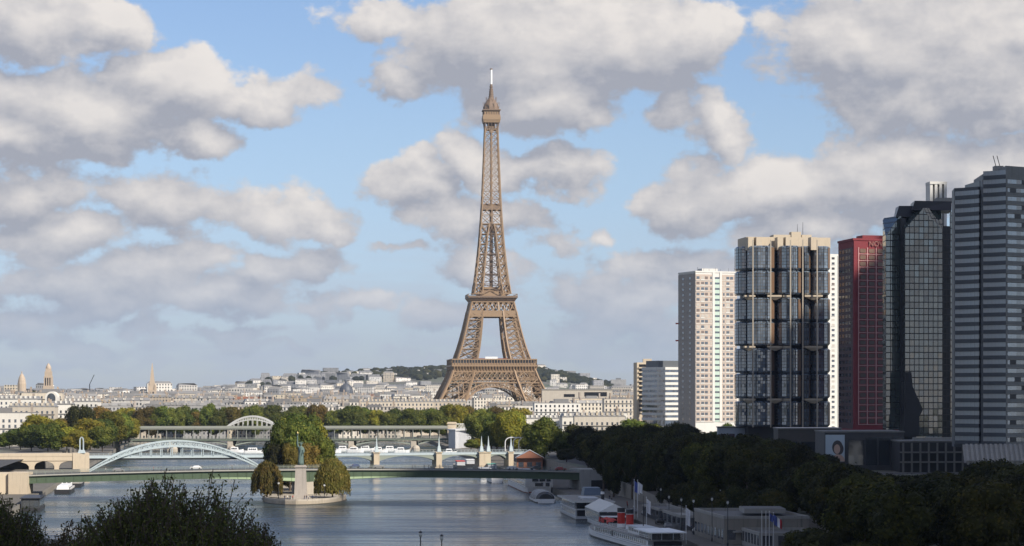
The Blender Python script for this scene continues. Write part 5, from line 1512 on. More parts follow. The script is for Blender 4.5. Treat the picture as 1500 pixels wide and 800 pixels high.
k = 0
for Y in list(range(640, 800, 12)) + list(range(452, 530, 12)):
    x = upR(Y) - 4.5 + rnd.uniform(-1, 1); H = rnd.uniform(8, 11.5)
    tree('small dark tree against the quay wall below the road, %s of its row' % ordinal(k), 750 + x * F / Y, Y, HZ + (CH - QUAY_Z - H) * F / Y, rnd.uniform(7.5, 11) * F / Y, L_dark if rnd.random() < .5 else L_shade, 'small trees against the quay wall', QUAY_Z, bushy=True); k += 1
# dark plane trees along the quay below the towers: front row and rear row
LIMS = [(700, 612), (990, 618), (1020, 630), (1150, 640), (1185, 655), (1220, 674), (1260, 687), (1330, 697), (1400, 690), (1440, 672), (1500, 666), (1700, 660)]
def lim(px):
    for (a, u), (b, v) in zip(LIMS, LIMS[1:]):
        if a <= px <= b: return u + (v - u) * (px - a) / (b - a)
    return 612
ROW1 = []; Y = 1040
while Y > 450:
    x = upR(Y) + 3 + rnd.uniform(-1, 1.5); px = 750 + x * F / Y; t = (1040 - Y) / 570
    ROW1.append((px, Y, HZ + (CH - (GROUND_Z + rnd.uniform(14.5, 18))) * F / Y, 12 * F / Y * rnd.uniform(.95, 1.2))); Y -= rnd.uniform(11, 15)
for k, (px, Y, pt, w) in enumerate(ROW1):
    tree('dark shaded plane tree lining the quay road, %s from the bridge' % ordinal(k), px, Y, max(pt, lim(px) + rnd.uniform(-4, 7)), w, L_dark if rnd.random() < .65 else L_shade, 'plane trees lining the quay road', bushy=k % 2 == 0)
for off, nm in ((17, 'middle'), (30, 'inner'), (43, 'back')):
    Y = 1080; k = 0
    while Y > 440:
        x = upR(Y) + off + rnd.uniform(-2, 2); px = 750 + x * F / Y; pt = max(lim(px) + rnd.uniform(-4, 8), HZ + (CH - (GROUND_Z + rnd.uniform(14, 18) + (2 if px < 1150 else 0))) * F / Y)
        if px < 1560 and Z(pt, Y) > GROUND_Z + 6.5:
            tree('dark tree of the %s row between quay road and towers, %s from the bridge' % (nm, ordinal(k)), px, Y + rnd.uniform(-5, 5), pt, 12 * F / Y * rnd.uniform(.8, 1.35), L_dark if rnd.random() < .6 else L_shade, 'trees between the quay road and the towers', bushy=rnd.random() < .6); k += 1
        Y -= rnd.uniform(14, 19)
print('trees', TREE_COUNT[0])

# near trees at the lower left: fine leaves on upright twigs
def near_crown(name, seed, rx, ry, zb, zt, twigs, mat, leaf, spiky):
    rnd = random.Random(seed); mb = MB()
    def leafat(c, s):
        nrm = Vector((rnd.gauss(0, 1), rnd.gauss(0, 1), rnd.gauss(0, 1) + .5)).normalized(); t = nrm.cross(Vector((rnd.gauss(0, 1), rnd.gauss(0, 1), rnd.gauss(0, 1)))).normalized(); b = nrm.cross(t)
        mb.face([c - t * s, c - b * s * .45, c + t * s, c + b * s * .45])
    lob = [(rnd.uniform(-.75, .75), rnd.uniform(-.7, .7), rnd.uniform(.78, 1.0)) for _ in range(12)]
    def top(u, v):
        base = math.sqrt(max(0, 1 - u * u * .92 - v * v * .6)); return base * (.86 + .26 * mnoise.noise(Vector((u * 2.6, v * 2.6, seed))))
    for k in range(twigs):
        u, v = rnd.uniform(-1, 1), rnd.uniform(-1, 1)
        if u * u + v * v > 1: continue
        z1 = zb + (zt - zb) * top(u, v) + rnd.uniform(-.5, .4) + (rnd.random() ** 3) * spiky; ln = rnd.uniform(2.2, 4.2)
        lean = Vector((u * .5 + rnd.gauss(0, .28), v * .4 + rnd.gauss(0, .28), 1)).normalized()
        e = Vector((u * rx, v * ry, z1)); s = e - lean * ln
        mb.bar(s, e, .05, m=1)
        for j in range(int(ln / .10)):
            t = j / (ln / .10); c = s + (e - s) * t + Vector((rnd.gauss(0, 1), rnd.gauss(0, 1), rnd.gauss(0, 1))) * (.52 * (1.15 - t * .8))
            leafat(c, leaf * rnd.uniform(.6, 1.25))
    for k in range(twigs * 16):   # inner leaves
        u, v = rnd.uniform(-1, 1), rnd.uniform(-1, 1)
        if u * u + v * v > 1: continue
        z = zb + (zt - zb) * top(u, v) * rnd.uniform(.15, .93); leafat(Vector((u * rx, v * ry, z)), leaf * rnd.uniform(.8, 1.5))
    return mb.mesh(name, [mat, M_bark])
def near_tree(label, px, Y, ptop, rx, ry, seed, twigs, leaf, spiky, mat=L_front, depth=11):
    zt = Z(ptop, Y); o = thing('broadleaf_tree', label, 'tree', (X(px, Y), Y, GROUND_Z))
    cm = near_crown('crown', seed, rx, ry, zt - depth - GROUND_Z, zt - GROUND_Z, twigs, mat, leaf, spiky)
    c = bpy.data.objects.new('crown', cm); COL.objects.link(c); c.parent = o
    mb = MB(); hh = zt - GROUND_Z - 5; mb.tube((0, 0, -.5), (.3, .2, hh * .6), .45, .32, 10); mb.tube((.3, .2, hh * .6), (0, 0, hh), .32, .14, 8)
    for a in range(7):
        an = a * .9; z = hh * (.5 + .06 * a); mb.tube((.2, .1, z), (math.cos(an) * rx * .6, math.sin(an) * ry * .6, z + 4.5), .17, .05, 6)
    t = bpy.data.objects.new('trunk', mb.mesh('trunk', M_bark)); COL.objects.link(t); t.parent = o
near_tree('dark leafy tree with upright twigs at the bottom left edge of the river', 248, 205, 706, 9.4, 6.5, 2, 900, .165, 1.9)
near_tree('low dark bush-like treetop right of the big twiggy tree', 375, 212, 762, 3.4, 3.4, 6, 230, .165, 1.2, depth=8)
near_tree('low rounded reddish-dark treetop between the corner tree and the twiggy tree', 118, 225, 762, 6.0, 5, 9, 320, .17, .5, leaf_mat('leaves_rusty', (.045, .040, .010), (.065, .05, .012), (.09, .05, .012)), depth=9)
near_tree('dense dark tree filling the bottom left corner', 4, 230, 703, 5.6, 5.5, 12, 560, .17, .4, depth=15)
# bare waterside ground under the near trees
mb = MB(); mb.prism([(-400, -250), (14, -250), (14, 330), (0, 440), (-40, 470), (-400, 470)], -3, GROUND_Z + .01); struct(mb.build('garden_ground', ground_mat('garden_soil', (.07, .08, .04), (.05, .06, .03), .2)))
# ------------------------------------------------------------------ boats
M_boatwhite = plain('boat_white', (.82, .82, .82), .4, var=.06, scale=.4, stain=.2)
M_boatgrey = plain('boat_grey', (.50, .52, .54), .5, var=.1, scale=.4, stain=.25)
M_hullblack = plain('hull_black', (.03, .03, .033), .45, var=.2)
M_hullred = plain('hull_red', (.35, .10, .06), .5)
M_boatglass = glass('boat_glass', (.03, .035, .04), .08, cell=(1.4, 2.5), var=.6)
M_deckwood = plain('deck_grey', (.28, .27, .25), .8, var=.15)
M_tent = plain('tent_canvas', (.66, .66, .63), .8, var=.06, stain=.2)
M_funnel = plain('funnel_red', (.52, .03, .02), .4, var=.06)
M_redcloth = plain('red_cloth', (.50, .06, .05), .7)
M_whitemetal = plain('white_metal', (.75, .75, .75), .35, var=.03)

class Boat:
    """boat frame: u along the hull from the stern (u=0), v to starboard; stern point and heading in plan"""
    def __init__(s, name, label, stern, ang, cat='boat', group=None):
        s.o = thing(name, label, cat, (stern[0], stern[1], 0), group); s.s = Vector((*stern, 0)); s.t = Vector((math.cos(ang), math.sin(ang), 0)); s.n = Vector((s.t.y, -s.t.x, 0)); s.ang = ang
    def p(s, u, v, z): q = s.s + s.t * u + s.n * v; return (q.x, q.y, z)
    def xy(s, u, v): q = s.s + s.t * u + s.n * v; return (q.x, q.y)
    def hull(s, L, B, H, mats, bow=.22, stern=.06, sheer=.6, stripe=None):
        sec = []; n = 14
        for k in range(n + 1):
            t = k / n; w = B / 2
            if t > 1 - bow: w *= math.sqrt(max(.0004, 1 - ((t - (1 - bow)) / bow) ** 2))
            if t < stern: w *= .82 + .18 * t / stern
            top = H + sheer * max(0, (t - .6) / .4) ** 2 + sheer * .3 * max(0, (.15 - t) / .15)
            sec.append([s.p(L * t, -w * .9, -.6), s.p(L * t, -w * .97, .35), s.p(L * t, -w, top), s.p(L * t, w, top), s.p(L * t, w * .97, .35), s.p(L * t, w * .9, -.6)])
        mb = MB()
        for a, b in zip(sec, sec[1:]):
            for i in range(5): mb.face([a[i], a[i + 1], b[i + 1], b[i]][::-1], 1 if i in (0, 4) else (2 if i == 2 else 0))
        mb.face(sec[0], 0); mb.face(sec[-1][::-1], 0); mb.build('hull', mats, s.o)
    def block(s, part, u0, u1, v0, v1, z0, z1, mat, par=None, inset=0.0, mt=None):
        mb = MB(); lo = [s.xy(u0, v1), s.xy(u1, v1), s.xy(u1, v0), s.xy(u0, v0)]
        if inset: mb.taper(lo, z0, [s.xy(u0 + inset, v1 - inset), s.xy(u1 - inset, v1 - inset), s.xy(u1 - inset, v0 + inset), s.xy(u0 + inset, v0 + inset)], z1)
        else: mb.prism(lo, z0, z1, 0, 1 if mt else 0)
        return mb.build(part, [mat, mt] if mt else mat, par or s.o)
    def rail(s, u0, u1, v, z, h, par, step=1.6, mat=None):
        mb = MB(); n = max(1, int(abs(u1 - u0) / step))
        for k in range(n + 1): u = u0 + (u1 - u0) * k / n; mb.bar(s.p(u, v, z), s.p(u, v, z + h), .05)
        for q in (h, h * .5): mb.bar(s.p(u0, v, z + q), s.p(u1, v, z + q), .05)
        mb.build('railing', mat or M_whitemetal, par)
    def windows(s, u0, u1, n, v, z0, z1, side, gap=.25, part='window', mat=None):
        d = (u1 - u0) / n
        for k in range(n):
            mb = MB(); a, b = u0 + d * (k + gap / 2), u0 + d * (k + 1 - gap / 2); o = .05 * side
            mb.prism([s.xy(a, v + o), s.xy(a, v - .03 * side), s.xy(b, v - .03 * side), s.xy(b, v + o)][::side], z0, z1); mb.build(part, mat or M_boatglass, s.o)
    def end_windows(s, u, vs, z0, z1, part='window', mat=None):
        for (a, b) in vs:
            mb = MB(); mb.prism([s.xy(u - .06, b), s.xy(u + .02, b), s.xy(u + .02, a), s.xy(u - .06, a)], z0, z1); mb.build(part, mat or M_boatglass, s.o)
DIRR = math.atan2(1, -.081); DIRL = math.atan2(1, -.118)
# river cruise ship, stern towards us just beyond the bridge
b = Boat('cruise_ship', 'long white river cruise ship with its square stern showing under the green bridge', (X(790, 957), 957), DIRR, 'ship')
b.hull(100, 11.0, 2.2, [M_boatwhite, M_hullred, M_deckwood]); b.block('cabin_deck', 1.2, 92, -5.2, 5.2, 2.2, 6.4, M_boatwhite); b.block('sun_deck', 3, 88, -5.2, 5.2, 6.4, 6.75, M_boatgrey)
b.windows(4, 90, 32, -5.2, 2.7, 3.9, -1); b.windows(4, 90, 32, -5.2, 4.7, 5.9, -1, part='upper_window')
b.end_windows(1.2, [(-2.6, -.2), (.2, 2.4), (2.8, 4.4)], 4.4, 6.0, 'stern_window'); b.end_windows(1.2, [(-1.5, 1.5), (2.5, 4.0)], 2.6, 3.9, 'stern_window'); b.rail(0, 0.01, 4, 6.7, 1, b.o); b.block('stern_stripe', -.05, .2, -4.0, 4.0, .1, .5, M_hullred)
# glass roofed sightseeing boat
b = Boat('sightseeing_boat', 'low white sightseeing boat with a dark glass canopy astern of the cruise ship', (X(800, 872), 872), DIRR)
b.hull(34, 7.2, 1.2, [M_boatwhite, M_hullblack, M_deckwood], bow=.3)
mb = MB(); sec = []
for u in (1.5, 3.5, 24, 28):
    k = 1 if 3 < u < 25 else .7; sec.append([b.p(u, 3.3 * k * math.cos(a), 1.3 + 2.6 * k * math.sin(a)) for a in [math.pi * j / 8 for j in range(9)]])
for a, c in zip(sec, sec[1:]):
    for j in range(8): mb.face([a[j], c[j], c[j + 1], a[j + 1]], 0, [(0, j), (3, j), (3, j + 1), (0, j + 1)])
mb.face(sec[0]); can = mb.build('glass_canopy', plain('smoked_glass', (.02, .022, .025), .35), b.o)
mb = MB()
for u in [3.5 + 2.3 * i for i in range(10)]:
    for j in range(8): a0, a1 = math.pi * j / 8, math.pi * (j + 1) / 8; mb.bar(b.p(u, 3.34 * math.cos(a0), 1.3 + 2.64 * math.sin(a0)), b.p(u, 3.34 * math.cos(a1), 1.3 + 2.64 * math.sin(a1)), .12)
mb.build('canopy_ribs', M_boatwhite, can)
# two further white boats moored beyond
for px, Y, L, lab in ((728, 1065, 30, 'white pleasure boat with a flat bow ahead of the cruise ship by the right bank'), (712, 1130, 26, 'small white boat moored farthest under the right end of the green bridge')):
    b = Boat('pleasure_boat', lab, (X(px, Y), Y), DIRR); b.hull(L, 5.6, 1.8, [M_boatwhite, M_hullblack, M_deckwood]); b.block('cabin', 3, L * .7, -2.3, 2.3, 1.8, 4.0, M_boatwhite); b.windows(4, L * .66, 7, -2.3, 2.3, 3.4, -1); b.block('roof', 2.4, L * .74, -2.6, 2.6, 4.0, 4.2, M_boatgrey)
# grey floating restaurant with overhanging roof
b = Boat('houseboat', 'two-storey grey floating house with an overhanging flat roof and glazed end', (X(869, 757), 757), DIRR)
b.block('hull', 0, 46, -5.2, 5.2, -.6, .9, M_boatgrey); b.block('waterline', -.05, 46.05, -5.25, 5.25, -.5, .25, M_hullblack)
b.block('lower_storey', 2.2, 45, -5.0, 4.8, .9, 2.9, M_boatgrey); b.block('upper_storey', 4.5, 45, -4.9, 4.6, 3.1, 5.2, plain('boat_grey_dark', (.24, .26, .29), .5, stain=.2)); b.block('deck_edge', 0, 45.5, -5.3, 5.3, 2.9, 3.1, M_boatwhite)
b.block('roof', -1.6, 46.5, -6.2, 6.4, 5.2, 5.6, M_tent, mt=M_deckwood); b.windows(6, 44, 12, -4.9, 3.4, 4.9, -1, .12, 'upper_window'); b.windows(4, 44, 12, -5.0, 1.3, 2.5, -1, .3)
b.end_windows(4.5, [(-4.4, -1.5), (-1.3, 1.4), (1.6, 4.3)], 3.2, 5.1, 'end_glazing'); b.end_windows(2.2, [(-4.6, -1.6), (-1.4, 1.6), (1.8, 4.4)], 1.0, 2.8, 'end_glazing', M_black)
b.rail(0.2, 0.21, -5, 3.1, .9, b.o); b.rail(0, 45, -5.2, 3.1, .9, b.o, 2.2)
b.block('skylight', 10, 24, -2, 3, 5.6, 6.1, M_boatgrey); b.block('blue_awning', 26, 34, 0, 5.5, 6.2, 8.6, plain('awning_blue', (.10, .14, .20), .5, stain=.2), inset=.4)
mb = MB(); mb.tube(b.p(7, 3.6, 5.6), b.p(7, 3.6, 7.4), .55, .5, 10); mb.tube(b.p(7, 3.6, 7.4), b.p(7, 3.6, 8.1), .6, .6, 10, 1); mb.build('stove_pipe', [M_hullblack, M_boatwhite], b.o)
# barge under a pale canopy
b = Boat('covered_barge', 'barge covered by a long pale pitched canvas roof beside the grey floating house', (X(905, 703), 703), DIRR)
b.hull(44, 8.8, 1.6, [M_boatgrey, M_hullblack, M_deckwood], bow=.12)
mb = MB()
for (v0, z0_, v1, z1_) in ((-4.6, 4.6, -.2, 6.9), (-.2, 6.9, 4.4, 4.6)):
    mb.face([b.p(6, v0, z0_), b.p(6, v1, z1_), b.p(42, v1, z1_), b.p(42, v0, z0_)]); mb.face([b.p(6, v0, z0_ - .12), b.p(42, v0, z0_ - .12), b.p(42, v1, z1_ - .12), b.p(6, v1, z1_ - .12)])
mb.face([b.p(6, -4.6, 4.6), b.p(6, 4.4, 4.6), b.p(6, -.2, 6.9)])
mb.build('canvas_roof', M_tent, b.o); b.block('side_curtain', 6.2, 42, -4.5, -4.35, 1.6, 4.5, plain('clear_curtain', (.24, .27, .30), .25, stain=.3)); b.block('end_curtain', 6.0, 6.15, -4.3, 4.1, 1.6, 4.4, M_black)
b.block('front_awning', -.5, 6, -4.2, 4.2, 3.4, 3.6, M_boatwhite); b.windows(7, 41, 12, -4.52, 2.2, 3.8, -1, .2)
for v in (-4, 4): mb = MB(); mb.tube(b.p(0, v, 1.6), b.p(0, v, 3.4), .09, .09, 6); mb.build('awning_post', M_whitemetal, b.o)
b.rail(0, 6, -4.2, 1.6, 1.0, b.o)
# steamer with two red funnels
b = Boat('river_steamer', 'white excursion steamer with two red black-topped funnels and red parasols on deck', (X(978, 597), 597), math.atan2(1, -.158), 'ship')
b.hull(90, 8.8, 1.7, [M_boatwhite, M_hullblack, M_deckwood], bow=.26, sheer=.9)
b.block('rubbing_strake', 3, 66, -4.5, 4.5, 1.25, 1.42, M_boatgrey); b.block('main_saloon', 4, 72, -3.9, 3.9, 1.7, 3.1, M_boatwhite); b.block('upper_deck', 0, 75, -4.3, 4.3, 3.1, 3.25, M_deckwood)
b.windows(6, 70, 26, -3.9, 1.95, 2.8, -1, .35); b.block('gangway_door', 46, 47.4, -4.05, -3.85, 1.75, 3.0, M_black)
b.rail(2, 74, -4.25, 3.25, .95, b.o, 2.0); b.rail(2, 74, 4.25, 3.25, .95, b.o, 2.0)
b.block('deck_house', 22, 36, -2.2, 2.2, 3.25, 4.9, M_boatwhite); b.end_windows(22, [(-1.9, -.5), (-.3, .6), (.8, 1.9)], 3.8, 4.6); b.windows(23, 35, 6, -2.2, 3.8, 4.6, -1, .3, 'house_window'); b.block('house_roof', 20.5, 37, -2.6, 2.6, 4.9, 5.05, M_boatgrey)
b.block('aft_saloon', 2, 16, -3.5, 3.5, 3.25, 4.9, M_boatglass); b.block('awning_roof', -1.0, 18.2, -4.4, 4.4, 4.9, 5.15, M_boatwhite); b.block('stern_opening', -.12, .3, -3.4, 3.4, 1.9, 2.9, M_black)
for v in (-3.8, -1.4, 1.4, 3.8): mb = MB(); mb.tube(b.p(.2, v, 3.25), b.p(.2, v, 4.9), .08, .08, 6); mb.build('awning_post', M_whitemetal, b.o)
for u, v in ((58, .6), (49, 1.0)):
    mb = MB(); r = .98; mb.tube(b.p(u, v, 3.2), b.p(u, v, 4.2), r * 1.05, r, 18, 2); mb.tube(b.p(u, v, 4.2), b.p(u, v, 7.1), r, r, 18, 0); mb.tube(b.p(u, v, 7.1), b.p(u, v, 8.3), r * 1.03, r * 1.03, 18, 1); mb.tube(b.p(u, v, 7.05), b.p(u, v, 7.16), r * 1.1, r * 1.1, 18, 2); mb.build('funnel', [M_funnel, M_hullblack, M_boatwhite], b.o)
mb = MB(); mb.tube(b.p(30, .5, 5), b.p(30, .5, 12.5), .12, .05, 8); mb.bar(b.p(30, -.9, 10.5), b.p(30, 1.7, 10.5), .08); mb.build('mast', M_blackmetal, b.o)
for k in range(9): b.block('deck_locker', 23 + k * 1.5, 23.9 + k * 1.5, 2.9, 3.9, 3.25, 4.0, M_boatgrey if k % 2 else M_hullblack)
rp = random.Random(2); k = 0
for u in (56, 60, 63.5, 67, 70.5):
    for v in (-2.9, -.6, 2.4):
        if u < 61 and v > -1: continue
        q = b.p(u + rp.uniform(-.5, .5), v + rp.uniform(-.3, .3), 3.25)
        pr_ = thing('parasol', 'red parasol on the steamer deck, %s of the rows from the stern' % ordinal(k), 'parasol', q, 'red parasols on the steamer deck'); k += 1; z_ = q[2]; mb = MB()
        if rp.random() < .45: mb.lathe(q[0], q[1], [(1.1, z_ + 1.5), (1.08, z_ + 1.58), (.6, z_ + 1.9), (.05, z_ + 2.1)], 8)
        else: mb.lathe(q[0], q[1], [(.08, z_ + .8), (.26, z_ + 1.0), (.16, z_ + 1.9), (.03, z_ + 2.2)], 8)
        mb.build('canopy', M_redcloth, pr_); mb = MB(); mb.tube(q, (q[0], q[1], z_ + 2.0), .04, .04, 5); mb.build('pole', M_whitemetal, pr_)
# left bank craft
b = Boat('barge', 'low white-topped barge with a dark hull moored at the left quay beyond the green bridge', (X(91, 950), 950), math.atan2(1, -.12))
b.hull(38, 6.2, 1.5, [M_hullblack, M_hullblack, M_deckwood], bow=.15); b.block('hold_cover', 3, 31, -2.3, 2.3, 1.5, 2.9, M_boatwhite, inset=.35); b.block('wheelhouse', 31.5, 35, -1.9, 1.9, 1.6, 4.3, M_boatwhite); b.windows(5, 29, 8, 2.3, 1.7, 2.2, 1, .5); b.end_windows(31.5, [(-1.5, -.2), (.2, 1.5)], 3.0, 4.0); b.rail(1, 30, 3.0, 1.5, .8, b.o, 2.5)
b = Boat('barge', 'second dark barge moored behind the white-topped one at the left quay', (X(108, 1015), 1015), math.atan2(1, -.12)); b.hull(36, 5.6, 1.4, [M_hullblack, M_hullblack, M_deckwood], bow=.15); b.block('hold_cover', 3, 27, -2.0, 2.0, 1.4, 2.4, M_deckwood, inset=.3); b.block('wheelhouse', 28, 31.5, -1.7, 1.7, 1.5, 3.9, M_boatgrey); b.end_windows(28, [(-1.3, 1.3)], 2.8, 3.6)
b = Boat('houseboat', 'dark flat houseboat with grey window panels at the left edge of the river', (X(44, 812), 812), math.atan2(1, -.118))
b.block('hull', 0, 26, -3.1, 3.1, -.6, 1.0, M_hullblack); b.block('cabin', 1, 25, -2.9, 2.9, 1.0, 4.0, plain('houseboat_dark', (.05, .055, .06), .5)); b.block('roof', .3, 25.6, -3.3, 3.3, 4.0, 4.25, M_hullblack); b.windows(2, 24, 7, 2.9, 1.5, 3.4, 1, .25); b.end_windows(1, [(-2.4, -.4), (-.2, 2.4)], 1.4, 3.5); b.rail(.5, 25, 3.2, 4.25, .9, b.o, 2, M_blackmetal)
# distant white cruisers by the metro bridge
Kb = [(497, 1600, 24), (514, 1640, 20), (531, 1610, 20), (548, 1650, 22), (566, 1610, 20), (583, 1640, 20), (598, 1600, 18), (385, 1590, 24), (668, 1560, 16), (355, 1610, 18)]
for k, (px, Y, L) in enumerate(Kb):
    b = Boat('motor_cruiser', 'white cruiser moored below the metro bridge, %s from the left' % ordinal(sorted(range(len(Kb)), key=lambda j: Kb[j][0]).index(k)), (X(px, Y) - L / 2, Y), R(4 if k % 2 else 172) if False else R(rp.uniform(-8, 8)), 'boat', 'white cruisers below the metro bridge')
    b.hull(L * .55, 4.4, 1.6, [M_boatwhite, M_boatwhite, M_deckwood], bow=.4); b.block('cabin', L * .1, L * .36, -1.7, 1.7, 1.6, 3.4, M_boatwhite, inset=.4); b.windows(L * .13, L * .33, 4, 1.75, 2.1, 2.9, 1, .3)
for k, (px, Y) in enumerate(((722, 1212), (676, 1262), (690, 1290))):
    b = Boat('moored_barge', 'dark cluttered barge between the stone piers of the railway bridge, %s from the right' % ordinal(k), (X(px, Y), Y), DIRR, 'boat'); b.hull(30, 5.5, 1.5, [M_hullblack, M_hullblack, M_deckwood], bow=.15); b.block('cabin', 3, 20, -2, 2, 1.5, 3.4, M_boatgrey); b.block('awning', 4, 18, -2.2, 2.2, 3.6, 3.8, plain('awning_green', (.10, .32, .28), .6) if k == 0 else M_redcloth if k == 1 else M_boatwhite)

# ------------------------------------------------------------------ flags, lamps, quay things
M_pole = plain('flagpole_white', (.62, .62, .62), .4, var=.03)
def flag(label, px, ptop, Y, base, cloth, h, w=1.5, hang=True, stripes=None):
    x = X(px, Y); zt = Z(ptop, Y); o = thing('flagpole', label, 'flag', (x, Y, base))
    mb = MB(); mb.tube((x, Y, base), (x, Y, zt), .11, .07, 8); mb.lathe(x, Y, [(.05, zt), (.16, zt + .1), (.05, zt + .25)], 8); mb.build('pole', M_pole, o)
    mb = MB(); n = 7; mats = stripes or [cloth]
    for k in range(n):
        for j in range(6):
            def pt(k, j):
                t, s_ = k / n, j / 6; return (x + .1 + w * t, Y - .25 * math.sin(t * 9 + s_ * 2) - .1, zt - .3 - h * s_ - t * (w * .75 if hang else .2) * (1 + .2 * math.sin(s_ * 5)))
            mb.face([pt(k, j + 1), pt(k + 1, j + 1), pt(k + 1, j), pt(k, j)], min(len(mats) - 1, k * len(mats) // n))
    mb.build('cloth', mats, o); return o
M_fw, M_fb, M_fr = plain('flag_white', (.75, .75, .77), .8, var=.03), plain('flag_blue', (.10, .14, .40), .8), plain('flag_red', (.55, .05, .06), .8)
flag('tall white flagpole with a blue and white flag by the covered barge', 929, 703, 716, QUAY_Z, M_fw, 3.0, 1.5, True, [M_fb, M_fw])
flag('tall flagpole with a pale flag right beside the blue and white one', 934, 704, 722, QUAY_Z, M_fw, 2.8, 1.3, True)
flag('short pole with a drooping white pennant behind the two red funnels', 947, 729, 652, QUAY_Z, M_fw, 3.6, 1.0, True)
flag('pole with a drooping white pennant beside the low quay building', 1005, 742, 600, QUAY_Z, M_fw, 4.0, .9, True)
for px, lab in ((1116, 'leftmost bare white flagpole before the low quay building'), (1122, 'second bare white flagpole before the low quay building')):
    x = X(px, 560); o = thing('flagpole', lab, 'flagpole', (x, 560, QUAY_Z)); mb = MB(); mb.tube((x, 560, QUAY_Z), (x, 560, Z(748, 560)), .12, .08, 8); mb.build('pole', M_pole, o); mb = MB(); mb.obox((x, 560), .6, .6, QUAY_Z, QUAY_Z + .4); mb.build('foot', M_concrete, o)
flag('white flagpole with a small blue flag before the low quay building', 1127, 750, 562, QUAY_Z, M_fb, 1.6, .9, True)
flag('rightmost white flagpole with a blue white and red flag', 1133, 752, 562, QUAY_Z, M_fw, 2.2, 1.8, True, [M_fb, M_fw, M_fr])
def lamp(label, px, ptop, Y, base, group=None, h=None, globe=.32, name='street_lamp'):
    x = X(px, Y); zt = Z(ptop, Y); o = thing(name, label, 'lamp post', (x, Y, base), group)
    mb = MB(); mb.lathe(x, Y, [(.22, base), (.2, base + .8), (.11, base + 1.0), (.08, zt - .6), (.12, zt - .45)], 10); mb.build('post', M_blackmetal, o)
    mb = MB(); mb.lathe(x, Y, [(.12, zt - .45), (globe, zt - .15), (globe * .95, zt + .15), (.1, zt + .35)], 12); mb.build('lantern', plain('lantern_glass', (.55, .55, .52), .25, var=.03), o)
    mb = MB(); mb.lathe(x, Y, [(globe * .8, zt + .25), (.3, zt + .35), (.03, zt + .6)], 10); mb.build('lantern_cap', M_blackmetal, o)
lamp('dark lamp post at the bottom edge, the left one of the pair over the water', 616, 783, 400, GROUND_Z)
lamp('dark lamp post at the bottom edge, the right one of the pair over the water', 647, 788, 402, GROUND_Z)
mb = MB(); mb.prism([(-22, 330), (-6, 380), (-6, 425), (-22, 450)], -3, GROUND_Z); struct(mb.build('landing_terrace', M_quay))
lamp('thin lamp post on the island parapet left of the pedestal', 408, 708, 872, ISZ, None, globe=.4, name='island_lamp'); lamp('thin lamp post on the island parapet right of the pedestal', 475, 711, 871, ISZ, None, globe=.4, name='island_lamp')
for k, (px, pt, Y) in enumerate(((980, 728, 690), (998, 732, 660), (1016, 734, 640), (968, 717, 760), (1043, 731, 610), (1066, 736, 590))):
    lamp('quay lamp with a pale globe between steamer and trees, %s from the left' % ordinal(sorted([980, 998, 1016, 968, 1043, 1066]).index(px)), px, pt, Y, QUAY_Z, 'globe lamps along the quay', globe=.28)
for k in range(7):
    Y = 1240 + 6 * (k % 2); px = (424 + 0 * k) if False else (730 + k * 16)
for k, px in enumerate((740, 752, 760)):   # white hooped masts behind the railway bridge
    Y = 1265; x = X(px, Y); o = thing('hooped_mast', 'white curved arch mast behind the right end of the railway viaduct, %s from the left' % ordinal(k), 'mast', (x, Y, GROUND_Z)); mb = MB(); z1 = Z(648, Y)
    mb.tube((x, Y, GROUND_Z), (x, Y, z1), .28, .26, 8)
    for j in range(6):
        a0, a1 = math.pi / 2 * j / 6, math.pi / 2 * (j + 1) / 6; mb.tube((x + 3 - 3 * math.cos(a0), Y, z1 + 2.4 * math.sin(a0)), (x + 3 - 3 * math.cos(a1), Y, z1 + 2.4 * math.sin(a1)), .26, .26, 8)
    mb.tube((x + 3, Y, z1 + 2.4), (x + 6.5, Y, z1 + 2.4), .26, .26, 8); mb.build('curved_tube', M_whitemetal, o)

# low quay buildings, ramp
def low_building(name, label, x0, x1, y0, y1, z0, zt, mat, roofm, nwin=0, sk=0.0):
    o = thing(name, label, 'building', ((x0 + x1) / 2, y0, z0)); A, B, C = (x0 + sk, y1), (x0, y0), (x1, y0)
    mb = MB(); mb.prism(para(A, B, C), z0, zt, 0, 1); mb.build('wall', [mat, roofm], o)
    mb = MB(); P_ = para(A, B, C)
    for a_, b_ in zip(P_, P_[1:] + P_[:1]): panel(mb, a_, b_, 0, 1, zt, zt + .7, -.35, .12)
    mb.build('roof_parapet', M_concrete, o)
    if nwin:
        for k in range(nwin): mb = MB(); panel(mb, B, C, (k + .2) / nwin, (k + .8) / nwin, z0 + 1.1, z0 + 3.4, .0, .06); mb.build('window', M_win, o)
        n2 = int(nwin * 1.6)
        for k in range(n2): mb = MB(); panel(mb, A, B, (k + .2) / n2, (k + .8) / n2, z0 + 1.1, z0 + 3.4, .0, .06); mb.build('side_window', M_win, o)
    return o
o = low_building('quay_building', 'low flat-roofed pale building on the quay right of the steamer', 50, 70, 598, 640, QUAY_Z, 8.2, M_quaywall, M_roofgrey, 6, -4)
mb = MB(); mb.box(56, 66, 612, 626, 8.9, 10.0, 0, 1); mb.build('roof_box', [M_concrete, M_roofgrey], o); mb = MB(); mb.box(52, 69, 597, 600, 5.0, 5.4); mb.build('canopy', M_concrete, o)
low_building('quay_annex', 'small lower grey annex in front of the low quay building', 56, 70, 574, 596, QUAY_Z, 5.6, M_concrete, M_roofgrey, 4, -2)
low_building('quay_kiosk', 'dark flat-roofed quay kiosk between steamer and low pale building', 44, 50, 660, 690, QUAY_Z, 5.4, plain('kiosk_dark', (.07, .07, .075), .6), M_concrete, 3, -3)
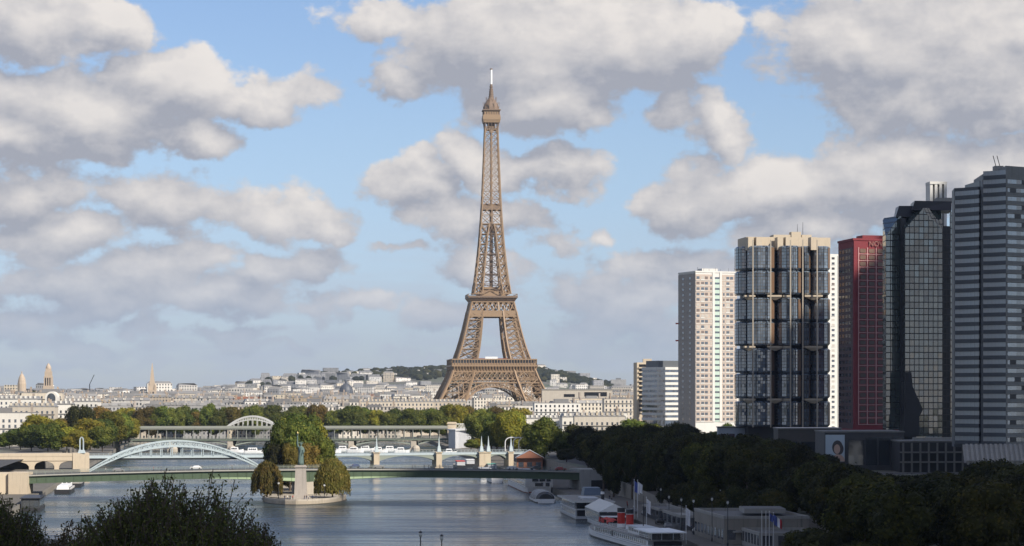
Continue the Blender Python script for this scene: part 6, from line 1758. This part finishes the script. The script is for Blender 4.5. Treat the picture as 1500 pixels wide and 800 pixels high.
low_building('quay_shed', 'long dark boat-hire shed below the sloping ramp', 41, 48, 706, 738, QUAY_Z, 5.0, plain('shed_dark', (.05, .05, .055), .6), M_roofgrey, 3, -3)
o = low_building('brick_hut', 'reddish brick hut with a pale gable roof near the right end of the green bridge', X(757, 1180), X(795, 1180), 1180, 1196, QUAY_Z, 7.4, plain('hut_brick', (.30, .13, .08), .8, var=.12), M_boatwhite, 3)
mb = MB(); x0_, x1_ = X(755, 1180), X(797, 1180); mb.face([(x0_, 1178, 7.6), ((x0_ + x1_) / 2, 1178, 11.2), ((x0_ + x1_) / 2, 1198, 11.2), (x0_, 1198, 7.6)][::-1]); mb.face([((x0_ + x1_) / 2, 1178, 11.2), (x1_, 1178, 7.6), (x1_, 1198, 7.6), ((x0_ + x1_) / 2, 1198, 11.2)][::-1]); mb.face([(x0_, 1178.2, 7.5), (x1_, 1178.2, 7.5), ((x0_ + x1_) / 2, 1178.2, 11.1)], 1); mb.build('roof', [M_boatgrey, MATS['hut_brick']], o)
mb = MB()   # ramp from the road down to the quay
for a, b_ in zip([(900, 7.0), (862, 6.0), (820, 4.6), (780, 3.2), (748, 2.3)], [(862, 6.0), (820, 4.6), (780, 3.2), (748, 2.3), (738, 2.25)]):
    xa, xb = upR(a[0]) - 6.5, upR(b_[0]) - 6.5
    mb.face([(xa, a[0], a[1]), (xb, b_[0], b_[1]), (xb + 6.4, b_[0], b_[1]), (xa + 6.4, a[0], a[1])], 0); mb.face([(xb, b_[0], 2), (xb, b_[0], b_[1]), (xa, a[0], a[1]), (xa, a[0], 2)][::-1], 1)
struct(mb.build('quay_ramp', [M_quay, M_quaywall]))
mb = MB(); 
for a, b_ in zip([(900, 7.0), (862, 6.0), (820, 4.6), (780, 3.2)], [(862, 6.0), (820, 4.6), (780, 3.2), (748, 2.3)]):
    mb.bar((upR(a[0]) - 6.4, a[0], a[1] + .5), (upR(b_[0]) - 6.4, b_[0], b_[1] + .5), .35, 1.0)
tag(mb.build('ramp_parapet', M_quaywall, loc=(upR(820) - 6.4, 820, 4.6)), 'sloping stone parapet of the ramp between the quay and the road', 'parapet')

# ------------------------------------------------------------------ vehicles
def car_proto(name, label, pos, ang, col, van=False):
    o = thing(name, label, 'van' if van else 'car', pos); 
    Lh, H, w = (2.5, 2.1, .95) if van else (2.1, 1.45, .86)
    prof = [(-Lh, .35), (Lh, .35), (Lh, .85), (Lh - .15, .95), (Lh - .95, 1.05), (Lh - 1.75, H - .03), (-Lh + .12, H), (-Lh, 1.0)] if van else [(-Lh, .35), (Lh, .35), (Lh, .78), (Lh - .9, .92), (Lh - 1.6, H - .05), (-Lh + 1.0, H), (-Lh + .2, .95), (-Lh, .9)]
    mb = MB(); L_ = [(x, -w * (.86 if z > 1.1 else 1), z) for x, z in prof]; R_ = [(x, w * (.86 if z > 1.1 else 1), z) for x, z in prof]; n = len(prof)
    mb.face(L_); mb.face(R_[::-1])
    for i in range(n): j = (i + 1) % n; mb.face([L_[i], R_[i], R_[j], L_[j]])
    def put(mb, nm, mat, par=o):
        q = bpy.data.objects.new(nm, mb.mesh(nm, mat)); COL.objects.link(q); q.parent = par; return q
    put(mb, 'body', plain('car_paint_' + col[0], col[1], .3, var=.03))
    for sgn in (-1, 1):
        mb = MB(); y = sgn * (w * .93 + .012); xs = (-Lh + .4, Lh - 1.5) if not van else (Lh - 1.7, Lh - 1.0)
        mb.face([(xs[0], y, 1.0), (xs[1] + .3, y, 1.0), (xs[1], sgn * (w * .86 + .012), H - .16), (xs[0] + .3, sgn * (w * .86 + .012), H - .16)][::-sgn]); put(mb, 'side_window', M_win)
    for s_, x in ((1, Lh - 1.22), (-1, -Lh + .5)):
        if van and s_ < 0: x = -Lh - .01
        mb = MB(); mb.bar((x - .15 * s_, -w * .7, 1.2), (x - .15 * s_, w * .7, 1.2), .12, .38); put(mb, 'windscreen' if s_ > 0 else 'rear_window', M_win)
    for x in (-Lh + .75, Lh - .75):
        for y in (-w, w):
            mb = MB(); mb.tube((x, y - .1, .33), (x, y + .1, .33), .33, .33, 12); wh = put(mb, 'wheel', M_hullblack)
    o.rotation_euler = (0, 0, ang); return o
GA = math.atan2(GL.t.y, GL.t.x)
CC = {'white': (.7, .7, .7), 'black': (.02, .02, .022), 'grey': (.2, .2, .21), 'blue': (.04, .06, .14), 'red': (.3, .03, .03)}
k = 0
for u, side, c in ((126, 1, 'grey'), (176, 1, 'white'), (186, -1, 'black'), (118, -1, 'blue'), (60, -1, 'white'), (32, 1, 'grey'), (194, 1, 'red')):
    p = GL.at(u, 3.4 * side, g_top(u) + .01); car_proto('car', '%s car crossing the green bridge, %s along it from the left' % (c, ordinal(sorted((126, 176, 186, 118, 60, 32, 194)).index(u))), p, GA if side > 0 else GA + math.pi, (c, CC[c]))
for i, (px, Y, c, van) in enumerate(((986, 812, 'white', 1), (1000, 838, 'white', 1), (968, 850, 'grey', 0), (981, 870, 'black', 0), (1010, 800, 'grey', 0), (1230, 560, 'white', 1), (1252, 545, 'grey', 0), (1215, 575, 'black', 0))):
    x = X(px, Y); x = max(x, upR(Y) + 6 + 2.6 * (i % 3)); car_proto('van' if van else 'car', '%s %s parked under the dark quay trees, %s from the left' % (c, 'van' if van else 'car', ordinal(sorted([986, 1000, 968, 981, 1010, 1230, 1252, 1215]).index(px))), (x, Y, GROUND_Z + .01), DIRR, (c, CC[c]), bool(van))
for i, (x, Y, c) in enumerate(((39, 742, 'white'), (36, 752, 'grey'), (40, 690, 'black'), (41, 668, 'grey'), (47, 646, 'white'))):
    car_proto('car', '%s car parked on the lower quay behind the boats, %s from the bridge' % (c, ordinal([752, 742, 690, 668, 646].index(Y))), (x, Y, QUAY_Z + .01), DIRR, (c, CC[c]))

rq = random.Random(21); used_y = []
for i in range(16):
    Y = 700 + i * 17 + rq.uniform(-3, 3); c = rq.choice(('white', 'grey', 'black', 'blue', 'grey')); x = upR(Y) + (8.5 if i % 2 else 15.5)
    car_proto('car', '%s car on the shaded quay road beside the tree trunks, %s counted towards the bridge' % (c, ordinal(i)), (x, Y, GROUND_Z + .01), DIRR, (c, CC[c]))
# ------------------------------------------------------------------ people
def person_mesh(name, shirt, trousers, step):
    me = bpy.data.meshes.new('skin'); v = [(0, 0, .95), (0, .01, 1.15), (0, .01, 1.38), (0, .0, 1.50), (0, -.02, 1.64), (0, -.02, 1.74),
        (-.09, 0, .90), (-.10, -.10 * step, .50), (-.10, -.02 * step + .02, .07), (-.10, -.14, .04), (.09, 0, .90), (.10, .06 * step, .50), (.10, .26 * step + .02, .08), (.10, .12 * step - .08, .04),
        (-.18, 0, 1.40), (-.24, .08 * step, 1.14), (-.23, -.02 - .04 * step, .90), (-.225, -.06 - .06 * step, .80), (.18, 0, 1.40), (.24, -.06 * step, 1.14), (.23, -.12 * step, .90), (.225, -.17 * step, .80)]
    e = [(0, 1), (1, 2), (2, 3), (3, 4), (4, 5), (0, 6), (6, 7), (7, 8), (8, 9), (0, 10), (10, 11), (11, 12), (12, 13), (2, 14), (14, 15), (15, 16), (16, 17), (2, 18), (18, 19), (19, 20), (20, 21)]
    r = [.15, .14, .165, .055, .10, .085, .095, .065, .045, .04, .095, .065, .045, .04, .065, .045, .036, .035, .065, .045, .036, .035]
    me.from_pydata(v, e, []); o = bpy.data.objects.new('tmp', me); COL.objects.link(o); o.modifiers.new('s', 'SKIN'); o.modifiers.new('d', 'SUBSURF').levels = 1
    for i, sv in enumerate(me.skin_vertices[0].data): sv.radius = (r[i], r[i] * (.72 if i < 3 else 1)); sv.use_root = i == 0
    dg = bpy.context.evaluated_depsgraph_get(); m2 = bpy.data.meshes.new_from_object(o.evaluated_get(dg)); m2.name = name; bpy.data.objects.remove(o)
    m2.materials.clear()
    for m in (plain('skin', (.45, .28, .20), .6), shirt, trousers, plain('hair_dark', (.04, .03, .025), .7)): m2.materials.append(m)
    for p in m2.polygons:
        c = p.center; p.use_smooth = True
        p.material_index = 3 if c.z > 1.70 or (c.z > 1.56 and c.y > .02) else 0 if c.z > 1.46 or (abs(c.x) > .19 and c.z < .95) else 1 if c.z > .97 or abs(c.x) > .17 else 2
    return m2
SH = [plain('cloth_' + n, c, .85) for n, c in (('black', (.03, .03, .035)), ('navy', (.04, .06, .13)), ('white', (.6, .6, .58)), ('redd', (.35, .06, .05)))]
PM = [person_mesh('person', SH[i], SH[(i + 1) % 2], s) for i, s in ((0, 0.0), (1, .8), (2, .5), (3, 0.1), (0, 1.0))]
CLO = ['in dark clothes standing', 'in a navy top walking', 'in a white top walking', 'in a red top standing', 'in dark clothes striding']
PPL = [(517, 0), (604, 1), (608, 4), (622, 0), (628, 4), (644, 1), (668, 2), (280, 2), (296, 0), (236, 4), (225, 3), (190, 0), (155, 2), (700, 0), (724, 1), (752, 2), (780, 4), (806, 0), (340, 1), (366, 0)]
for i, (px, k) in enumerate(PPL):
    lo, hi_ = 0, GL.L
    for _ in range(30):
        m_ = (lo + hi_) / 2; p = GL.at(m_, 6.4)
        if 750 + p.x * F / p.y < px: lo = m_
        else: hi_ = m_
    p = GL.at(lo, 6.4, g_top(lo)); o = bpy.data.objects.new('person', PM[k]); COL.objects.link(o); o.location = p; o.rotation_euler = (0, 0, GA + (R(90) if i % 2 else R(-90)))
    tag(o, 'person %s on the green bridge, %s from its left end' % (CLO[k], ordinal(sorted(q[0] for q in PPL).index(px))), 'person', 'people crossing the green bridge')
for i in range(14):
    Y = (612, 640, 668, 690, 704, 722, 748, 770, 800, 826, 846, 655, 735, 785)[i]; k = i % 5; o = bpy.data.objects.new('person', PM[k]); COL.objects.link(o); o.location = (bankR(Y) + (6.5 if i % 2 else 8.2), Y, QUAY_Z); o.rotation_euler = (0, 0, i * 1.3)
    tag(o, 'person %s on the lower quay, %s going towards the bridge' % (CLO[k], ordinal(sorted((612, 640, 668, 690, 704, 722, 748, 770, 800, 826, 846, 655, 735, 785)).index(Y))), 'person', 'people on the lower quay')
IP = [417, 421, 425, 429, 446, 449, 452, 458, 463]
for i, px in enumerate(IP):
    k = (0, 2, 0, 3, 4, 0, 2, 1, 0)[i]; Y = 866.3 + (i % 3) * .7; o = bpy.data.objects.new('person', PM[k]); COL.objects.link(o); o.location = (X(px, Y), Y, ISZ); o.rotation_euler = (0, 0, R(i * 77))
    tag(o, 'visitor %s at the island parapet, %s from the left' % (CLO[k], ordinal(i)), 'person', 'visitors at the foot of the pedestal')
# ------------------------------------------------------------------ the city behind
FC = [facade('facade_cream', (.60, .53, .43), objvar=.18, ww=.46, wh=.62), facade('facade_white', (.71, .665, .59), objvar=.18, ww=.44, wh=.6), facade('facade_grey', (.36, .35, .335), objvar=.16), facade('facade_ochre', (.45, .36, .25), objvar=.14)]
FCI = [facade('far_facade_cream', (.58, .52, .43), island=True, objvar=.35, ww=.5, du=4, dv=4), facade('far_facade_white', (.71, .665, .60), island=True, ww=.48, objvar=.25, du=4, dv=4), facade('far_facade_grey', (.28, .28, .29), island=True, objvar=.35, du=4, dv=4)]
M_zinc = plain('zinc_roof', (.215, .21, .208), .5, var=.2, scale=.2, objvar=.15)
M_tile = plain('tile_roof', (.26, .13, .09), .85, var=.2, scale=.2, objvar=.15)
M_chim = plain('chimney_brick', (.38, .31, .25), .9, objvar=.2)
rc = random.Random(77)
def city_block(label, x, y, w, d, base, h, a, fm, mansard=True, group=None, windows=False, name='apartment_building', cat='building', roofm=None):
    o = thing(name, label, cat, (x, y, base), group); p = rect((x, y), w, d, a); roofm = roofm or M_zinc
    mb = MB(); mb.prism(p, base - 6, base + h, 0, 1); wl = mb.build('wall', [fm, M_roofgrey], o)
    mb = MB(); zt = base + h
    if mansard:
        mb.prism(grow(p, .35), zt, zt + .4); mb.taper(grow(p, -.2), zt + .4, rect((x, y), max(2, w - 2.4), max(2, d - 2.4), a), zt + 2.5)
    else:
        mb.prism(grow(p, .15), zt, zt + .5); mb.obox((x + rc.uniform(-.2, .2) * w, y), w * rc.uniform(.2, .5), d * .45, zt + .5, zt + rc.uniform(2.2, 3.4), a)
    rf = mb.build('roof', roofm, o)
    if mansard and group == 'town houses behind the river' and y < 2650:
        for k in range(4): mb = MB(); panel(mb, p[0], p[1], (k + .35) / 4, (k + .62) / 4, zt + .6, zt + 2.1, -1.2, .1); mb.build('dormer', fm, rf)
    if True:
        for k in range(2 if w > 18 else 1):
            mb = MB(); q = lerp2(p[0], p[1], .12 + .72 * k + rc.uniform(0, .1)); q = (q[0], q[1] + d * rc.uniform(.3, .6)); mb.obox(q, 1.1, 3.4, zt + .5, zt + rc.uniform(4.2, 5.4), a); mb.build('chimney', M_chim, rf)
    if windows:
        WP = Pieces('window', M_win, o); P_, Q_ = p[0], p[1]; n = max(3, int(w / 3.1)); nf_ = int((h - .5) / 3.15)
        for f in range(nf_ - 1, -1, -1):
            for k in range(n): panel(WP.new(), P_, Q_, (k + .32) / n, (k + .68) / n, base + 1.0 + f * 3.15, base + 2.8 + f * 3.15, -.02, .08); WP.done()
        WP.end()
        for f in range(1, nf_, 2): mb = MB(); panel(mb, P_, Q_, .01, .99, base + f * 3.15 + .35, base + f * 3.15 + .6, 0, .5); mb.build('balcony', M_blackmetal, o)
        if mansard:
            for k in range(n): mb = MB(); panel(mb, P_, Q_, (k + .3) / n, (k + .7) / n, zt + .8, zt + 2.6, -1.5, .1); mb.build('dormer', fm, rf)
    return o
FPLAIN = [plain('stone_front', (.58, .505, .40), .85, var=.1, scale=.25, stain=.25, objvar=.12), plain('white_front', (.72, .69, .63), .85, var=.08, scale=.25, stain=.2, objvar=.08)]
# nearer buildings with modelled windows: above the left trees, and between lattice tower and pink tower
NEAR = [ # px, Y, roof row, width m, mansard, front, what it looks like
    (8, 1470, 604, 34, 0, 1, 'blank white flat-roofed building at the left edge'), (46, 1640, 588, 30, 1, 0, 'cream stepped apartment house above the left trees'), (84, 1690, 585, 20, 1, 1, 'tall pale apartment house beside the arched window above the left trees'),
    (20, 1800, 578, 34, 1, 1, 'white terraced apartment house at the left edge below the church dome'), (60, 1900, 575, 30, 0, 0, 'flat-roofed cream apartment house under the bell tower'), (112, 1980, 582, 34, 1, 1, 'white mansard house right of the bell tower'),
    (795, 1760, 606, 26, 1, 1, 'white mansard house just right of the lattice tower legs'), (815, 1900, 590, 34, 0, 1, 'white terraced building right of the lattice tower'), (842, 1640, 603, 18, 1, 1, 'narrow shaded house left of the cream corner house'), (878, 1600, 602, 32, 1, 0, 'cream mansard corner house above the dark trees left of the pink tower'),
    (862, 2050, 583, 24, 0, 0, 'beige flat-roofed block with a brown attic right of the lattice tower'), (908, 1680, 604, 8, 0, 1, 'bright white gable wall beside the banded office building'), (905, 1950, 584, 22, 0, 0, 'grey stepped block left of the cream balcony block'), (580, 2120, 583, 62, 1, 0, 'long cream palace front left of the lattice tower foot'), (648, 2140, 583, 40, 1, 0, 'cream palace wing in front of the lattice tower foot')]
for (px, Y, pr_, w, man, fm, lab) in NEAR:
    g_ = ter(X(px, Y), Y) if Y > 1300 else 7; g_ = max(7, g_) if X(px, Y) < -250 or Y > 2250 else 7
    h = Z(pr_, Y) - g_ - (3.6 if man else .5)
    city_block(lab, X(px, Y), Y + 7, w, 14, g_, h, rc.uniform(-.05, .12), FPLAIN[fm], bool(man), 'apartment houses near the river', True)
# broad museum-like block with a dark slot
Y = 2120; o = thing('hall_building', 'broad low beige hall with a dark horizontal slot right of the lattice tower', 'building', (X(870, Y), Y, 7)); x0, x1 = X(794, Y), X(897, Y); zt = Z(571, Y)
mb = MB(); mb.box(x0, x1, Y, Y + 40, 7, zt, 0, 1); mb.build('wall', [plain('beige_front', (.50, .45, .38), .85, stain=.2), M_roofgrey], o); mb = MB(); mb.box(X(856, Y), X(889, Y), Y - .12, Y + .2, zt - 5.5, zt - 2.0); mb.build('loggia', M_black, o); mb = MB(); mb.box(X(826, Y), X(842, Y), Y - .12, Y + .2, zt - 6, zt - 3.6); mb.build('loggia', M_black, o)
mb = MB(); mb.box(x0 - .5, x1 + .5, Y - .5, Y + 40.5, zt, zt + .6); mb.build('roof_edge', M_concrete, o)
# arched window gable at the left
Y = 1720; o = thing('arched_pavilion', 'pale pavilion with one tall dark arched window above the left trees', 'building', (X(75, Y), Y, 8)); xc = X(75, Y); zt = Z(574, Y)
mb = MB(); mb.box(xc - 4.2, xc + 4.2, Y, Y + 9, 8, zt - 4); pts = [(xc + 4.2 * math.cos(math.pi * k / 12), zt - 4 + 4.2 * math.sin(math.pi * k / 12)) for k in range(13)]
mb.face([(x, Y, z) for x, z in pts][::-1]); 
for a, b_ in zip(pts, pts[1:]): mb.face([(a[0], Y, a[1]), (b_[0], Y, b_[1]), (b_[0], Y + 9, b_[1]), (a[0], Y + 9, a[1])][::-1])
mb.build('wall', FPLAIN[1], o); mb = MB(); pts = [(xc + 2.9 * math.cos(math.pi * k / 12), zt - 4.4 + 3.4 * math.sin(math.pi * k / 12)) for k in range(13)]
mb.face([(x, Y - .1, z) for x, z in [(xc + 2.9, zt - 12)] + pts + [(xc - 2.9, zt - 12)]][::-1]); mb.build('arched_window', M_win, o)

# rows of town houses one behind the other
ROWS = [(2030, 590), (2170, 586), (2330, 583), (2500, 581), (2700, 579), (2920, 577), (3160, 575.5)]
count = 0; LM = [(-60, 'the left edge'), (71, 'the bell tower'), (223, 'the stone spire'), (375, 'the far footbridge'), (507, 'the dark dome'), (719, 'the lattice tower'), (870, 'the beige hall')]
used = {}
for ri, (Y, pr_) in enumerate(ROWS):
    px = -15 + rc.uniform(0, 20)
    while px < 930:
        w = rc.uniform(17, 34); pw = w * F / Y; c = px + pw / 2; px += pw * rc.uniform(.9, 1.05)
        if Y < 2250 and X(c, Y) > -250 and not (180 < c < 930): continue
        if Y < 2300 and (560 < c < 700): continue
        if 2210 < Y < 2350 and 640 < c < 800: continue
        if rc.random() < .06: continue
        x = X(c, Y); g_ = ter(x, Y) if (Y > 2255 or x < -345) else 7
        lift = 7 * sm(130, 30, c) * (1 - (Y - 2000) / 1500)
        h = Z(pr_ + rc.uniform(-3.2, 3.6) - lift * .6, Y) - g_ - 2
        h = max(9, min(h, 36)); man = rc.random() < .5
        fm = rc.choice((0, 0, 1, 1, 1, 2, 3)); lm = min(LM, key=lambda q: abs(q[0] - c)); side = 'left' if c < lm[0] else 'right'
        key = (ri, lm[1], side); used[key] = used.get(key, 0) + 1
        lab = '%s %s house, rooftop row %d, %s to the %s of %s' % (('cream', 'white', 'grey', 'ochre')[fm], 'mansard' if man else 'flat-roofed', ri + 1, ordinal(used[key] - 1), side, lm[1])
        city_block(lab, x, Y + rc.uniform(-25, 25), w, rc.uniform(12, 18), g_, h, rc.uniform(-.25, .25), FC[fm], man, 'town houses behind the river', roofm=M_zinc if rc.random() < .95 else M_tile); count += 1
print('houses', count)
# everything farther: one mass of roofs and fronts up to the hills
mb = MB(); rows = []
Y = 3330.0
while Y < 7300:
    rows.append(Y); Y += 70 + (Y - 3300) * .018
for Y in rows:
    px = -220
    while px < 1900:
        w = rc.uniform(14, 40); pw = w * F / Y; c = px + pw / 2; px += pw * rc.uniform(1.0, 1.25)
        yy = Y + rc.uniform(-30, 30); x = X(c, yy); g_ = ter(x, yy)
        if rc.random() < .12 + (.08 if g_ > 40 else 0) + (.35 if g_ > 48 and c > 560 else 0): continue
        h = rc.uniform(9, 19) if rc.random() < .93 else rc.uniform(20, 30)
        if Y > 5200: h *= .72
        m = rc.choice((0, 0, 1, 1, 1, 1, 2)) if Y < 5600 else rc.choice((0, 1, 1, 2, 2, 2)); p = rect((x, yy), w, rc.uniform(10, 16), rc.uniform(-.5, .5))
        mb.prism(p, g_ - 8, g_ + h, m, 3, bottom=False)
        if rc.random() < .35: mb.taper(p, g_ + h + .02, rect((x, yy), w * .8, 7, 0), g_ + h + 3.2, 3)
tag(mb.build('distant_city', FCI + [plain('far_roof', (.205, .20, .198), .7, var=.3, scale=.03)]), 'sea of distant pale houses and grey roofs up to the hills', 'city', kind='stuff')
# greenery between far houses
def far_green(name, n, y0, y1, smin, smax, cond, lab):
    mbg = MB(); k = 0
    while k < n:
        Y = rc.uniform(y0, y1); c = rc.uniform(-20, 960)
        if not cond(c, Y): continue
        x = X(c, Y); g_ = ter(x, Y) ; s_ = rc.uniform(smin, smax); k += 1
        bm = bmesh.new(); bmesh.ops.create_icosphere(bm, subdivisions=2, radius=1); o_ = len(mbg.v)
        for v in bm.verts:
            q = 1 + .35 * mnoise.noise(v.co * 2 + Vector((x, Y, 0))); mbg.v.append((x + v.co.x * s_ * 1.25 * q, Y + v.co.y * s_ * q, g_ + s_ * .9 + v.co.z * s_ * q))
        for f in bm.faces: mbg.f.append(tuple(o_ + v.index for v in f.verts)); mbg.m.append(0); mbg.uv.append([(0, 0)] * 3)
        bm.free()
    tag(mbg.build(name, L_dark), lab, 'trees', kind='stuff')
far_green('hill_wood', 800, 6000, 6900, 4, 9, lambda c, Y: (300 < c < 900 and ridge(c) > 28 and rc.random() < (.10 if c < 545 else .9)), 'dark woods along the crest of the far hill')
far_green('city_greenery', 110, 2300, 5200, 4, 7, lambda c, Y: True, 'scattered dark treetops among the distant houses')

# landmarks on the skyline
def tall(px, Y): return X(px, Y), ter(X(px, Y), Y)
Yl = 3000; x, g_ = tall(71, Yl); zt = Z(532, Yl); o = thing('bell_tower', 'tall square stone bell tower with a rounded cap on the left skyline', 'tower', (x, Yl, g_)); w = 12 * Yl / F
M_lm = plain('landmark_stone', (.48, .385, .29), .85, var=.1, scale=.1, stain=.3)
mb = MB(); zz = Z(551, Yl); mb.obox((x, Yl), w * 1.15, w * 1.15, g_ - 4, Z(566, Yl)); mb.taper(rect((x, Yl), w, w), Z(566, Yl), rect((x, Yl), w * .92, w * .92), zz); mb.build('shaft', M_lm, o)
for k in range(-1, 2): mb = MB(); mb.obox((x + k * w * .27, Yl - w * .47), w * .12, .6, Z(565, Yl), zz - 2); mb.build('belfry_slot', M_black, o)
mb = MB(); mb.obox((x, Yl), w * .8, w * .8, zz, Z(544, Yl)); mb.obox((x, Yl), w * .62, w * .62, Z(544, Yl), Z(540, Yl)); mb.lathe(x, Yl, [(w * .34, Z(540, Yl)), (w * .3, Z(537, Yl)), (w * .16, Z(534, Yl)), (.2, zt)], 12); mb.build('cap', M_lm, o)
Yl = 3300; x, g_ = tall(32, Yl); o = thing('church_dome', 'pale pointed church dome left of the bell tower', 'church', (x, Yl, g_)); mb = MB(); r = 7.5 * Yl / F * .8; zb = Z(562, Yl); mb.lathe(x, Yl, [(r * 1.05, g_ - 4), (r * 1.05, zb), (r, zb + 1), (r * .93, zb + 4), (r * .72, zb + 8), (r * .4, zb + 11.5), (r * .14, zb + 13), (r * .12, zb + 15.5), (.1, Z(544, Yl))], 14); mb.build('dome', M_lm, o)
Yl = 3100; x, g_ = tall(223, Yl); o = thing('church_spire', 'slender pale stone church spire on the skyline', 'church', (x, Yl, g_)); w = 11 * Yl / F
mb = MB(); mb.obox((x, Yl), w, w, g_ - 4, Z(571, Yl)); mb.build('tower', M_lm, o); mb = MB(); mb.taper(rect((x, Yl), w * .78, w * .78), Z(571, Yl), rect((x, Yl), .6, .6), Z(532, Yl)); mb.build('spire', M_lm, o)
for sx in (-1, 1):
    for sy in (-1, 1): mb = MB(); mb.taper(rect((x + sx * w * .42, Yl + sy * w * .42), 2.0, 2.0), Z(571, Yl), rect((x + sx * w * .42, Yl + sy * w * .42), .2, .2), Z(561, Yl)); mb.build('corner_pinnacle', M_lm, o)
for k in range(2): mb = MB(); mb.obox((x + (k - .5) * w * .4, Yl - w * .5), w * .18, .4, Z(582, Yl), Z(574, Yl)); mb.build('belfry_opening', M_black, o)
mb = MB(); L = 60; mb.box(x - 4, x + L, Yl + 6, Yl + 22, g_ - 4, Z(580, Yl)); mb.build('nave', M_lm, o); mb = MB(); mb.face([(x - 4, Yl + 5, Z(580, Yl)), (x + L, Yl + 5, Z(580, Yl)), (x + L, Yl + 14, Z(573, Yl)), (x - 4, Yl + 14, Z(573, Yl))]); mb.face([(x + L, Yl + 23, Z(580, Yl)), (x - 4, Yl + 23, Z(580, Yl)), (x - 4, Yl + 14, Z(573, Yl)), (x + L, Yl + 14, Z(573, Yl))]); mb.build('nave_roof', M_zinc, o)
Yl = 3250; x, g_ = tall(507, Yl); o = thing('domed_building', 'dark ribbed dome on a pale drum among the distant roofs', 'building', (x, Yl, g_)); r = 10.2 * Yl / F
mb = MB(); mb.lathe(x, Yl, [(r * 1.04, g_ - 4), (r * 1.04, Z(579, Yl)), (r * 1.1, Z(578.6, Yl)), (r * 1.1, Z(577.5, Yl)), (r, Z(577, Yl))], 24); mb.build('drum', M_lm, o)
for k in range(12): mb = MB(); a = 2 * math.pi * k / 12 + .13; mb.obox((x + r * 1.05 * math.cos(a), Yl + r * 1.05 * math.sin(a)), 1.2, 1.2, Z(588, Yl), Z(579.5, Yl), a); mb.build('drum_window', M_black, o)
mb = MB(); zb = Z(577, Yl); Hh = Z(561.5, Yl) - zb; mb.lathe(x, Yl, [(r * math.cos(t), zb + Hh * math.sin(t)) for t in [math.pi / 2 * .96 * k / 8 for k in range(9)]], 24)
for k in range(16): 
    a = 2 * math.pi * k / 16
    for j in range(7): t0, t1 = math.pi / 2 * .96 * j / 8, math.pi / 2 * .96 * (j + 1) / 8; mb.bar((x + r * 1.01 * math.cos(t0) * math.cos(a), Yl + r * 1.01 * math.cos(t0) * math.sin(a), zb + Hh * math.sin(t0)), (x + r * 1.01 * math.cos(t1) * math.cos(a), Yl + r * 1.01 * math.cos(t1) * math.sin(a), zb + Hh * math.sin(t1)), .5)
dm = mb.build('dome', plain('slate_dome', (.09, .10, .12), .5), o); mb = MB(); mb.lathe(x, Yl, [(1.6, zb + Hh * .98), (1.5, zb + Hh + 2), (1.9, zb + Hh + 2.3), (.8, zb + Hh + 4), (.1, zb + Hh + 5.6)], 10); mb.build('lantern', MATS['slate_dome'], dm)
Yl = 4200; x, g_ = tall(134, Yl); o = thing('tower_crane', 'thin leaning crane jib on the skyline between bell tower and spire', 'crane', (x, Yl, g_)); mb = MB(); mb.bar((x - 3, Yl, g_), (x - 3, Yl, Z(563, Yl)), 1.4); mb.build('mast', M_blackmetal, o); mb = MB(); mb.bar((x - 3, Yl, Z(563, Yl)), (X(138, Yl), Yl, Z(549, Yl)), 1.0); mb.build('jib', M_blackmetal, o)
Yl = 6300
for (px0, px1, pt, lab) in ((393, 402, 557, 'pale slab block at the left end of the far hill'), (402, 440, 556, 'long pale slab block on the left slope of the far hill'), (569, 589, 544, 'dark grey block on the crest of the far hill'), (655, 672, 546, 'grey housing block on the hill behind the lattice tower'), (895, 917, 556, 'hazy block on the skyline left of the cream balcony block'), (600, 640, 546, 'grey estate on the crest left of the lattice tower'), (784, 800, 546, 'dark block on the hill crest right of the lattice tower')):
    x0, x1 = X(px0, Yl), X(px1, Yl); zt = Z(pt, Yl); g_ = ter((x0 + x1) / 2, Yl); o = thing('far_block', lab, 'building', ((x0 + x1) / 2, Yl, g_)); mb = MB(); mb.box(x0, x1, Yl, Yl + 18, g_ - 15, zt, 0, 1); mb.build('wall', [FC[1] if px0 < 450 else FC[2], M_roofgrey], o); mb = MB(); mb.box((x0 * 2 + x1) / 3, (x0 + x1 * 2) / 3, Yl + 4, Yl + 12, zt, zt + 3.5); mb.build('roof_box', M_roofgrey, o)
# ------------------------------------------------------------------ haze between here and the hills
m, g = new_mat('air')
v = g.new('ShaderNodeVolumePrincipled'); v.inputs['Color'].default_value = rgb(.70, .83, 1.0); v.inputs['Density'].default_value = 3.3e-5; v.inputs['Anisotropy'].default_value = .25
o_ = g.new('ShaderNodeOutputMaterial'); g.l.new(v.outputs[0], o_.inputs['Volume'])
mb = MB(); mb.box(-9100, 9100, -900, 14100, -4.2, 345.0)
hz = mb.build('haze', m); hz['kind'] = 'stuff'; hz['label'] = 'thin blue haze over the far city'; hz['category'] = 'haze'
